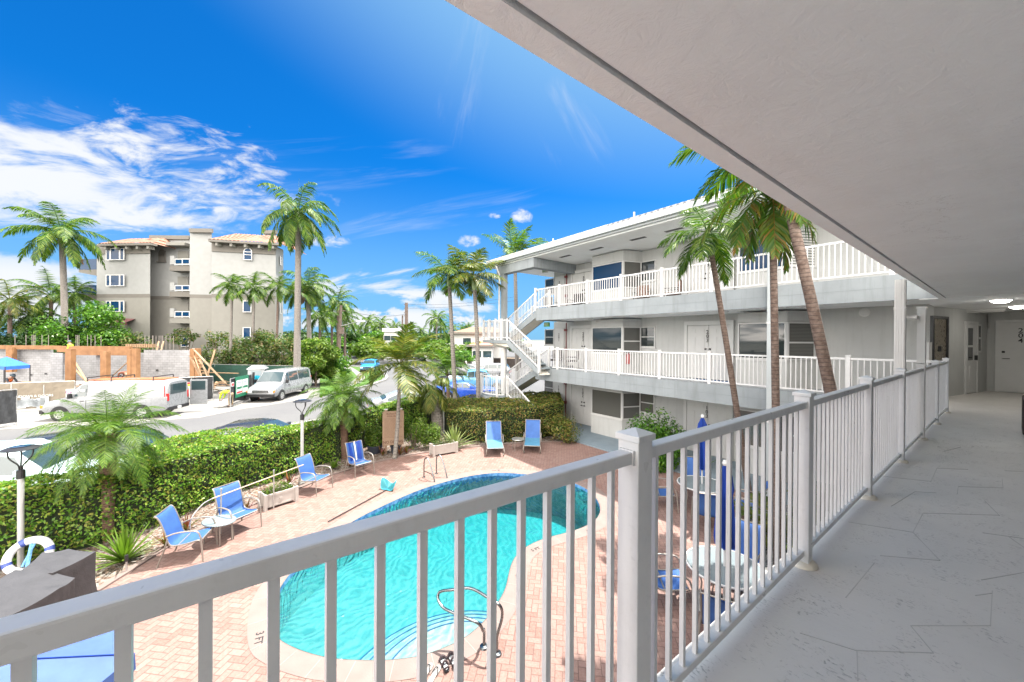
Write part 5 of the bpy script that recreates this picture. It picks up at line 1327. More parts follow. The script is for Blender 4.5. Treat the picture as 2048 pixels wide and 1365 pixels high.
# sandals
def sandal(label, px, py, rz, style):
    o = thing('sandals', label, 'sandals', gv(px, py), rz)
    for s_ in (-1, 1):
        sole = [(s_ * .06 + dx_ * (1 if s_ > 0 else 1), dy_) for dx_, dy_ in ((-.035, -.12), (-.015, -.14), (.02, -.135), (.036, -.11), (.03, -.02), (.042, .06), (.035, .12), (.01, .145), (-.02, .14), (-.042, .10), (-.04, .04), (-.03, -.03))]
        sl = MB().prism(sole, 0, .03).build('sole', mat('grey_foam_sole', (.33, .31, .29), .8) if style else m_dark, o, bevel=.004)
        x = s_ * .06
        if style: MB().tube(spline([(x - .04, .0, .03), (x - .02, .06, .06), (x, .1, .035)], 3), .007, 5).tube(spline([(x + .04, .0, .03), (x + .02, .06, .06), (x, .1, .035)], 3), .007, 5).build('strap', m_dark, sl)
        else:
            MB().tube(spline([(x - .045, .08, .02), (x, .08, .075), (x + .045, .08, .02)], 4), .02, 6).tube(spline([(x - .045, -.02, .02), (x, -.02, .085), (x + .045, -.02, .02)], 4), .016, 6).tube(spline([(x - .035, -.09, .03), (x, -.14, .09), (x + .035, -.09, .03)], 4), .012, 6).build('strap', mat('brown_strap', (.05, .035, .04), .8), sl)
            MB().prism([(p[0] * .8 + x * .2, p[1] * .8) for p in sole], .0305, .034).build('insole', mat('grey_insole', (.36, .38, .39), .8), sl)
sandal('pair of dark strapped sandals left on the pavers nearer the pool steps', 897, 1328, R_(YAW) + .5, 0)
sandal('pair of pale flip-flops left on the pavers nearest the building', 861, 1350, R_(YAW) - .3, 1)
# dining sets with closed parasols
def parasol(label, loc, top, low, grp):
    o = thing('closed_parasol', label, 'parasol', loc, group=grp); h = top - GZ; l = low - GZ
    MB().tube([(0, 0, .02), (0, 0, h)], .02, 8).build('pole', m_trim, o)
    MB().lathe([(0, 0), (.24, 0), (.24, .05), (.05, .09), (0, .09)], n=20).build('base', m_dark, o)
    mb = MB(); n_ = 16; prof = [(.03, h - .04), (.09, h - .22), (.115, h - .45), (.10, h - .55), (.115, (h + l) / 2), (.14, l + .12), (.12, l)]
    vs_ = []
    for i, (r, z) in enumerate(prof):
        for j in range(n_):
            t = 2 * math.pi * j / n_; rr = r * (1.22 if j % 2 else .72) if i else r; vs_.append((rr * math.cos(t + .12 * i), rr * math.sin(t + .12 * i), z))
    mb.add(vs_, [(i * n_ + j, (i + 1) * n_ + j, (i + 1) * n_ + (j + 1) % n_, i * n_ + (j + 1) % n_) for i in range(len(prof) - 1) for j in range(n_)])
    mb.build('canopy', m_umb, o, smooth=50)
    MB().lathe([(0, .1), (.035, .09), (.05, .04), (.03, 0)], (0, 0, h - .05), 12).build('finial', m_trim, o)
def glass_table(label, loc, r):
    o = thing('glass_table', label, 'table', loc, .3, 'round glass tables')
    MB().lathe([(0, .70), (r - .02, .70), (r - .02, .712), (0, .712)], n=40).build('table_top', m_frost, o)
    rm = MB(); rm.tube([(math.cos(t) * r, math.sin(t) * r, .705) for t in [2 * math.pi * i / 40 for i in range(41)]], .016, 6); 
    for i in range(3):
        t = i * math.pi / 3; rm.box((0, 0, .69), (2 * r - .03, .035, .016), rz=t)
    rm.build('rim', m_trim, o, smooth=60)
    for i in range(4):
        t = i * math.pi / 2 + .5; MB().tube(spline([(math.cos(t) * r * .85, math.sin(t) * r * .85, .69), (math.cos(t) * r * .6, math.sin(t) * r * .6, .4), (math.cos(t) * r * .8, math.sin(t) * r * .8, 0)], 4), .014, 6).build('leg', m_frame, o)
T1 = Vector(G2(1404, 968, GZ + .71) + (GZ,)); T2 = Vector(G2(1449, 1132, GZ + .71) + (GZ,))
print('tables', T1, T2)
glass_table('round glass table in the shade with chairs round it, farther from the viewer', T1, .60); glass_table('round glass table in sunshine just below the railing', T2, .60)
parasol('closed blue parasol through the farther glass table', T1, ZP(830, 10.0), ZP(935, 10.0), 'closed blue parasols'); parasol('closed blue parasol through the nearer glass table', T2, ZP(925, 6.3), ZP(1094, 6.3), 'closed blue parasols')
def around(T, ang, dist, lb, off=0):
    d = Vector((math.cos(ang), math.sin(ang), 0)); p = T + d * dist
    sling_chair(lb, 'blue chairs at the glass tables', p, math.atan2(-d.y, -d.x) + math.pi / 2 + off)
LFT = CAMA + math.pi
around(T1, LFT - .25, .98, 'blue chair left of the farther glass table'); around(T1, LFT + 1.25, .98, 'blue chair with its back to the viewer at the farther glass table')
around(T1, LFT - 1.9, 1.0, 'blue chair behind the farther glass table against the wing'); around(T1, LFT + 2.6, 1.0, 'blue chair right of the farther glass table beside the gravel')
around(T2, LFT - .15, .92, 'blue chair left of the nearer sunlit glass table'); around(T2, LFT + 1.05, .95, 'blue chair with its back to the railing at the nearer glass table')
around(T2, LFT - 2.35, .95, 'blue chair right of the nearer glass table, back to the gravel bed'); around(T2, LFT + 2.0, .98, 'blue chair hidden close under the railing at the nearer glass table', .3)
# big open parasol, lower left
tip = D(262, 1312, 2.5); tip = Vector(G2(262, 1312, -.62) + (-.62,))
R5 = 1.04; cc_ = tip - (RT * .875 + FW * .485) * (R5 - .02)
o = thing('open_parasol', 'large open pale blue parasol seen from above at the bottom left corner', 'parasol', (cc_.x, cc_.y, GZ))
h = -.62 - GZ; mb = MB(); n_ = 6; a0 = CAMA + R_(29); DA = 2 * math.pi / n_
vs_ = [(0, 0, h + .38)] + [(math.cos(a0 + i * DA) * R5 * f, math.sin(a0 + i * DA) * R5 * f, h + .38 * (1 - f) - (0.015 if f < 1 else 0)) for f in (.5, 1) for i in range(n_)]
low = [(v[0] * 1.005, v[1] * 1.005, v[2] - .10) for v in vs_[1 + n_:]]
mb.add(vs_ + low, [(0, 1 + i, 1 + (i + 1) % n_) for i in range(n_)] + [(1 + i, 1 + n_ + i, 1 + n_ + (i + 1) % n_, 1 + (i + 1) % n_) for i in range(n_)] + [(1 + n_ + i, 1 + 2 * n_ + i, 1 + 2 * n_ + (i + 1) % n_, 1 + n_ + (i + 1) % n_) for i in range(n_)])
mb.build('canopy', m_umbl, o)
MB().tube([(0, 0, 0), (0, 0, h + .42)], .022, 8).build('pole', m_trim, o)
for i in range(n_):
    t = a0 + i * DA; MB().tube([(0, 0, h + .33), (math.cos(t) * R5 * .97, math.sin(t) * R5 * .97, h - .01)], .008, 5).build('rib', m_alu, o)
for i in range(n_):
    t = a0 + i * DA; MB().tube([(0, 0, h + .386), (math.cos(t) * R5 * .5, math.sin(t) * R5 * .5, h + .18), (math.cos(t) * R5, math.sin(t) * R5, h + .006)], .004, 4).build('seam', m_umb, o)
# balcony furniture on the far wing
def bchair(label, px, lv, m_, rz, grp='chairs on the balconies of the far wing'):
    x = PY(px, 684, 14.2).x; z = FL[lv]
    o = thing('balcony_chair', label, 'chair', (x, 14.2, z), rz, grp)
    MB().bb((-.27, -.27, .38), (.27, .27, .46)).build('cushion', m_, o, bevel=.02); MB().bb((-.27, .22, .48), (.27, .32, .95)).build('backrest', m_, o, bevel=.02)
    for sx in (-1, 1):
        for sy in (-1, 1): MB().tube([(sx * .27, sy * .27, .38), (sx * .28, sy * .3, 0)], .014, 6).build('leg', m_dark, o)
        MB().tube([(sx * .3, .27, .62), (sx * .3, -.27, .62), (sx * .28, -.28, .38)], .016, 6).build('armrest', m_dark, o)
m_cush = mat('red_patterned_cushion', (.22, .06, .035), .9, .5, 14, c2=(.30, .24, .20)); m_cushd = mat('dark_mesh_seat', (.04, .035, .035), .8)
bchair('armchair with patterned rust cushions on the top balcony below the bay window', 1283, 2, m_cush, .3)
bchair('armchair with rust cushion turned sideways near door 303', 1345, 2, m_cush, -1.2)
bchair('dark chair in front of door 302 on the top balcony', 1150, 2, m_cushd, .2); bchair('dark chair beside the small window of flat 302', 1100, 2, m_cushd, 1.2)
bchair('dark chair in front of door 202 on the middle balcony', 1145, 1, m_cushd, -.9); bchair('dark chair by the small window of flat 202', 1112, 1, m_cushd, .5)
x = PY(1265, 684, 14.6).x; o = thing('fire_extinguisher', 'red fire extinguisher standing on the middle balcony beside bay window 202', 'fire extinguisher', (x, 14.3, .45))
MB().lathe([(0, 0), (.08, 0), (.085, .05), (.085, .4), (.04, .47), (.02, .5)], n=14).build('cylinder', mat('extinguisher_red', (.35, .02, .02), .35), o, smooth=50); MB().box((0, 0, .53), (.05, .14, .06)).build('handle', m_dark, o)
x = PY(1425, 684, 14.5).x; o = thing('door_mat', 'blue doormat in front of door 203', 'mat', (x, 14.45, .003)); MB().bb((-.7, -.3, 0), (.7, .3, .015)).build('mat', mat('blue_mat', (.04, .12, .3), .9), o)
# ================================================================ street side
m_road, k, b = base_mat('pale_worn_asphalt'); tc = k.new('ShaderNodeTexCoord'); v = tc.outputs['Object']
n1 = k.noise(v, 90, 3, .7); n2 = k.noise(v, .25, 5, .6); mp = k.new('ShaderNodeMapping'); k.put(mp.inputs[0], v); mp.inputs['Rotation'].default_value = (0, 0, -R_(YAW + 12)); 
st_ = k.noise(k.vm('MULTIPLY', mp.outputs[0], (.08, 2.2, 1)), 1.2, 4, .6)
c = k.mix(k.mr(n2, .3, .7), (.08, .08, .085, 1), (.108, .108, .108, 1)); c = k.mix(k.mr(st_, .5, .75, 0, .4), c, (.075, .075, .08, 1)); c = k.mix(k.mr(n1, .3, .7, 0, .3), c, (.10, .10, .10, 1))
k.put(b.inputs['Base Color'], c); b.inputs['Roughness'].default_value = .9; k.put(b.inputs['Normal'], k.bump(n1, .4, .01))
m_sand = mat('crushed_white_gravel', (.18, .172, .16), .95, .1, .8, .6, 40, c2=(.23, .222, .21), dirt=.25)
m_walk = mat('pale_concrete_kerb', (.20, .195, .185), .9, .08, 2, .2, 40, dirt=.1)
m_grass, k, b = base_mat('lawn_grass'); tc = k.new('ShaderNodeTexCoord'); v = tc.outputs['Object']
k.put(b.inputs['Base Color'], k.mix(k.mr(k.noise(v, 3, 6, .7), .3, .7), (.03, .09, .01, 1), (.08, .16, .02, 1))); b.inputs['Roughness'].default_value = .95
k.put(b.inputs['Normal'], k.bump(k.noise(v, 40, 4, .7), 1, .03))
RZ = GZ - .02
def polyst(name, pts, z, m): 
    o = MB(); n = len(pts); o.add([(p[0], p[1], z) for p in pts], [tuple(range(n))]); ob = o.build(name, m); 
    if ob.data.polygons[0].normal.z < 0: ob.data.flip_normals()
    return struct(ob)
far_edge = [(-900, 905), (-300, 873), (0, 860), (200, 850), (400, 836), (477, 820), (555, 808), (602, 801), (660, 789), (738, 773), (768, 762), (773, 756), (768, 748), (754, 741), (725, 736), (687, 733)]
near_pts = [(-900, 1000), (0, 955), (200, 930), (400, 880), (569, 857), (682, 834), (750, 812), (850, 800)]
road = [G2(*p, z=RZ) for p in far_edge[:9]] + [Q(-9, 40)[:2], Q(-3, 40)[:2], Q(-3, 20)[:2]] + [G2(*p, z=RZ) for p in reversed(near_pts)]
big = [QP(-900, 13)[:2], QP(-900, 19)[:2], QP(0, 18.3)[:2]]
struct(MB().prism([Q(-70, 6)[:2], Q(-70, 34)[:2], Q(-60, 200)[:2], Q(0, 200)[:2], Q(30, 120)[:2], Q(8, 40)[:2], Q(0, 25)[:2], Q(-2, 19)[:2], Q(-8, 13)[:2], Q(-14, 9)[:2], Q(-25, 4)[:2]], GZ - .2, RZ).build('road', m_road))
sand = [G2(*p, z=RZ) for p in far_edge[:9]] + [QP(680, 31)[:2], QP(690, 60)[:2], Q(-80, 60)[:2]]
struct(MB().prism(sand, GZ - .1, RZ + .012).build('gravel_verge', m_sand))
gr = [G2(*p, z=RZ) for p in ((640, 795), (660, 789), (700, 781), (738, 772), (764, 761), (768, 755), (764, 748), (750, 741), (725, 737), (687, 734), (660, 738), (640, 750))]
struct(MB().prism(gr, GZ - .1, RZ + .13).build('grass_verge', m_grass))
kb = MB(); ke = far_edge[8:]
for a, c in zip(ke[:-1], ke[1:]):
    a, c = G(*a, z=RZ), G(*c, z=RZ); a.z = c.z = RZ + .07; kb.beam(a, c, .45, .15)
struct(kb.build('kerb', m_walk))
wk = [G2(*p, z=RZ) for p in ((682, 735), (690, 733), (705, 738), (722, 748), (731, 758), (722, 768), (700, 776), (680, 780), (680, 772), (703, 766), (716, 757), (706, 746), (692, 741))]
struct(MB().prism(wk, GZ - .05, RZ + .15).build('sidewalk', m_walk))
kb = MB()
kp = [G(*p, z=RZ) for p in ((430, 880), (569, 855), (625, 845), (682, 832), (720, 822))]
for a, c in zip(kp[:-1], kp[1:]): kb.beam(a + Vector((0, 0, .05)), c + Vector((0, 0, .05)), .35, .12)
struct(kb.build('kerb', m_walk))

# ---------------------------------------------------------------- vehicles
m_tyre = mat('tyre_rubber', (.02, .02, .02), .8, .2, 8); m_rim = mat('wheel_rim', (.45, .45, .46), .3, .1, 6, metal=.7)
m_cglass, k, b = base_mat('car_window_glass'); b.inputs['Base Color'].default_value = (.03, .05, .055, 1); b.inputs['Roughness'].default_value = .03; b.inputs['Specular IOR Level'].default_value = .9
m_amber = mat('amber_lens', (.75, .22, .02), .3); m_red = mat('red_lens', (.45, .01, .01), .3); m_lens = mat('clear_lens', (.6, .62, .64), .15)
def paint(name, c): return mat('paint_' + name, c, .28, .04, 1.5, coat=.6)
KINDS_ = {   # (fraction from front, belt height, roof height or None, width)
 'van': dict(L=5.7, W=2.0, st=[(0, .62, None, .86), (.015, .86, None, .93), (.05, 1.02, None, .97), (.17, 1.20, None, 1), (.19, 1.22, 1.26, 1), (.31, 1.22, 2.02, 1), (.36, 1.22, 2.08, 1), (.60, 1.22, 2.12, 1), (.95, 1.22, 2.08, .99), (1.0, 1.2, 1.96, .95)], wh=(.16, .80), win=[(5, 6), (6, 7), (7, 8)], zb=.36, wr=.80),
 'suv': dict(L=4.7, W=1.88, st=[(0, .55, None, .80), (.02, .80, None, .9), (.06, .93, None, .96), (.24, 1.04, None, 1), (.27, 1.05, 1.1, 1), (.40, 1.06, 1.60, 1), (.46, 1.07, 1.68, 1), (.68, 1.08, 1.68, 1), (.90, 1.10, 1.60, .98), (.97, 1.08, 1.2, .95), (1.0, .8, None, .9)], wh=(.18, .80), win=[(5, 6), (6, 7), (7, 8)], zb=.28, wr=.74),
 'sedan': dict(L=4.8, W=1.84, st=[(0, .45, None, .78), (.02, .66, None, .9), (.06, .78, None, .96), (.27, .93, None, 1), (.31, .94, .98, 1), (.45, .95, 1.36, 1), (.52, .96, 1.43, 1), (.68, .97, 1.40, 1), (.80, .98, 1.18, .99), (.86, 1.0, 1.03, .98), (.97, .98, None, .93), (1.0, .7, None, .88)], wh=(.19, .80), win=[(5, 6), (6, 7), (7, 8)], zb=.2, wr=.68),
 'coupe': dict(L=4.75, W=1.88, st=[(0, .48, None, .82), (.02, .68, None, .92), (.08, .80, None, .97), (.34, .90, None, 1), (.37, .91, .95, 1), (.50, .93, 1.31, 1), (.57, .94, 1.38, 1), (.68, .95, 1.35, 1), (.84, 1.0, 1.08, 1), (.87, 1.0, 1.03, .99), (.97, .98, None, .94), (1.0, .72, None, .9)], wh=(.2, .79), win=[(5, 6), (6, 7)], zb=.18, wr=.66),
 'pickup': dict(L=5.8, W=2.0, st=[(0, .6, None, .85), (.015, .95, None, .94), (.05, 1.08, None, .98), (.22, 1.16, None, 1), (.24, 1.16, 1.2, 1), (.33, 1.17, 1.78, 1), (.37, 1.17, 1.86, 1), (.50, 1.17, 1.86, 1), (.60, 1.17, 1.80, 1), (.625, 1.17, 1.2, 1), (.97, 1.15, None, .99), (1.0, 1.12, None, .97)], wh=(.17, .78), win=[(5, 6), (6, 7), (7, 8)], zb=.4, wr=.76)}
def car(label, kind, loc, ang, pm, group=None, cat='car', name=None, panel=False, rack=False, dark=None, scale=1, nose=None):
    """local +x is forward; origin at the middle of the footprint"""
    K_ = KINDS_[kind]; L_, Wc = K_['L'], K_['W']; st = K_['st']; zb = K_['zb']
    o = thing(name or {'van': 'passenger_van', 'suv': 'suv', 'sedan': 'sedan', 'coupe': 'sports_car', 'pickup': 'pickup_truck'}[kind], label, cat, loc, ang, group)
    o.scale = (scale,) * 3
    rg = []
    for f, be, ro, w in st:
        x = L_ / 2 - f * L_; hw = Wc / 2 * w; r = []
        top = ro if ro else be + .02; wr = Wc / 2 * w * (K_['wr'] + (1 - K_['wr']) * (1 - min(1, (top - be) / .5)) * .8 if ro else .90)
        z_ = zb + (.10 if f < .03 or f > .98 else 0)
        P2 = [(hw * .90, z_), (hw * .985, z_ + .10), (hw, z_ + (be - z_) * .5), (hw * .985, z_ + (be - z_) * .8), (hw * .955, be - .02 if not ro else be)]
        if ro: P2 += [(wr + (hw * .955 - wr) * .08, top - .06), (wr * .90, top), (wr * .5, top + .03), (0, top + .04)]
        else: P2 += [(hw * .93, be), (hw * .84, be + .015), (hw * .5, be + .04), (0, be + .05)]
        full = P2 + [(-a, z) for a, z in reversed(P2[:-1])]
        rg.append([(x, y, z) for y, z in full])
    mb = MB(); n = len(rg[0]); vs_ = [p for r in rg for p in r]
    fs = [(i * n + j, i * n + j + 1, (i + 1) * n + j + 1, (i + 1) * n + j) for i in range(len(rg) - 1) for j in range(n - 1)]
    fs += [(i * n + n - 1, i * n, (i + 1) * n, (i + 1) * n + n - 1) for i in range(len(rg) - 1)]
    fs += [tuple(reversed(range(n))), tuple((len(rg) - 1) * n + j for j in range(n))]
    fs = [tuple(reversed(f)) for f in fs]
    body = mb.add(vs_, fs).build('body', pm, o, smooth=38)
    dk = dark or m_cglass
    def pt(i, j): return Vector(rg[i][j])
    wins = K_['win']
    for s_ in (0, 1):
        jj = (4, 5) if s_ == 0 else (n - 5, n - 6)
        sgn = 1 if s_ == 0 else -1
        for q, (i0, i1) in enumerate(wins):
            if panel and q > 0: continue
            e0 = .12 if q else .0; g_ = MB()
            a, b2, c_, d_ = pt(i0, jj[0]), pt(i1, jj[0]), pt(i1, jj[1]), pt(i0, jj[1])
            if q == 0 and kind != 'van': a = pt(i0 - 1, jj[0]).lerp(a, .45)
            if q == 0 and kind == 'van': a = pt(i0 - 1, jj[0]).lerp(a, .55)
            P4 = [a.lerp(d_, .07), b2.lerp(c_, .07), b2.lerp(c_, .93), a.lerp(d_, .93) if kind == 'x' else d_.lerp(a, .07)]
            cc = sum(P4, Vector()) / 4; P4 = [cc + (p - cc) * .93 for p in P4]
            if q < len(wins) - 1: pass
            P4 = [p + Vector((0, sgn * .012, .004)) for p in P4]
            g_.add(P4, [(0, 1, 2, 3) if s_ else (3, 2, 1, 0)]); g_.build('side_window', dk, body)
    # windshield, rear window
    iw = next(i for i, s in enumerate(st) if s[2]); 
    a, b2 = pt(iw, 6), pt(iw, n - 7); c_, d_ = pt(iw + 1, 6), pt(iw + 1, n - 7); m0, m1 = pt(iw, 8), pt(iw + 1, 8)
    up = Vector((.014, 0, .014)); f_ = .94
    P6 = [pt(iw, 6).lerp(pt(iw + 1, 6), .08), pt(iw, 8).lerp(pt(iw + 1, 8), .08), pt(iw, n - 7).lerp(pt(iw + 1, n - 7), .08), pt(iw, n - 7).lerp(pt(iw + 1, n - 7), .93), pt(iw, 8).lerp(pt(iw + 1, 8), .93), pt(iw, 6).lerp(pt(iw + 1, 6), .93)]
    P6 = [Vector((p.x, p.y * 1.0, p.z)) + up for p in P6]
    MB().add(P6, [(0, 1, 4, 5), (1, 2, 3, 4)]).build('windshield', m_cglass, body)
    ir = max(i for i, s in enumerate(st) if s[2])
    if kind in ('sedan', 'coupe', 'pickup', 'suv'):
        r0, r1 = ir - 1, ir; up = Vector((-.014, 0, .014))
        P6 = [pt(r0, 6).lerp(pt(r1, 6), .1), pt(r0, 8).lerp(pt(r1, 8), .1), pt(r0, n - 7).lerp(pt(r1, n - 7), .1), pt(r0, n - 7).lerp(pt(r1, n - 7), .9), pt(r0, 8).lerp(pt(r1, 8), .9), pt(r0, 6).lerp(pt(r1, 6), .9)]
        MB().add([p + up for p in P6], [(0, 5, 4, 1), (1, 4, 3, 2)]).build('rear_window', m_cglass, body)
    else:
        MB().bb((-L_ / 2 - .012, -Wc * .33, 1.3), (-L_ / 2 - .001, Wc * .33, 1.85)).build('rear_window', m_cglass, body)
    # wheels
    wr_ = .36 if kind in ('van', 'suv', 'pickup') else .33
    for f in K_['wh']:
        x = L_ / 2 - f * L_
        for s_ in (-1, 1):
            yo = s_ * Wc / 2
            MB().tube([(x, yo - s_ * .12, wr_ + .02), (x, yo + s_ * .004, wr_ + .02)], wr_ * 1.17, 22).build('wheel_arch', m_black, body)
            w = MB().tube([(x, yo - s_ * .20, wr_), (x, yo - s_ * .015, wr_), (x, yo + s_ * .018, wr_)], [wr_, wr_, wr_ * .93], 24).build('wheel', m_tyre, o, smooth=50)
            rm = MB().tube([(x, yo + s_ * .012, wr_), (x, yo + s_ * .024, wr_)], wr_ * .66, 20)
            rm.tube([(x, yo + s_ * .02, wr_), (x, yo + s_ * .034, wr_)], wr_ * .2, 10); rm.build('rim', m_rim, w, smooth=40)
            hl = MB()
            for a in range(5):
                t = a * 2 * math.pi / 5; hl.box((x + math.cos(t) * wr_ * .43, yo + s_ * .0245, wr_ + math.sin(t) * wr_ * .43), (wr_ * .16, .003, wr_ * .16))
            hl.build('wheel_opening', m_black, w)
    xf = L_ / 2; be0 = st[1][1]
    for s_ in (-1, 1):
        hz_ = be0 - .10
        MB().box((xf - .045, s_ * Wc * .35, hz_), (.12, .30, .17)).build('headlight', m_lens, o, bevel=.02)
        MB().box((xf - .09, s_ * Wc * .445, hz_), (.16, .08, .16)).build('turn_signal', m_amber if kind == 'van' else m_lens, o, bevel=.02)
        MB().box((-xf + .03, s_ * Wc * .42, st[-1][1] - .12 if kind != 'van' else 1.15), (.09, .14, .16 if kind != 'van' else .42)).build('tail_light', m_red, o, bevel=.015)
        xm = L_ / 2 - st[iw][0] * L_ - .35; MB().box((xm, s_ * (Wc / 2 + .09), st[iw][1] + .12), (.12, .2, .17 if kind != 'van' else .26)).build('mirror', m_black if kind == 'van' else pm, o, bevel=.03)
    MB().bb((xf - .035, -Wc * .27, be0 - .20), (xf + .012, Wc * .27, be0 - .02)).build('grille', m_black, o)
    if kind in ('van', 'pickup'):
        gg = MB()
        for i in range(3): gg.bb((xf + .0125, -Wc * .26, be0 - .19 + i * .055), (xf + .02, Wc * .26, be0 - .17 + i * .055))
        gg.build('grille_bar', m_rim, o)
    MB().bb((xf - .14, -Wc * .46, zb + .02), (xf + .05, Wc * .46, zb + .22)).build('bumper', m_black if kind != 'pickup' else m_rim, o, bevel=.03)
    MB().bb((-xf - .05, -Wc * .45, zb + .02), (-xf + .1, Wc * .45, zb + .22)).build('bumper', m_black if kind == 'van' else pm, o, bevel=.03)
    MB().bb((-xf - .062, -.16, zb + .05), (-xf - .052, .16, zb + .19)).build('licence_plate', m_trim, o)
    dl = MB()
    for f in ([.36, .57] if kind != 'coupe' else [.36, .66]):
        x = L_ / 2 - f * L_
        for s_ in (-1, 1): dl.bb((x - .006, s_ * (Wc / 2 - .004), zb + .2), (x + .006, s_ * (Wc / 2 + .003), 1.0 if kind in ('sedan', 'coupe') else 1.1))
    dl.build('door_seam', m_black, body)
    hd = MB()
    for f in ([.53, .70] if kind not in ('coupe', 'van') else [.33 if kind == 'van' else .62]):
        x = L_ / 2 - f * L_
        for s_ in (-1, 1): hd.box((x, s_ * (Wc / 2 + .006), .88 if kind in ('sedan', 'coupe') else 1.05), (.16, .03, .03))
    hd.build('door_handle', m_black if kind == 'van' else pm, o)
    if kind == 'pickup':
        MB().bb((-L_ / 2 + .1, -Wc * .42, 1.165), (L_ / 2 - .64 * L_, Wc * .42, 1.21)).build('bed_cover', m_trim, o)
    return o
def place(px, py, t=None):
    return gv(px, py) if t is None else QP(px, t)
wh = paint('white', (.22, .23, .24)); bk_ = paint('black', (.02, .022, .026)); 
# cargo van, side on
rear, front = Q((283 - 1024) / 753 * 20.9, 20.9), None
th = R_(190.6)
dirc = Vector((RT * math.cos(th) + FW * math.sin(th)))
rw = G(283, 838); rw.z = RZ
wb = .64 * 5.9
side = Vector((dirc.y, -dirc.x, 0)); 
if (side.dot(-FW)) < 0: side = -side      # towards the viewer
ctr_v = rw + dirc * (5.9 * .80 - 5.9 / 2) - side * 1.0
ctr_v.z = RZ + .01
KINDS_['van']['L'] = 5.9
cv = car('long white cargo van with orange-stained roof parked at the building site, its rear door open', 'van', ctr_v, math.atan2(dirc.y, dirc.x), wh, 'vans at the building site', 'van', 'cargo_van', panel=True)
I = XF[cv.name].inverted(); vs_ = 1 if (I.to_3x3() @ side).y > 0 else -1
MB().bb((-2.6, -.62, 2.115), (1.1, .62, 2.15)).build('roof_rust', mat('orange_roof_stain', (.33, .10, .035), .8, .4, 2), cv)
for x in (-2.2, -.2, .9): MB().tube([(x, -.8, 2.1), (x, -.8, 2.3), (x, .8, 2.3), (x, .8, 2.1)], .03, 6).build('roof_bar', m_black, cv)
tt = MB(); add_text(tt, 'CUTLASS', .20, (1.25, vs_ * 1.0, 1.62), (-vs_, 0, 0), (0, 0, 1), .002); tt.build('window_lettering', m_trim, cv)
MB().bb((-2.9, vs_ * 1.0, 1.2), (-2.86, vs_ * 1.012, 1.8)).build('tail_strip', m_red, cv)
# open rear door
rd = MB().box((-5.9 / 2 - .5, -vs_ * .98, 1.2), (.95, .05, 1.5)).build('rear_door', wh, cv, bevel=.02)
MB().box((-5.9 / 2 - .5, -vs_ * .98 + vs_ * .03, 1.6), (.75, .012, .55)).box((-5.9 / 2 - .5, -vs_ * .98 - vs_ * .03, 1.6), (.75, .012, .55)).build('door_window', m_cglass, rd)
# passenger van, front towards the viewer
KINDS_['van']['L'] = 5.7
f1 = G(564, 801); r1 = G(621, 784); dirp = (f1 - r1); dirp.z = 0; dirp.normalize(); sd = Vector((dirp.y, -dirp.x, 0)); 
if sd.dot(RT) < 0: sd = -sd
cp = f1 - dirp * (5.7 * (.5 - .16)) - sd * 1.0; cp.z = RZ + .01
pv = car('white passenger van with amber front lights parked nose towards the viewer by the site gate', 'van', cp, math.atan2(dirp.y, dirp.x), wh, 'vans at the building site', 'van')
# cars
def hdg(a_deg): d = RT * math.cos(R_(a_deg)) + FW * math.sin(R_(a_deg)); return math.atan2(d.y, d.x)
blue = paint('bright_blue', (.03, .10, .55)); lblue = paint('light_blue', (.10, .30, .52)); azure = paint('azure', (.03, .22, .50)); silver = paint('silver', (.42, .43, .44)); teal = paint('teal', (.02, .10, .12)); maroon = paint('maroon', (.10, .02, .02)); grey_ = paint('grey', (.10, .11, .12))
car('bright blue sports car parked behind the slim palm trunks', 'coupe', QP(934, 28.5, RZ), hdg(8), blue)
car('light blue pickup truck with white bed cover behind the bright blue car', 'pickup', QP(950, 33.5, RZ), hdg(4), lblue)
car('white sedan parked beyond the blue pickup near the white fence', 'sedan', QP(932, 48, RZ), hdg(172), wh)
car('white car with dark side windows partly behind the right slim palm trunk', 'suv', QP(982, 45, RZ), hdg(176), wh)
car('white sedan roof showing just above the hedge behind the young yellowing palm', 'sedan', QP(822, 22.8, RZ), hdg(25), wh)
car('black sedan roof showing above the hedge between the middle date palm and the lamp post', 'sedan', QP(522, 14.1, RZ), hdg(8), bk_)
car('black four-wheel-drive car parked behind the wide date palm at left', 'suv', QP(232, 11.6, RZ), hdg(25), bk_)
car('white and teal van-like car behind the leftmost lamp post, cut by the left edge', 'suv', QP(25, 9.9, RZ), hdg(22), paint('pale_teal', (.45, .56, .58)))
car('azure blue crossover driving round the bend towards the viewer', 'suv', QP(741, 52, RZ), hdg(-80), azure, scale=1.0)
for px, t, kd, pm, lb in ((653, 128, 'sedan', wh, 'white car farthest left in the distant parked row'), (691, 108, 'sedan', teal, 'dark teal sedan in the distant parked row'), (709, 102, 'suv', bk_, 'black four-wheel-drive car in the distant parked row'),
                         (729, 98, 'suv', maroon, 'dark maroon car at the right end of the distant parked row'), (770, 92, 'suv', grey_, 'grey car seen through the left fronds of the young yellowing palm'), (820, 84, 'sedan', bk_, 'black car right of the young yellowing palm crown'),
                         (850, 80, 'sedan', silver, 'silver car parked in front of the trees beyond the yellowing palm'), (872, 78, 'sedan', grey_, 'grey sedan half hidden by the small bright fan palm')):
    car(lb, kd, QP(px, t, RZ), hdg(-70), pm, 'cars parked in the distance')

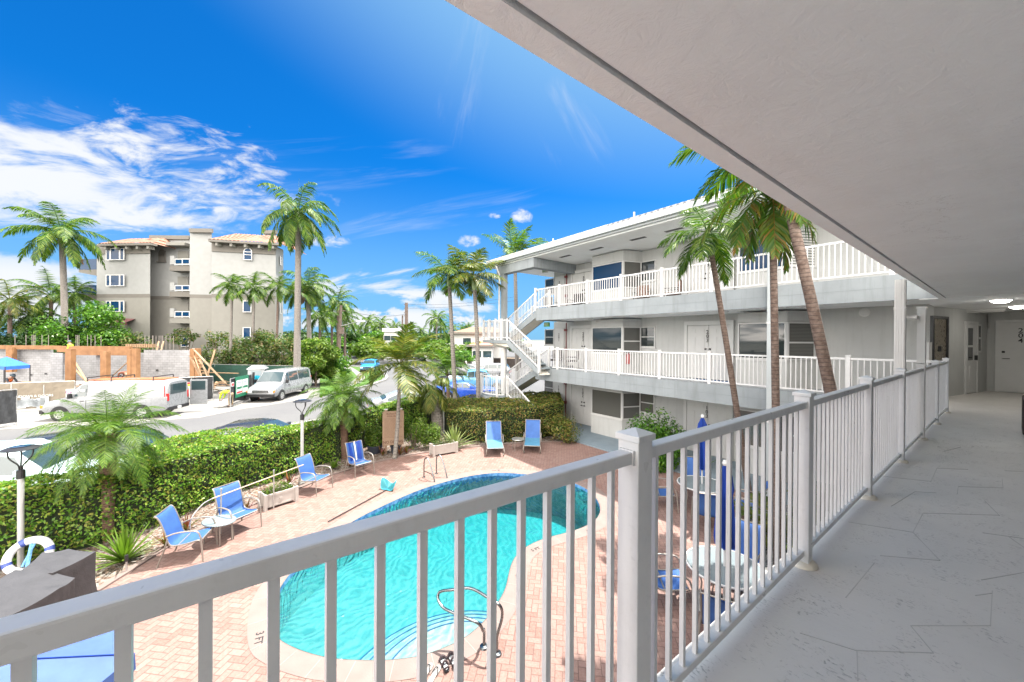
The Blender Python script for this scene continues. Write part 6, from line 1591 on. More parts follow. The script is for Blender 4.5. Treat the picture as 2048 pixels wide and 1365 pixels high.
# ---------------------------------------------------------------- people
def skin(name, V_, E_, Rr, m, parent, sub=1):
    me = bpy.data.meshes.new(name); me.from_pydata([tuple(v) for v in V_], E_, []); o = bpy.data.objects.new(name, me); COL.objects.link(o)
    sm = o.modifiers.new('s', 'SKIN'); sm.use_smooth_shade = True
    for i, r in enumerate(Rr): me.skin_vertices[0].data[i].radius = (r, r) if not isinstance(r, tuple) else r
    me.skin_vertices[0].data[0].use_root = True
    ss = o.modifiers.new('u', 'SUBSURF'); ss.levels = sub; ss.render_levels = sub
    dg = bpy.context.evaluated_depsgraph_get(); m2 = bpy.data.meshes.new_from_object(o.evaluated_get(dg)); m2.name = name; m2.materials.clear(); m2.materials.append(m)
    bpy.data.objects.remove(o); o = bpy.data.objects.new(name, m2); COL.objects.link(o); o.parent = parent; return o
m_skin = mat('skin', (.38, .22, .15), .6, .1, 8)
POSES = dict(
 stand=dict(hip=(0, 0, .93), waist=(0, 0, 1.10), chest=(0, -.02, 1.33), neck=(0, -.01, 1.49), head=(0, -.05, 1.60), top=(0, -.06, 1.70), kn=(.11, -.03, .50), an=(.12, .02, .09), toe=(.13, -.14, .04), sh=(.19, -.01, 1.41), el=(.25, .02, 1.14), wr=(.14, -.20, 1.12)),
 bend=dict(hip=(0, .12, .90), waist=(0, -.05, .98), chest=(0, -.30, 1.00), neck=(0, -.45, .96), head=(0, -.57, .90), top=(0, -.66, .86), kn=(.12, .06, .50), an=(.14, .10, .09), toe=(.15, -.06, .04), sh=(.19, -.38, .96), el=(.22, -.42, .70), wr=(.12, -.52, .48)),
 lean=dict(hip=(0, .10, .85), waist=(0, .02, 1.0), chest=(0, -.14, 1.18), neck=(0, -.24, 1.30), head=(0, -.32, 1.39), top=(0, -.37, 1.48), kn=(.13, -.08, .48), an=(.15, .12, .09), toe=(.16, -.04, .04), sh=(.19, -.18, 1.24), el=(.24, -.30, 1.0), wr=(.16, -.52, .95)))
def person(label, loc, rz, pose, shirt, vest, pants, helmet, grp='building site workers', scale=1.0):
    o = thing('person', label, 'person', loc, rz, grp); p = {k_: Vector(v) for k_, v in POSES[pose].items()}; o.scale = (scale,) * 3
    def mx(v, s): return Vector((v.x * s, v.y, v.z))
    V_ = [p['hip'], p['waist'], p['chest'], p['neck'], p['head'], p['top']]; E_ = [(0, 1), (1, 2), (2, 3), (3, 4), (4, 5)]; Rr = [.13, .12, .15, .055, .095, .07]
    fng = []
    for s_ in (-1, 1):
        b0 = len(V_); V_ += [mx(p['kn'], s_), mx(p['an'], s_), mx(p['toe'], s_), mx(p['sh'], s_), mx(p['el'], s_), mx(p['wr'], s_)]; Rr += [.062, .042, .038, .06, .042, .03]
        hj = mx(p['hip'], 1) + Vector((s_ * .09, 0, -.05)); V_.append(hj); Rr.append(.085)
        E_ += [(0, b0 + 6), (b0 + 6, b0), (b0, b0 + 1), (b0 + 1, b0 + 2), (2, b0 + 3), (b0 + 3, b0 + 4), (b0 + 4, b0 + 5)]
        wv_ = mx(p['wr'], s_); dd_ = (wv_ - mx(p['el'], s_)).normalized(); pl = wv_ + dd_ * .06; V_.append(pl); Rr.append((.034, .02)); E_.append((b0 + 5, b0 + 7)); fng.append((pl, dd_, s_, b0 + 7))
    body = skin('body', V_, E_, Rr, m_skin, o)
    # fingers and thumb joined to the body mesh
    f_ = MB()
    for pl, dd_, s_, _ in fng:
        sdv = Vector((1, 0, 0)) - dd_ * dd_.x; sdv.normalize(); up_ = sdv.cross(dd_)
        for i, ln_ in enumerate((.065, .075, .07, .055)):
            r = pl + sdv * (i - 1.5) * .018 + dd_ * .015; f_.tube([r - dd_ * .02, r + dd_ * ln_ * .55, r + dd_ * ln_ * .85 - up_ * .02], [.009, .008, .006], 5)
        f_.tube([pl - dd_ * .02 - sdv * s_ * .03, pl - sdv * s_ * .055 + dd_ * .02, pl - sdv * s_ * .05 + dd_ * .045], [.01, .009, .007], 5)
    bm = bmesh.new(); bm.from_mesh(body.data); tmp = bpy.data.meshes.new('t'); tmp.from_pydata(f_.v, [], f_.f); bm.from_mesh(tmp); bm.to_mesh(body.data); bm.free(); bpy.data.meshes.remove(tmp)
    fd = (p['head'] - p['neck']).normalized(); fwd = Vector((0, -1, 0)); fwd = (fwd - fd * fwd.dot(fd)).normalized()
    if pose == 'bend': fwd = (Vector((0, -.2, -1)) - fd * Vector((0, -.2, -1)).dot(fd)).normalized()
    ey = MB(); hc = p['head'].lerp(p['top'], .35)
    for s_ in (-1, 1): ey.box(hc + fwd * .085 + Vector((s_ * .033, 0, 0)), (.018, .012, .01))
    ey.build('eye', m_dark, body); MB().box(hc + fwd * .10 - fd * .025, (.022, .03, .03)).build('nose', m_skin, body)
    # trousers, shirt, vest, boots
    for s_ in (0,):
        V2 = [p['hip'] + Vector((0, 0, .05)), p['hip']]; E2 = [(0, 1)]; R2 = [.14, .15]
        for q in (-1, 1):
            n0 = len(V2); V2 += [p['hip'] + Vector((q * .095, 0, -.06)), mx(p['kn'], q), mx(p['an'], q) + Vector((0, 0, .03))]; R2 += [.10, .078, .065]; E2 += [(1, n0), (n0, n0 + 1), (n0 + 1, n0 + 2)]
        skin('trousers', V2, E2, R2, pants, o)
        V2 = [p['hip'] + (p['waist'] - p['hip']) * .3, p['waist'], p['chest'], p['chest'].lerp(p['neck'], .6)]; E2 = [(0, 1), (1, 2), (2, 3)]; R2 = [.15, .145, .168, .075]
        for q in (-1, 1):
            n0 = len(V2); V2 += [mx(p['sh'], q), mx(p['el'], q), mx(p['el'], q).lerp(mx(p['wr'], q), .8)]; R2 += [.075, .056, .045]; E2 += [(2, n0), (n0, n0 + 1), (n0 + 1, n0 + 2)]
        skin('shirt', V2, E2, R2, shirt, o)
    if vest:
        skin('vest', [p['hip'] + (p['waist'] - p['hip']) * .5, p['waist'], p['chest'], p['chest'].lerp(p['neck'], .35)], [(0, 1), (1, 2), (2, 3)], [.158, .158, .185, .15], vest, o)
    for q in (-1, 1): MB().tube([mx(p['an'], q) + Vector((0, .03, -.06)), mx(p['an'], q) + Vector((0, .0, -.04)), mx(p['toe'], q)], [.05, .055, .04], 8).build('boot', m_coverd, o, smooth=60)
    if helmet:
        hm = MB(); c0 = p['head'].lerp(p['top'], .55); az = fd; ax = Vector((1, 0, 0)); ay = az.cross(ax)
        pr = [(.155, -.01), (.125, .0), (.12, .05), (.09, .10), (.045, .125), (0, .13)]
        n_ = 14; o_ = 0; vs_ = [c0 + (ax * math.cos(t) + ay * math.sin(t)) * r + az * z for r, z in pr for t in [2 * math.pi * j / n_ for j in range(n_)]]
        hm.add(vs_, [(i * n_ + j, i * n_ + (j + 1) % n_, (i + 1) * n_ + (j + 1) % n_, (i + 1) * n_ + j) for i in range(len(pr) - 1) for j in range(n_)]).build('helmet', helmet, o, smooth=60)
    return o
hv = mat('hi_vis_yellow', (.55, .75, .03), .8, .08, 8); hvo = mat('hi_vis_orange', (.75, .16, .03), .8, .1, 8); khk = mat('khaki_cloth', (.26, .20, .12), .9, .2, 8); drk = mat('dark_workwear', (.05, .06, .07), .9, .2, 8); brn = mat('brown_shirt', (.20, .07, .04), .9, .2, 8)
hly = mat('yellow_helmet', (.55, .68, .12), .4); hlb = mat('dark_cap', (.07, .10, .12), .7)
person('worker in yellow top and helmet standing behind the open rear of the cargo van', gv(331, 824), hdg(180) + math.pi / 2, 'stand', hv, hvo, drk, hly)
person('worker in bright yellow bending down beside the open site gate', gv(459, 814), hdg(180) + math.pi / 2 + .1, 'bend', hv, None, khk, None)

# ---------------------------------------------------------------- building site
m_cmu, k, b = base_mat('concrete_block_wall'); tc = k.new('ShaderNodeTexCoord'); v = tc.outputs['Object']
br = k.new('ShaderNodeTexBrick'); xyz = k.sep(v)
k.put(br.inputs['Vector'], k.comb(k.m('ADD', k.m('MULTIPLY', xyz[0], RT.x), k.m('MULTIPLY', xyz[1], RT.y)), xyz[2], k.m('ADD', k.m('MULTIPLY', xyz[0], FW.x), k.m('MULTIPLY', xyz[1], FW.y))))
br.inputs['Scale'].default_value = 1; br.inputs['Brick Width'].default_value = .4; br.inputs['Row Height'].default_value = .2; br.inputs['Mortar Size'].default_value = .012
br.inputs['Color1'].default_value = (.26, .26, .265, 1); br.inputs['Color2'].default_value = (.20, .20, .205, 1); br.inputs['Mortar'].default_value = (.13, .13, .13, 1)
k.put(b.inputs['Base Color'], k.mix(k.mr(k.noise(v, .9, 5, .7), .4, .7, 0, .45), br.outputs[0], (.34, .34, .35, 1))); b.inputs['Roughness'].default_value = .95
k.put(b.inputs['Normal'], k.bump(br.outputs['Fac'], -.4, .01))
m_wood = mat('new_lumber', (.21, .095, .035), .75, .18, 2.5, .3, 30, c2=(.27, .14, .06)); m_wood2 = mat('pale_lumber', (.27, .175, .10), .75, .15, 2.5, .3, 30)
def Zy(py, d): return CAMZ - (py - 676) / 753 * d
site = thing('house_shell', 'unfinished grey block house with orange timber formwork behind the cargo van', 'building site', Q(-32, 33))
SZ = Zy(766, 33)
MB().prism([QP(-250, 27)[:2], QP(128, 29.3)[:2], QP(425, 30.5)[:2], QP(425, 40)[:2], QP(-250, 44)[:2]], GZ - .1, SZ).build('floor_slab', m_walk, site, True)
def wal(nm, x0, x1, d, y0, y1, m_, th=.2, d2=None, par=None):
    d2 = d2 or d; a = QP(x0, d); c = QP(x1, d2); zt_, zb__ = Zy(y0, d), max(SZ + .001, Zy(y1, d))
    return MB().beam((a.x, a.y, (zt_ + zb__) / 2), (c.x, c.y, (zt_ + zb__) / 2), th, zt_ - zb__).build(nm, m_, par or site, True)
back = wal('block_wall', -250, 104, 33, 702, 780, m_cmu); wal('block_wall', 104, 128, 31.5, 708, 780, m_cmu); wal('block_wall', 128, 200, 34.5, 710, 790, m_cmu)
wal('block_wall', 195, 205, 32, 706, 790, m_cmu); wal('block_wall', 212, 262, 35, 708, 790, m_cmu); wal('block_wall', 276, 295, 32.5, 707, 790, m_cmu)
rw_ = wal('block_wall', 290, 386, 32, 701, 790, m_cmu)
wal('block_wall', 380, 388, 32.3, 701, 790, m_cmu, .2, 38)
hol = MB()
for px, py in ((314, 741), (295, 763), (314, 760), (330, 759), (337, 758), (353, 757), (373, 755), (61, 750), (91, 748), (241, 752)):
    p = D(px, py, 31.82 if px > 285 else 32.8); hol.box(p, (.14, .04, .15), rz=CAMA)
hol.build('outlet_hole', m_dark, site, True)
pw = MB()
for a, c in ((-250, 118), (118, 150), (150, 212), (212, 262)): A_, C_ = QP(a, 32.6 if c <= 118 else 31.5), QP(c, 32.6 if c <= 118 else 31.5); zt_, zb__ = Zy(694, 31.5), Zy(702 if a < 118 else (706 if a < 150 else 712), 31.5); pw.beam((A_.x, A_.y, (zt_ + zb__) / 2), (C_.x, C_.y, (zt_ + zb__) / 2), .30, zt_ - zb__)
pw.build('formwork_beam', m_wood, site, True)
for a, c, y0, d in ((17, 29, 697, 32.4), (135, 147, 700, 30), (205, 217, 704, 30.3), (258, 266, 700, 30.3), (267, 277, 698, 30.3), (383, 392, 698, 31.4), (393, 399, 697, 31.4)):
    A_, C_ = QP(a, d), QP(c, d); zt_ = Zy(y0, d); bot = SZ if a != 17 else SZ + .9
    MB().beam((A_.x, A_.y, (zt_ + bot) / 2), (C_.x, C_.y, (zt_ + bot) / 2), .35, zt_ - bot).build('formwork_column', m_wood, site, True)
jst = MB()
for i in range(12):
    p = D(258 + i * 4.5, 692, 33); jst.box(p, (.10, .5, .30), rz=CAMA)
jst.build('joist_end', m_wood2, site, True)
brc = MB()
def lum(mb, a, c, w=.14, h=.05): mb.beam(a, c, w, h)
for a, c in (((148, 722, 30.5), (176, 768, 30)), ((150, 740, 30.6), (172, 762, 30.2)), ((258, 722, 31.5), (220, 757, 31)), ((388, 700, 31.2), (452, 768, 29.5)), ((398, 720, 31), (425, 765, 29.8)), ((405, 745, 31), (478, 747, 31)), ((380, 712, 31.3), (405, 762, 30)), ((430, 700, 32), (410, 768, 31))):
    A_, C_ = D(*a), D(*c); brc = MB(); lum(brc, A_, C_); brc.build('timber_brace', m_wood2, site, True)
wst = MB(); RN.seed(12)
for i in range(26):
    p = QP(RN.uniform(400, 475), RN.uniform(29.5, 33)); q = p + Vector((RN.uniform(-1.2, 1.2), RN.uniform(-1.2, 1.2), 0)); wst.beam(p + Vector((0, 0, .1 + RN.random() * .8)), q + Vector((0, 0, .1 + RN.random() * .8)), .12, .05)
for i in range(14):
    p = QP(RN.uniform(150, 260), RN.uniform(29.8, 31)); p.z = SZ + .08; q = p + Vector((RN.uniform(-1, 1), RN.uniform(-1, 1), 0)); wst.beam(p, q, .2, .06)
lp = thing('lumber_pile', 'heap of loose boards and form timber right of the block wall', 'lumber', QP(440, 31)); 
wst.build('board_heap', m_wood2, lp, True)
rb = MB()
for px in [30, 52, 64, 67, 70, 84, 97, 136, 152, 155, 158, 175, 182, 190, 202, 290, 305, 306, 312, 325, 332, 340, 347, 298, 318, 322]:
    p = QP(px, 33); rb.tube([(p.x, p.y, Zy(700, 33)), (p.x, p.y, Zy(672, 33))], .022, 4)
rb.build('rebar', mat('grey_rebar', (.24, .21, .19), .8), site, True)
sc_ = MB(); A_ = D(388, 712, 31.0); C_ = D(410, 772, 29.3); off = RT * .42
for o_ in (off * 0, off): sc_.beam(A_ + o_, C_ + o_, .05, .10)
for i in range(9): q = A_.lerp(C_, (i + .5) / 9); sc_.beam(q, q + off, .04, .05)
o = thing('wooden_ladder', 'pale wooden ladder leaning at the right end of the block wall', 'ladder', QP(405, 30)); sc_.build('ladder_frame', m_wood2, o, True)
sc_ = MB(); A_ = D(320, 684, 33.5); C_ = D(312, 699, 33)
for dx_ in (0, 9): sc_.beam(D(318 + dx_, 683, 33.8), D(313 + dx_, 702, 33.2), .12, .06)
sc_.beam(D(316, 696, 33.5), D(326, 694, 33.5), .08, .05)
o = thing('wooden_ladder', 'short top of a ladder sticking up above the block wall', 'ladder', QP(318, 33.5)); sc_.build('ladder_frame', m_wood2, o, True)
# canopy tent, trestle, fences, toilet
o = thing('canopy_tent', 'blue pop-up canopy tent at the left edge of the building site', 'tent', QP(12, 27.5)); d = 27.5
apex = D(14, 714, d); cs = [D(60, 732, d - .6), D(10, 737, d - 2.4), D(-40, 731, d), D(8, 728, d + 1.8)]
cs = [Vector((c_.x, c_.y, Zy(731, d))) for c_ in cs]
mb = MB(); mb.add([apex] + cs + [c_ - Vector((0, 0, .22)) for c_ in cs], [(0, 1 + i, 1 + (i + 1) % 4) for i in range(4)] + [(1 + i, 5 + i, 5 + (i + 1) % 4, 1 + (i + 1) % 4) for i in range(4)]); mb.build('canopy', mat('blue_canopy_cloth', (.02, .12, .62), .8, .1, 3), o, True)
for c_ in cs: MB().tube([(c_.x, c_.y, GZ), (c_.x, c_.y, c_.z)], .03, 6).build('leg', m_dark, o, True)
o = thing('trestle_table', 'rough wooden work bench beside the canopy tent', 'table', QP(55, 26.5))
A_, C_ = QP(28, 26.5), QP(72, 26.5); zt_ = Zy(768, 26.5); MB().beam((A_.x, A_.y, zt_), (C_.x, C_.y, zt_), .9, .08).build('table_top', m_wood2, o, True)
for f in (.1, .9): q = A_.lerp(C_, f); MB().box((q.x, q.y, (zt_ + GZ) / 2), (.1, .8, zt_ - GZ - .08), rz=CAMA).build('leg', m_wood2, o, True)
person('worker in orange vest and dark helmet leaning over the bench under the blue canopy', QP(16, 26.3, GZ + .35), hdg(0) + math.pi / 2, 'lean', drk, hvo, drk, hlb)
person('worker in yellow shirt and dark cap up on the formwork above the timber column', QP(141, 31.6, Zy(684, 31.6) - 1.72), hdg(200) + math.pi / 2, 'stand', hv, None, drk, hlb)
person('worker in brown shirt bending between the timber columns of the block house', QP(252, 31.6, SZ), hdg(180) + math.pi / 2, 'bend', brn, None, khk, None)
m_mesh = mat('black_fence_mesh', (.035, .037, .04), .9, .3, 5, .3, 60)
def fence(label, px0, d0, px1, d1, h, m_, mesh_z=(.1, .98), posts=2, slack=0, group='site fences', cat='fence', z0=GZ, rails=True):
    a, c = QP(px0, d0, z0), QP(px1, d1, z0); o = thing('site_fence', label, cat, (a + c) / 2, group=group)
    for i in range(posts):
        q = a.lerp(c, i / (posts - 1)); MB().tube([q, q + Vector((0, 0, h))], .028, 8).build('post', m_alu, o, True)
    if rails: [MB().tube([a + Vector((0, 0, z)), c + Vector((0, 0, z))], .022, 6).build('rail', m_alu, o, True) for z in (h, .08)]
    n = 16; mb = MB(); nn = (c - a).normalized(); nn = Vector((nn.y, -nn.x, 0)); 
    if nn.dot(FW) > 0: nn = -nn
    vs_ = []
    for i in range(n + 1):
        for j in range(6):
            q = a.lerp(c, i / n) + nn * (.03 + .03 * math.sin(i * 1.7 + j)); vs_.append(q + Vector((0, 0, h * (mesh_z[0] + (mesh_z[1] - mesh_z[0]) * j / 5) + (slack * math.sin(i / n * 6.3) if j == 0 else 0))))
    mb.add(vs_, [(i * 6 + j, (i + 1) * 6 + j, (i + 1) * 6 + j + 1, i * 6 + j + 1) for i in range(n) for j in range(5)]); mb.build('screen', m_, o, True)
    return o, a, c, nn
# printed screen fence: tan banner with the picture of houses
m_tan = mat('tan_printed_screen', (.20, .17, .13), .9, .15, 2)
o, a, c, nn = fence('long tan printed screen along the site behind the cargo van nose', -120, 21.0, 150, 23.6, 1.75, m_tan, posts=5)
u_ = (c - a).normalized(); q0 = a.lerp(c, .62)
pn = MB(); RN.seed(4)
for i in range(9):
    q = a.lerp(c, .52 + i * .03) + nn * .07; pn.box((q.x, q.y, GZ + .45 + RN.random() * .15), (.35, .01, .35 + RN.random() * .3), rz=math.atan2(u_.y, u_.x))
pn.build('printed_houses', mat('printed_house_grey', (.33, .36, .38), .8, .4, 2), o, True)
q = a.lerp(c, .66) + nn * .075; t = MB(); add_text(t, 'WINDOWS & DOORS', .18, (q.x, q.y, GZ + .92), u_, (0, 0, 1), .002); t.build('banner_lettering', m_trim, o, True)
def board(label, px0, px1, d0, d1, y0, y1, m_, name='sign', cat='sign', th=.03):
    a, c = QP(px0, d0), QP(px1, d1); dm_ = (d0 + d1) / 2; zt_, zb__ = Zy(y0, dm_), Zy(y1, dm_); mid = (a + c) / 2; u_ = (c - a); u_.z = 0; w = u_.length; u_.normalize(); n_ = Vector((u_.y, -u_.x, 0))
    o = thing(name, label, cat, (mid.x, mid.y, zb__)); M = Matrix((u_, -n_, Vector((0, 0, 1)))).transposed()
    MB().box((mid.x, mid.y, (zt_ + zb__) / 2), (w, th, zt_ - zb__), M=M).build('panel', m_, o, True)
    return o, Vector((mid.x, mid.y, 0)) + n_ * (th / 2 + .004), u_, n_, w, zt_, zb__, M
o, f0, u_, n_, w, zt_, zb__, M = board('white notice with purple letters on the tan screen above the van windshield', 132, 149, 22.9, 23.1, 780, 796, m_trim)
t = MB(); add_text(t, 'CM', .26, (f0.x, f0.y, zt_ - .2), u_, (0, 0, 1), .002); t.build('lettering', mat('purple_ink', (.22, .02, .2), .6), o, True)
fence('dark chain-link gate with diagonal bar at the far left edge', -60, 17.6, 33, 19.0, 1.85, m_mesh, posts=3)
o, a, c, nn = fence('black mesh site gate carrying the safety notice, right of the cargo van', 338, 25.6, 426, 27.0, 1.75, m_mesh, posts=3, slack=.12)
lk = MB(); lk.beam(a.lerp(c, .1) + Vector((0, 0, 1.5)) + nn * .08, a.lerp(c, .95) + Vector((0, 0, .2)) + nn * .08, .03, .03); lk.build('brace', m_dark, o, True)
for f in (.12, .42): 
    q = a.lerp(c, f) + nn * .12; MB().tube([q + Vector((0, 0, .12)) - nn * .03, q + Vector((0, 0, .12)) + nn * .03], .12, 12).build('gate_wheel', m_trim, o, True)
o, f0, u_, n_, w, zt_, zb__, M = board('white safety notice with red and yellow header and a figure in work clothes', 357, 381, 25.75, 26.05, 765, 797, m_trim)
MB().box((f0.x, f0.y, zt_ - .08), (w * .94, .006, .12), M=M).build('header', mat('sign_red', (.5, .02, .02), .6), o, True); MB().box((f0.x, f0.y, zt_ - .22), (w * .94, .006, .14), M=M).build('band', mat('sign_yellow', (.75, .5, .02), .6), o, True)
fg = MB(); q = f0 + u_ * w * .2; 
fg.box((q.x, q.y, zb__ + .62), (.22, .006, .22), M=M); fg.box((q.x, q.y, zb__ + .78), (.08, .006, .08), M=M); 
for s_ in (-1, 1): q2 = q + u_ * s_ * .06; fg.box((q2.x, q2.y, zb__ + .30), (.07, .006, .42), M=M)
fg.build('figure', mat('sign_olive', (.20, .28, .04), .6), o, True)
t = MB()
add_text(t, 'SAFETY', .10, (f0.x + n_.x * .004, f0.y + n_.y * .004, zt_ - .08), u_, (0, 0, 1), .001); t.build('header_lettering', m_trim, o, True)
sp2 = MB()
for i in range(6): q = f0 - u_ * w * .22; sp2.box((q.x, q.y, zt_ - .38 - i * .10), (w * .34, .004, .03), M=M)
sp2.build('small_print', mat('grey_print', (.35, .35, .40), .7), o, True)
o, f0, u_, n_, w, zt_, zb__, M = board('small white danger notice with red top at the right end of the black gate', 384, 396, 26.15, 26.35, 765, 771.5, m_trim)
MB().box((f0.x, f0.y, zt_ - .07), (w * .9, .005, .10), M=M).build('header', MATS['sign_red'], o, True)
t = MB(); add_text(t, 'DANGER', .08, (f0.x + n_.x * .004, f0.y + n_.y * .004, zt_ - .07), u_, (0, 0, 1), .001); t.build('lettering', m_trim, o, True)
o, a, c, nn = fence('open black mesh gate with green signs, left of the passenger van', 461, 24.4, 504, 27.6, 1.85, m_mesh, posts=2, slack=.1)
MB().tube([c + Vector((.05, .1, 0)), c + Vector((.05, .1, 2.0))], .07, 8).build('gate_post', m_dark, o, True)
o, f0, u_, n_, w, zt_, zb__, M = board('green and white contractor sign with blue lettering on the open gate', 471, 497, 25.0, 26.8, 752, 792, mat('sign_green', (.01, .14, .07), .6))
wp = MB()
for s_ in (-1, 1): q = f0 + u_ * s_ * w * .23; wp.box((q.x, q.y, (zt_ + zb__) / 2), (w * .42, .006, (zt_ - zb__) * .66), M=M)
wp.build('white_panel', m_trim, o, True)
t = MB()
for s_, tx_ in ((-1, 'BUILDER'), (1, 'DESIGN')):
    q = f0 + u_ * s_ * w * .23 + n_ * .005; add_text(t, tx_, .13, (q.x, q.y, zt_ - .40), u_, (0, 0, 1), .001)
t.build('lettering', mat('sign_blue', (.02, .08, .35), .6), o, True)
rdp = MB(); q = f0 - u_ * w * .22 + n_ * .004; rdp.box((q.x, q.y, zb__ + .33), (w * .38, .004, .12), M=M); rdp.build('red_strip', MATS['sign_red'], o, True)
gp = MB()
for s_ in (-1, 1): q = f0 + u_ * s_ * w * .23 + n_ * .004; gp.box((q.x, q.y, zb__ + .62), (w * .36, .004, .16), M=M)
gp.build('green_strip', MATS['sign_green'], o, True)
o, f0, u_, n_, w, zt_, zb__, M = board('small red and white square sign on the left edge of the open gate', 463, 468, 24.5, 24.8, 765, 773, m_trim)
MB().box((f0.x, f0.y, (zt_ + zb__) / 2), (w * .7, .005, .16), M=M).build('red_square', MATS['sign_red'], o, True)
def fence2():
    o, a, c, nn = fence('green windscreen fence in front of the shrubs behind the timber heap', 390, 36, 600, 34, 2.0, mat('green_windscreen', (.012, .05, .035), .9, .2, 3), posts=6)
fence2()
o = thing('portable_toilet', 'grey portable toilet with white domed roof beside the passenger van', 'portable toilet', QP(516, 30.5)); 
R3 = Matrix.Rotation(CAMA + .4, 3, 'Z'); cpt = QP(516, 30.5)
MB().box((cpt.x, cpt.y, GZ + 1.02), (1.15, 1.15, 2.0), M=R3).build('cabin', mat('grey_toilet_plastic', (.30, .32, .33), .5), o, True, bevel=.04)
rf = MB(); cpts = [R3 @ Vector((a_, b_, 0)) for a_, b_ in ((-.66, -.66), (.66, -.66), (.66, .66), (-.66, .66))]
rf.add([cpt + p + Vector((0, 0, 2.03)) for p in cpts] + [cpt + p * .55 + Vector((0, 0, 2.3)) for p in cpts], [(0, 1, 5, 4), (1, 2, 6, 5), (2, 3, 7, 6), (3, 0, 4, 7), (4, 5, 6, 7), (3, 2, 1, 0)]).build('roof', m_trim, o, True)
pd_ = cpt + R3 @ Vector((0, -.58, 0)); MB().box((pd_.x, pd_.y, GZ + 1.0), (.7, .03, 1.75), M=R3).build('door', mat('toilet_door', (.22, .26, .28), .5), o, True)
wal_o = thing('tarp', 'turquoise crumpled plastic sheet hung between the toilet and the passenger van', 'tarp', QP(545, 29.6))
mb = MB(); vs_ = []
for i in range(15):
    for j in range(6):
        p = QP(508 + i * 4.0, 29.3 + i * .08 + .12 * math.sin(i * 2.1 + j * 1.3)); vs_.append((p.x, p.y, Zy(782 - j * 6.0 - (2 * math.sin(i)), 29.5)))
mb.add(vs_, [(i * 6 + j, (i + 1) * 6 + j, (i + 1) * 6 + j + 1, i * 6 + j + 1) for i in range(14) for j in range(5)]); mb.build('sheet', mat('turquoise_plastic', (.02, .28, .38), .3, .4, 5, .8, 4), wal_o, True, smooth=30)
for px, t_, lb in ((515, 27.6, 'orange traffic cone just left of the passenger van bumper'), (528, 28.8, 'orange post against the turquoise sheet')):
    o = thing('traffic_cone', lb, 'cone', QP(px, t_)); MB().lathe([(.16, .03), (.03, .7), (0, .7)], n=12).build('cone', mat('cone_orange', (.6, .14, .03), .6), o, smooth=60); MB().bb((-.2, -.2, 0), (.2, .2, .03)).build('base', m_dark, o)
# ---------------------------------------------------------------- condominium behind
m_up = mat('cream_stucco_upper', (.275, .28, .275), .9, .05, 2, .3, 20); m_lo = mat('tan_stucco_lower', (.205, .20, .18), .9, .05, 2, .3, 20); m_band = mat('taupe_band', (.145, .135, .12), .9, .05, 2)
m_tile, k, b = base_mat('terracotta_roof_tiles'); tc = k.new('ShaderNodeTexCoord'); v = tc.outputs['Object']; xyz = k.sep(v)
uu = k.m('ADD', k.m('MULTIPLY', xyz[0], RT.x), k.m('MULTIPLY', xyz[1], RT.y)); ww = k.m('SINE', k.m('MULTIPLY', uu, 17.0))
k.put(b.inputs['Base Color'], k.mix(k.mr(k.noise(v, 3, 4), .3, .7), (.25, .11, .07, 1), (.33, .18, .13, 1))); b.inputs['Roughness'].default_value = .85; k.put(b.inputs['Normal'], k.bump(ww, 1, .12))
co = thing('condominium', 'large beige condominium block with terracotta roof edges behind the building site', 'apartment building', QP(380, 48)); DC = 44.0
def Zc(py, d=DC, px=380): return D(px, py, d).z
zband = (Zc(597), Zc(590))
def blk(x0, x1, d0, d1, ytop, lab, depth=9):
    """stucco volume: front from (px x0, depth d0) to (px x1, depth d1)"""
    a, c = QP(x0, d0), QP(x1, d1); u_ = (c - a); u_.z = 0; u_.normalize(); n_ = Vector((u_.y, -u_.x, 0)); c9, a9 = QP(x1, d1 + depth), QP(x0, d0 + depth)
    P4 = [(a.x, a.y), (c.x, c.y), (c9.x, c9.y), (a9.x, a9.y)]
    zt_ = Zc(ytop, (d0 + d1) / 2, (x0 + x1) / 2)
    w_ = MB().prism(P4, GZ, zband[0]).build('lower_wall', m_lo, co, True); MB().prism(P4, zband[1], zt_).build('upper_wall', m_up, co, True)
    P5 = [((Vector(p) - Vector(P4[0]).lerp(Vector(P4[2]), .5)) * 1.004 + Vector(P4[0]).lerp(Vector(P4[2]), .5)) for p in P4]
    MB().prism([tuple(p) for p in P5], zband[0], zband[1]).build('string_course', m_band, co, True)
    return a, c, u_, n_, zt_, P4
s1 = blk(193, 300, 44, 43.4, 488, 's1'); s2 = blk(300, 379, 45.6, 45.6, 478, 's2'); s3 = blk(379, 423, 43.6, 43.9, 464, 's3', 6); s4 = blk(423, 551, 43.0, 44.6, 489, 's4')
s5 = blk(526, 552, 50, 50, 466, 's5', 4)
a5, c5 = QP(551, 44.6), QP(566, 46.5); 
MB().prism([(a5.x, a5.y), (c5.x, c5.y), QP(566, 53)[:2], QP(551, 53)[:2]], GZ, s4[4]).build('side_wall', m_up, co, True)
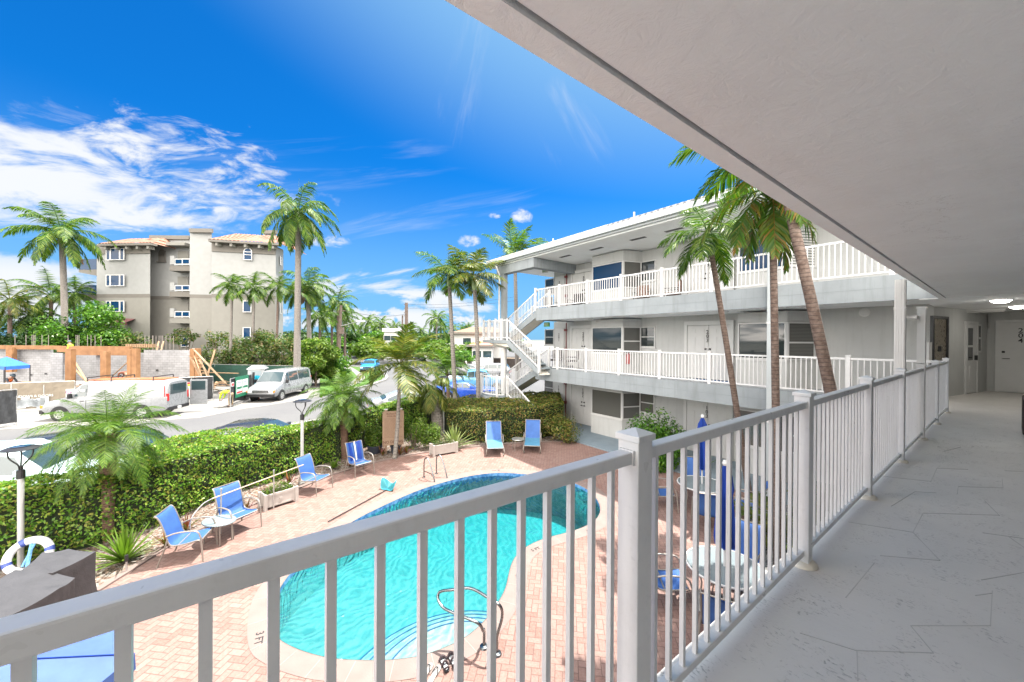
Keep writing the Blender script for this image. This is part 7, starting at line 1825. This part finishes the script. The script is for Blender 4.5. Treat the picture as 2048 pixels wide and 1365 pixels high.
def cwin(x0, x1, y0, y1, d, arched=False, three=False, u_=RT):
    n_ = Vector((u_.y, -u_.x, 0)); m0 = QP((x0 + x1) / 2, d); w = (QP(x1, d) - QP(x0, d)).length; zt_, zb__ = Zc(y0, d, x0), Zc(y1, d, x0); M = Matrix((u_, -n_, Vector((0, 0, 1)))).transposed(); h = zt_ - zb__
    f = MB(); cz = (zt_ + zb__) / 2; t_ = .075
    def bx(dx_, dz, ww_, hh_, off): c_ = m0 + u_ * dx_ + n_ * off; f.box((c_.x, c_.y, cz + dz), (ww_, .08, hh_), M=M)
    bx(0, h / 2 - t_ / 2, w, t_, .05); bx(0, -h / 2 + t_ / 2, w, t_, .05)
    for s_ in (-1, 1): bx(s_ * (w / 2 - t_ / 2), 0, t_, h - 2 * t_, .05)
    if three:
        for s_ in (-1, 1): bx(s_ * w * .26, 0, .16, h - 2 * t_, .05)
    if arched: bx(0, h * .12, w - 2 * t_, t_ * .8, .05)
    wn_ = f.build('window', m_trim, co, True)
    MB().box((m0.x + n_.x * .03, m0.y + n_.y * .03, cz), (w - 2 * t_, .04, h - 2 * t_), M=M).build('pane', m_bglass, wn_, True)
    if arched:
        ar_ = MB(); fa = MB(); c_ = m0 + n_ * .02
        pts = [(c_ + u_ * math.cos(t) * w / 2 + Vector((0, 0, math.sin(t) * w / 2 + 0))) for t in [math.pi * i / 10 for i in range(11)]]
        pts = [Vector((p.x, p.y, p.z - c_.z + zt_)) for p in pts]; fr_ = [p + n_ * .07 for p in pts]
        ar_.add(pts + fr_, [tuple(range(11, 22))] + [(i, i + 1, i + 12, i + 11) for i in range(10)]).build('arch_frame', m_trim, wn_, True)
        ctr2 = Vector((c_.x, c_.y, zt_)) + n_ * .075; fa.add([ctr2 + (p - Vector((c_.x, c_.y, zt_))) * .8 for p in pts], [tuple(range(11))]).build('arch_pane', m_bglass, wn_, True)
for y0, y1 in ((497, 521), (550, 573), (602, 624)): cwin(211, 251, y0, y1, 43.6, three=True, u_=s1[2])
cwin(488, 503, 504, 521, 43.75, True, u_=s4[2]); cwin(487, 502, 602, 625, 43.75, u_=s4[2]); cwin(487, 501, 655, 678, 43.75, u_=s4[2])
cwin(363, 378, 676, 694, 45.5); 
u6 = (c5 - a5).normalized()
for y0, y1 in ((515, 531), (605, 628)): cwin(558, 564, y0, y1, 45.5, y0 < 600, u_=u6)
# niche
q = QP(324, 45.55); nz = MB(); zt_, zb__ = Zc(507, 45.5), Zc(524, 45.5); nz.box((q.x, q.y, (zt_ + zb__) / 2), (.85, .1, zt_ - zb__), rz=CAMA)
nz.tube([(q.x - FW.x * .05, q.y - FW.y * .05, zt_), (q.x + FW.x * .05, q.y + FW.y * .05, zt_)], .425, 20); nz.box((q.x - FW.x * .1, q.y - FW.y * .1, zb__ - .05), (1.05, .2, .12), rz=CAMA); nz.build('blind_arch', m_band, co, True)
# balconies in the recess
for y0, y1 in ((517, 541), (570, 593), (622, 646)):
    a, c = QP(342, 44.3), QP(379, 44.0); zt_, zb__ = Zc(y0, 44, 360), Zc(y1, 44, 360); zf = zb__ + .75; mid = (a + c) / 2; w = (c - a).length
    bl = MB().box((mid.x + FW.x * .7, mid.y + FW.y * .7, (zf - .35 + zb__ + .1) / 2), (w, 1.5, zf - .35 - zb__ - .1 + .3), rz=CAMA).build('balcony', m_band if y0 < 600 else m_lo, co, True)
    p = QP(346, 44.15); MB().box((p.x, p.y, (zt_ + zf) / 2 + .1), (.5, .3, zt_ - zf + .35), rz=CAMA).build('pier', m_up, bl, True)
    fr_ = MB(); A_, C_ = QP(350, 44.1), QP(379, 43.95); zr = zt_ - .1
    for f in (0, .5, 1): q = A_.lerp(C_, f); fr_.box((q.x, q.y, (zr + zf) / 2 - .05), (.08, .08, zr - zf + .2), rz=CAMA)
    fr_.beam((A_.x, A_.y, zr), (C_.x, C_.y, zr), .08, .08); fr_.beam((A_.x, A_.y, zf - .05), (C_.x, C_.y, zf - .05), .08, .08); fr_.build('balcony_rail', m_trim, bl, True)
    MB().beam((A_.x, A_.y, (zr + zf) / 2), (C_.x, C_.y, (zr + zf) / 2), .02, zr - zf - .1).build('glass_panel', m_bglass, bl, True)
    q = QP(366, 45.55); MB().box((q.x, q.y, (zt_ + zf) / 2 + .5), (1.3, .06, 2.0), rz=CAMA).build('recess', m_lo, co, True)
q = QP(360, 45.0); MB().box((q.x, q.y, Zc(489, 44.5)), (2.2, 1.4, .35), rz=CAMA).build('canopy_slab', m_lo, co, True)
# left balconies
for y0, y1 in ((519, 540), (571, 590)):
    a, c = QP(157, 44.5), QP(193, 44.3); zt_, zb__ = Zc(y0, 44.5, 175), Zc(y1, 44.5, 175); mid = (a + c) / 2; w = (c - a).length
    wed = MB(); wed.add([a + Vector((0, 0, zb__ - GZ)), c + Vector((0, 0, zb__ - GZ)), c + Vector((0, 0, zb__ - GZ - .75)), a + Vector((0, 0, zb__ - GZ - .3))] + [p + FW * 3 for p in (a + Vector((0, 0, zb__ - GZ)), c + Vector((0, 0, zb__ - GZ)), c + Vector((0, 0, zb__ - GZ - .75)), a + Vector((0, 0, zb__ - GZ - .3)))], [(0, 1, 2, 3), (7, 6, 5, 4), (0, 4, 5, 1), (3, 2, 6, 7), (0, 3, 7, 4)])
    bl = wed.build('balcony', m_band, co, True)
    MB().beam((a.x, a.y, (zt_ + zb__) / 2), (c.x, c.y, (zt_ + zb__) / 2), .03, zt_ - zb__).build('glass_panel', m_bglass, bl, True)
# roofs: tiled skirts over bands
def skirt(sx, x0, x1, d0, d1, ybot, ytop, over=.9):
    a, c = QP(x0, d0 - over), QP(x1, d1 - over); zb__ = Zc(ybot, (d0 + d1) / 2 - over, (x0 + x1) / 2); zt_ = Zc(ytop, (d0 + d1) / 2 + .6, (x0 + x1) / 2)
    u_ = (c - a).normalized(); b_ = FW * 2.6; A_ = Vector((a.x, a.y, zb__)); C_ = Vector((c.x, c.y, zb__)); m_ = MB()
    A2 = A_ + b_ + u_ * 1.0; C2 = C_ + b_ - u_ * 1.0; A2.z = C2.z = zt_ ; A3 = A_ + FW * 6; C3 = C_ + FW * 6
    n = int((C_ - A_).length / .19); n -= n % 2
    vs_ = []
    for i in range(n + 1):
        f = i / n; r_ = .07 if i % 2 else 0; vs_ += [A_.lerp(C_, f) + Vector((0, 0, r_)), A2.lerp(C2, f) + Vector((0, 0, r_))]
    m_.add(vs_, [(2 * i, 2 * i + 2, 2 * i + 3, 2 * i + 1) for i in range(n)]); m_.add([A_, A2, A3], [(0, 2, 1)]); m_.add([C_, C2, C3], [(0, 1, 2)]); m_.add([A2, C2, C3 + Vector((0, 0, zt_ - zb__)), A3 + Vector((0, 0, zt_ - zb__))], [(0, 1, 2, 3)])
    m_.build('roof', m_tile, co, True)
    MB().beam(A_ + Vector((0, 0, -.14)) + FW * .3, C_ + Vector((0, 0, -.14)) + FW * .3, .7, .24).build('eave', m_band, co, True)
    for i in range(5): q = A_.lerp(C_, (i + .5) / 5) + FW * (over * .55); MB().box((q.x, q.y, zb__ - .45), (.25, over * .8, .35), rz=CAMA).build('eave_bracket', m_lo, co, True)
skirt(s1, 196, 303, 44, 43.4, 487, 473); skirt(s4, 415, 557, 43.0, 44.6, 483, 466)
for (x0, x1, d0, d1, y0, y1) in ((193, 300, 43.93, 43.33, 490, 509), (423, 551, 42.93, 44.53, 488, 506)):
    a, c = QP(x0, d0), QP(x1, d1); dm_ = (d0 + d1) / 2; zt_, zb__ = Zc(y0, dm_), Zc(y1, dm_); MB().beam((a.x, a.y, (zt_ + zb__) / 2), (c.x, c.y, (zt_ + zb__) / 2), .1, zt_ - zb__).build('frieze', m_band, co, True)
for (x0, x1, d, y) in ((300, 379, 45.5, 476), (379, 424, 43.5, 462), (526, 553, 49.8, 464)):
    a, c = QP(x0, d), QP(x1, d); z = Zc(y, d); MB().beam((a.x, a.y, z), (c.x, c.y, z), .3, .45).build('parapet_cap', m_band, co, True)
a, c = QP(222, 42.5), QP(252, 42.5); z0_ = Zc(646, 42.5)
MB().add([a + Vector((0, 0, z0_ - GZ)), c + Vector((0, 0, z0_ - GZ)), c + FW * 1.4 + Vector((0, 0, z0_ - GZ + .6)), a + FW * 1.4 + Vector((0, 0, z0_ - GZ + .6))], [(0, 1, 2, 3)]).beam(a + Vector((0, 0, z0_ - GZ - .15)), c + Vector((0, 0, z0_ - GZ - .15)), .2, .25).build('porch_roof', mat('dark_red_tiles', (.13, .05, .05), .8), co, True)
# ================================================================ far trees, poles and houses
G1 = 'tall royal palms by the condominium'
palm('palm_tree', 'tall royal palm with thick grey trunk left of the condominium', QP(131, 38), D(124, 488, 38), (.28, .22), 20, 4.8, 1.15, .085, 50, m_tr_g, m_frond, 1.3, G1, 1.15, (0, 0, 0), (-45, 80), .6, mid=D(130, 600, 38), dead=2, seed=31)
palm('palm_tree', 'tallest royal palm, windswept, right of the condominium', QP(594, 33), D(597, 456, 33), (.30, .22), 22, 4.3, 1.1, .08, 50, m_tr_g, m_frond, 1.4, G1, 1.5, WIND * .9, (-60, 80), .9, spear=3.0, seed=33)
palm('palm_tree', 'royal palm right of and behind the tallest one', QP(621, 44), D(616, 590, 44), (.27, .22), 18, 3.9, 1.1, .085, 42, m_tr_g, m_frond, 1.2, G1, 1.3, WIND * .5, (-50, 80), .7, dead=2, seed=35)
G2_ = 'slender palms before the condominium'
for px, y, t, L_, lb, sd in ((464, 588, 38, 2.4, 'leftmost slender palm in front of the condominium', 41), (508, 592, 38, 2.6, 'second slender palm in front of the condominium', 42), (556, 590, 39, 2.5, 'slender palm with brown trunk at the condominium corner', 43), (592, 600, 42, 2.6, 'slender palm half hidden behind the tallest royal palm', 44)):
    palm('palm_tree', lb, QP(px - 4, t), D(px, y, t), (.14, .11), 14, L_, .8, .07, 34, m_tr_g if sd != 43 else m_tr_b, m_frond, .9, G2_, 1.1, WIND * .7, (-35, 80), .5, seg=4, seed=sd)
for px, y, t, L_, lb, sd in ((20, 610, 30, 3.6, 'full bushy coconut palm at the far left edge', 51), (102, 600, 33, 3.4, 'thin drooping palm between the left coconut palm and the royal palm', 52), (150, 596, 35, 2.8, 'small palm just right of the royal palm trunk', 53), (60, 640, 32, 2.6, 'low palm among the bushes at far left', 54)):
    t += 8; L_ *= 1.2; palm('palm_tree', lb, QP(px, t), D(px, y, t), (.2, .15), 16, L_, .9, .08, 36, m_tr_b, m_frondy if sd == 51 else m_frond, .6, 'palms at the left edge', 1.2, WIND * .1, (-45, 80), .7, seg=4, seed=sd)
for px, y, t, L_, lb, sd in ((676, 612, 55, 4.0, 'palm cluster crown left of the wooden utility pole', 61), (664, 630, 58, 3.8, 'shaded palm behind the green bush by the road', 62), (690, 640, 62, 3.6, 'palm right behind the wooden utility pole', 63), (640, 640, 50, 3.0, 'broad drooping palm right of the royal palms', 64)):
    palm('palm_tree', lb, QP(px, t), D(px, y, t), (.2, .16), 16, L_, 1.0, .10, 32, m_tr_b, m_frond, .6, 'palms along the road', 1.2, WIND * .4, (-50, 80), .7, seg=4, seed=sd)
far = palm('palm_tree', 'far palm, leftmost of the distant group beyond the parked cars', QP(735, 95), QP(735, 95) + Vector((0, 0, 8.3)), (.22, .18), 18, 4.2, 1.1, .2, 16, m_tr_g, m_frond, .6, 'distant palms on the skyline', 1.2, WIND * .3, (-40, 80), .6, seg=4, seed=71)
for px, t, dz, lb in ((762, 92, .96, 'distant palm right of the leftmost one on the skyline'), (752, 90, .80, 'lower distant palm between the two skyline palms at left'), (720, 100, .8, 'low distant palm at the left end of the skyline'), (790, 115, .95, 'distant palm left of the telephone pole'), (822, 110, .9, 'distant palm right of the telephone pole'), (843, 112, .8, 'small distant palm behind the young yellowing palm'),
                      (873, 80, 1.02, 'distant palm standing clear on the skyline right of the telephone pole'), (882, 84, .85, 'distant palm overlapping the clear-standing skyline palm'), (904, 95, .8, 'distant palm between the two tall slim trunks'), (925, 90, .78, 'distant palm above the brown-roofed house'), (937, 92, .84, 'distant palm near the staircase above the brown roof'), (700, 90, .85, 'distant palm near the end of the road')):
    c = copy_tree(far, None, QP(px, t), RN.uniform(0, 6), lb); c.scale = (.9 * dz, .9 * dz, dz * .98)
# broad-leaved trees
def tree(label, loc, r, h, m, n, size, group=None, trunk=.18, low=.35, name='tree', seed=0, flat=1.0):
    RN.seed(seed or int(abs(loc[0] * 13 + loc[1] * 7)))
    o = thing(name, label, 'tree', loc, group=group); zc = loc[2] + h * (1 + low) / 2; hh = h * (1 - low) / 2
    P_, N_ = [], []; cl = []
    for i in range(22):
        a, u = RN.uniform(0, 6.28), RN.uniform(-.8, .95); q = math.sqrt(1 - u * u) * RN.uniform(.45, .85); cl.append((math.cos(a) * q, math.sin(a) * q, u * .8, RN.uniform(.22, .42)))
    for _ in range(n):
        cx, cy_, cz, cr_ = RN.choice(cl); v = Vector((RN.gauss(0, 1), RN.gauss(0, 1), RN.gauss(0, .8))).normalized(); rr_ = cr_ * RN.random() ** .4
        p = Vector((cx, cy_, cz)) + v * rr_; P_.append((loc[0] + p.x * r, loc[1] + p.y * r, zc + p.z * hh)); N_.append((v.x, v.y, v.z + .6))
    leaves_mesh(P_, N_, size, 'crown', m, o, .7)
    s_ = MB(); s_.tube([(0, 0, 0), (.05, 0, h * .25), (0, .05, h * .5)], [trunk, trunk * .8, trunk * .5], 8)
    for i in range(6):
        cx, cy_, cz, _r = cl[i]; s_.tube([(0, 0, h * (.25 + .04 * i)), (cx * r * .5, cy_ * r * .5, h * .5), (cx * r * .9, cy_ * r * .9, (zc - loc[2]) + cz * hh * .9)], [trunk * .5, trunk * .3, trunk * .1], 6)
    s_.build('trunk', m_bark, o); return o
GS = 'trees and shrubs round the building site'
for px, t, r, ytop, m_, n, lb in ((10, 37, 3.6, 640, m_leafd, 5200, 'dark dense bush at the far left edge behind the block wall'), (70, 36, 3.4, 628, m_leafd, 5200, 'dark green bush below the left palms'), (120, 35.5, 3.2, 634, m_leafd, 5000, 'dark bush at the foot of the royal palm'),
                          (178, 35, 3.6, 604, m_leafg, 8500, 'large bright green tree right of the royal palm trunk'), (215, 35.5, 2.4, 645, m_leafg, 4000, 'lower right shoulder of bright foliage before the condominium porch'), (262, 36, 2.0, 660, m_leafm, 2200, 'small shrub with red blossoms at the corner of the condominium'),
                          (440, 36.5, 2.0, 655, m_leafm, 1700, 'sparse pale sea grape shrub left before the condominium'), (490, 35.5, 2.5, 672, m_leafm, 3000, 'sea grape shrub under the slender palms'), (535, 34.5, 2.8, 655, m_leafm, 4200, 'large sea grape shrub with reddish leaves before the condominium corner'), (575, 33, 2.2, 664, m_leafm, 3200, 'sea grape shrub left of the tallest royal palm trunk'),
                          (632, 32, 2.6, 672, m_leafy, 6500, 'bright yellow-green bushy tree right of the tallest royal palm'), (610, 33.5, 1.8, 690, m_leafg, 2600, 'green climbing foliage round the foot of the tallest royal palm'), (660, 34, 2.0, 700, m_leafg, 3000, 'green bush right above the passenger van roof'),
                          (368, 38, 1.4, 655, m_leafm, 700, 'thin young tree standing before the condominium recess')):
    t += 3.6; g = QP(px, t); zt_ = D(px, ytop, t).z; tree(lb, g, r, zt_ - GZ, m_, n, .30 if m_ is not m_leafm else .26, GS, low=.05 if 'thin' not in lb else .6, name='bush' if r < 4 and 'tree' not in lb else 'tree', trunk=.12)
# skyline belt of single trees
sp = {}
kinds = [('dark', m_leafd), ('mid', m_leafg), ('pale', m_leafy)]
prot = [tree('rounded %s green tree, first of its kind in the distant belt' % nm, QP(700 + 55 * i, 88), 5, 6.4, m_, 2600, .62, 'distant belt of trees', low=.1) for i, (nm, m_) in enumerate(kinds)]
RN.seed(99)
spots = [(640, 75, 0, 'behind the drooping roadside palm'), (672, 85, 1, 'behind the wooden utility pole'), (728, 105, 0, 'behind the teal parked sedan'), (745, 96, 1, 'between the leftmost skyline palms'), (772, 84, 2, 'left of the white flat-roofed house'), (798, 92, 0, 'just behind the white flat-roofed house'),
         (815, 98, 1, 'under the telephone pole'), (838, 86, 0, 'right of the telephone pole'), (856, 72, 2, 'with yellow-green leaves below the clear skyline palm'), (862, 95, 0, 'left under the clear skyline palm'), (885, 70, 1, 'right of the clear skyline palm'), (900, 62, 2, 'behind the small bright fan palm'), (912, 100, 1, 'left of the brown-roofed house'),
         (930, 105, 0, 'behind the brown-roofed house'), (950, 108, 1, 'behind the right half of the brown roof'), (965, 110, 0, 'above the brown roof beside the stair landing'), (1008, 95, 1, 'seen through the stair railing'), (600, 80, 0, 'behind the royal palms'), (560, 90, 1, 'beyond the condominium corner'),
         (-60, 60, 0, 'outside the left edge'), (755, 70, 2, 'with yellow-green leaves beside the blue car'), (700, 118, 1, 'at the far end of the road'), (780, 118, 0, 'in the gap under the leftmost clouds')]
for px, t, kd, lb in spots:
    c = copy_tree(prot[kd], None, QP(px, t), RN.uniform(0, 6), ('dark green', 'fresh green', 'yellowish')[kd] + ' distant tree ' + lb); s_ = RN.uniform(.8, 1.1); c.scale = (s_ * 1.1, s_ * 1.1, s_ * (.72 if t < 80 else .9))
# low growth closing the view down to the ground
P_, N_ = [], []
for _ in range(9000):
    px = RN.uniform(560, 1010); t = RN.uniform(120, 135); q = QP(px, t); P_.append((q.x, q.y, GZ + RN.random() ** 1.3 * 6.5)); N_.append((RN.gauss(0, 1) - FW.x, RN.gauss(0, 1) - FW.y, 1))
o = leaves_mesh(P_, N_, 1.2, 'distant_woodland', m_leafd); o['kind'] = 'stuff'; o['label'] = 'far-off mass of green woodland on the horizon'; o['category'] = 'woodland'
for px, t, h_, lb in ((940, 40.5, 2.3, 'small clipped tree in front of the brown-roofed house, left'), (958, 52, 3.6, 'round-topped tree in front of the brown-roofed house, beside the right slim trunk')):
    tree(lb, QP(px - 10, t + 8), 1.9, h_ + .8, m_leafg, 1800, .3, 'trees before the brown-roofed house', low=.45)
# houses
def house(label, px0, px1, t, yb_roof, ytop_roof, wall_m, roof_m, depth=9, flat=False):
    a, c = QP(px0, t), QP(px1, t); u_ = (c - a).normalized(); w = (c - a).length; o = thing('house', label, 'house', (a + c) / 2); zr = D((px0 + px1) / 2, yb_roof, t).z; zt_ = D((px0 + px1) / 2, ytop_roof, t).z
    n_ = FW; P4 = [a, c, c + n_ * depth, a + n_ * depth]; MB().prism([(p.x, p.y) for p in P4], GZ, zr).build('wall', wall_m, o, True)
    if flat: MB().prism([(p.x, p.y) for p in [a - u_ * .3 - n_ * .3, c + u_ * .3 - n_ * .3, c + u_ * .3 + n_ * depth, a - u_ * .3 + n_ * depth]], zr + .002, zt_).build('roof', roof_m, o, True)
    else:
        e = .8; b_ = [a - u_ * e - n_ * e, c + u_ * e - n_ * e, c + u_ * e + n_ * (depth + e), a - u_ * e + n_ * (depth + e)]; r1 = a + u_ * w * .28 + n_ * depth / 2; r2 = c - u_ * w * .28 + n_ * depth / 2
        MB().add([(p.x, p.y, zr) for p in b_] + [(r1.x, r1.y, zt_), (r2.x, r2.y, zt_)], [(0, 1, 5, 4), (1, 2, 5), (2, 3, 4, 5), (3, 0, 4), (3, 2, 1, 0)]).build('roof', roof_m, o, True)
        MB().beam(Vector((b_[0].x, b_[0].y, zr)), Vector((b_[1].x, b_[1].y, zr)), .12, .3).build('eave_board', m_band, o, True)
    n = max(2, int(w / 3))
    for i in range(n):
        q = a.lerp(c, (i + .5) / n) - n_ * .03; wn_ = MB().box((q.x, q.y, zr - 1.3), (1.5, .08, 1.2), rz=CAMA).build('window', m_trim, o, True); MB().box((q.x - n_.x * .05, q.y - n_.y * .05, zr - 1.3), (1.3, .04, 1.0), rz=CAMA).build('pane', m_cglass, wn_, True)
    return o
m_brroof = mat('brown_tile_roof', (.20, .12, .08), .85, .15, 1.5, .4, 10)
house('white two-storey house with brown hipped roof beyond the staircase', 908, 1012, 62, 667, 652, m_stucco, m_brroof, 12)
house('small orange-roofed building at the waterside behind the right slim palm', 944, 985, 58, 692, 683, m_stucco, mat('orange_roof', (.55, .22, .12), .8), 6)
house('low white flat-roofed house among the trees behind the young palm', 768, 795, 78, 664, 657, m_stucco, m_trim, 8, True)
# canal wall, dock fence and boat
A_, C_ = QP(912, 66), QP(1040, 60)
o = thing('sea_wall', 'dark canal bank and wall with posts behind the parked cars', 'wall', (A_ + C_) / 2); MB().beam(A_ + Vector((0, 0, .5)), C_ + Vector((0, 0, .5)), .8, 1.9).build('bank', mat('dark_canal_bank', (.035, .028, .025), .95, .4, 2), o, True)
MB().beam(A_ + Vector((0, 0, 1.5)) + FW * .5, C_ + Vector((0, 0, 1.5)) + FW * .5, .5, .12).build('coping', mat('tan_sea_wall_top', (.42, .34, .26), .9), o, True)
for px, t, y0, lb in ((932, 57, 703, 'tall white post left of the others behind the white sedan'), (949, 54, 716, 'white post between the two slim palm trunks'), (977, 55, 718, 'white post right of the right slim palm trunk')):
    q = QP(px, t); o = thing('mooring_post', lb, 'post', q, group='posts by the canal'); h_ = D(px, y0, t).z - GZ; MB().tube([(0, 0, 0), (0, 0, h_)], .14, 10).build('pile', m_trim, o); MB().tube([(0, 0, h_), (0, 0, h_ + .12)], [.17, .05], 10).build('cap', m_trim, o)
o = thing('picket_fence', 'low white fence beyond the white sedan and the staircase', 'fence', QP(970, 51)); A_, C_ = QP(930, 53), QP(1010, 47)
n = 9
for i in range(n + 1): q = A_.lerp(C_, i / n); MB().box(q + Vector((0, 0, .55)), (.16, .16, 1.15), rz=CAMA).build('post', m_trim, o, True)
for z in (.95, .2): MB().beam(A_ + Vector((0, 0, z)), C_ + Vector((0, 0, z)), .06, .1).build('rail', m_trim, o, True)
bl = MB(); n = 60
for i in range(n): q = A_.lerp(C_, (i + .5) / n); bl.box(q + Vector((0, 0, .57)), (.05, .03, .7), rz=CAMA)
bl.build('picket_row', m_trim, o, True)
o = thing('motor_boat', 'white motor yacht moored among the trees left of the brown-roofed house', 'boat', QP(902, 66, GZ + .2)); M0 = CAMA
hl = MB(); hullp = [(-4.5, -1.3), (2.5, -1.3), (4.8, 0), (2.5, 1.3), (-4.5, 1.3)]
rot = lambda x, y, z: (x * math.cos(M0) - y * math.sin(M0), x * math.sin(M0) + y * math.cos(M0), z)
hl.add([rot(x * .85, y * .7, 0) for x, y in hullp] + [rot(x, y, 1.7) for x, y in hullp], [(4, 3, 2, 1, 0), (5, 6, 7, 8, 9)] + [(i, (i + 1) % 5, 5 + (i + 1) % 5, 5 + i) for i in range(5)]).build('hull', m_white, o)
MB().box(rot(-.8, 0, 2.2), (4.6, 2.0, 1.0), rz=M0).box(rot(-1.4, 0, 3.5), (3.2, 1.8, .12), rz=M0).tube([rot(-2.5, .6, 2.7), rot(-2.5, .6, 3.5)], .05).tube([rot(-.2, .6, 2.7), rot(-.2, .6, 3.5)], .05).build('cabin', m_trim, o)
MB().box(rot(-.8, -1.01, 2.35), (3.8, .04, .45), rz=M0).build('cabin_window', m_cglass, o)
# utility poles with wires, street lamp arm
q0 = QP(676, 45); top0 = D(682, 611, 45)
o = thing('utility_pole', 'dark leaning wooden utility pole with street lamp arm beside the palms', 'utility pole', q0); m_pole = mat('weathered_pole', (.12, .09, .075), .9, .3, 4, .4, 20)
MB().tube([q0, top0], [.22, .15], 10).build('pole', m_pole, o, True)
MB().tube(spline([D(680, 653, 45), D(700, 648, 44), D(716, 643, 43)], 4), .06, 6).build('lamp_arm', m_alu, o, True); MB().box(D(722, 642.5, 42.8), (1.0, .35, .16), rz=CAMA).build('lamp_head', m_alu, o, True)
MB().beam(D(676, 623, 45), D(690, 622, 45), .1, .1).build('crossarm', m_pole, o, True); MB().box(D(683, 662, 44.8), (.5, .4, .8), rz=CAMA).build('transformer', m_pole, o, True)
q1 = QP(813, 70); top1 = D(813, 606, 70); o = thing('utility_pole', 'tall dark pole with rungs rising above the trees on the skyline', 'utility pole', q1)
MB().tube([q1, top1], [.35, .28], 10).build('pole', m_pole, o, True); a_ = MB()
for y in (609, 617, 626, 632): MB().beam(D(808, y, 70), D(814, y, 70), .1, .12).build('crossarm', m_pole, o, True)
q2 = QP(804, 72); o = thing('utility_pole', 'short pole just left of the tall skyline pole', 'utility pole', q2); MB().tube([q2, D(805, 631, 72)], .15, 8).build('pole', m_pole, o, True)
def wire(label, a, c, sag, r=.02):
    o = thing('overhead_wire', label, 'wire', (a + c) / 2, group='overhead wires'); pts = [a.lerp(c, i / 14) - Vector((0, 0, sag * 4 * (i / 14) * (1 - i / 14))) for i in range(15)]; MB().tube(pts, r, 4).build('cable', m_dark, o, True)
wire('overhead wire from the leaning pole towards the skyline pole', D(684, 620, 45), D(813, 628, 70), .6, .03)
e1, e2 = D(1030, 594, 60), D(1030, 602, 62)
wire('upper overhead wire from the skyline pole to the staircase', D(814, 609, 70), e1, .5, .022); wire('lower overhead wire from the skyline pole to the staircase', D(814, 617, 70), e2 , .3, .022)

# unseen trees added behind the viewer as reflections for the far wing's panes
RN.seed(5)
for i, (x, y) in enumerate(((-13, -21), (-9, -19), (-3, -24), (-6, -28), (1, -20), (4, -21))):
    c = copy_tree(prot[i % 2], None, (x, y, GZ), i, 'added unseen tree behind the viewer, ' + ('far left', 'left', 'middle left', 'middle', 'leftmost', 'right')[i] + ', mirrored in the far windows'); c.scale = (.8, .8, .85)
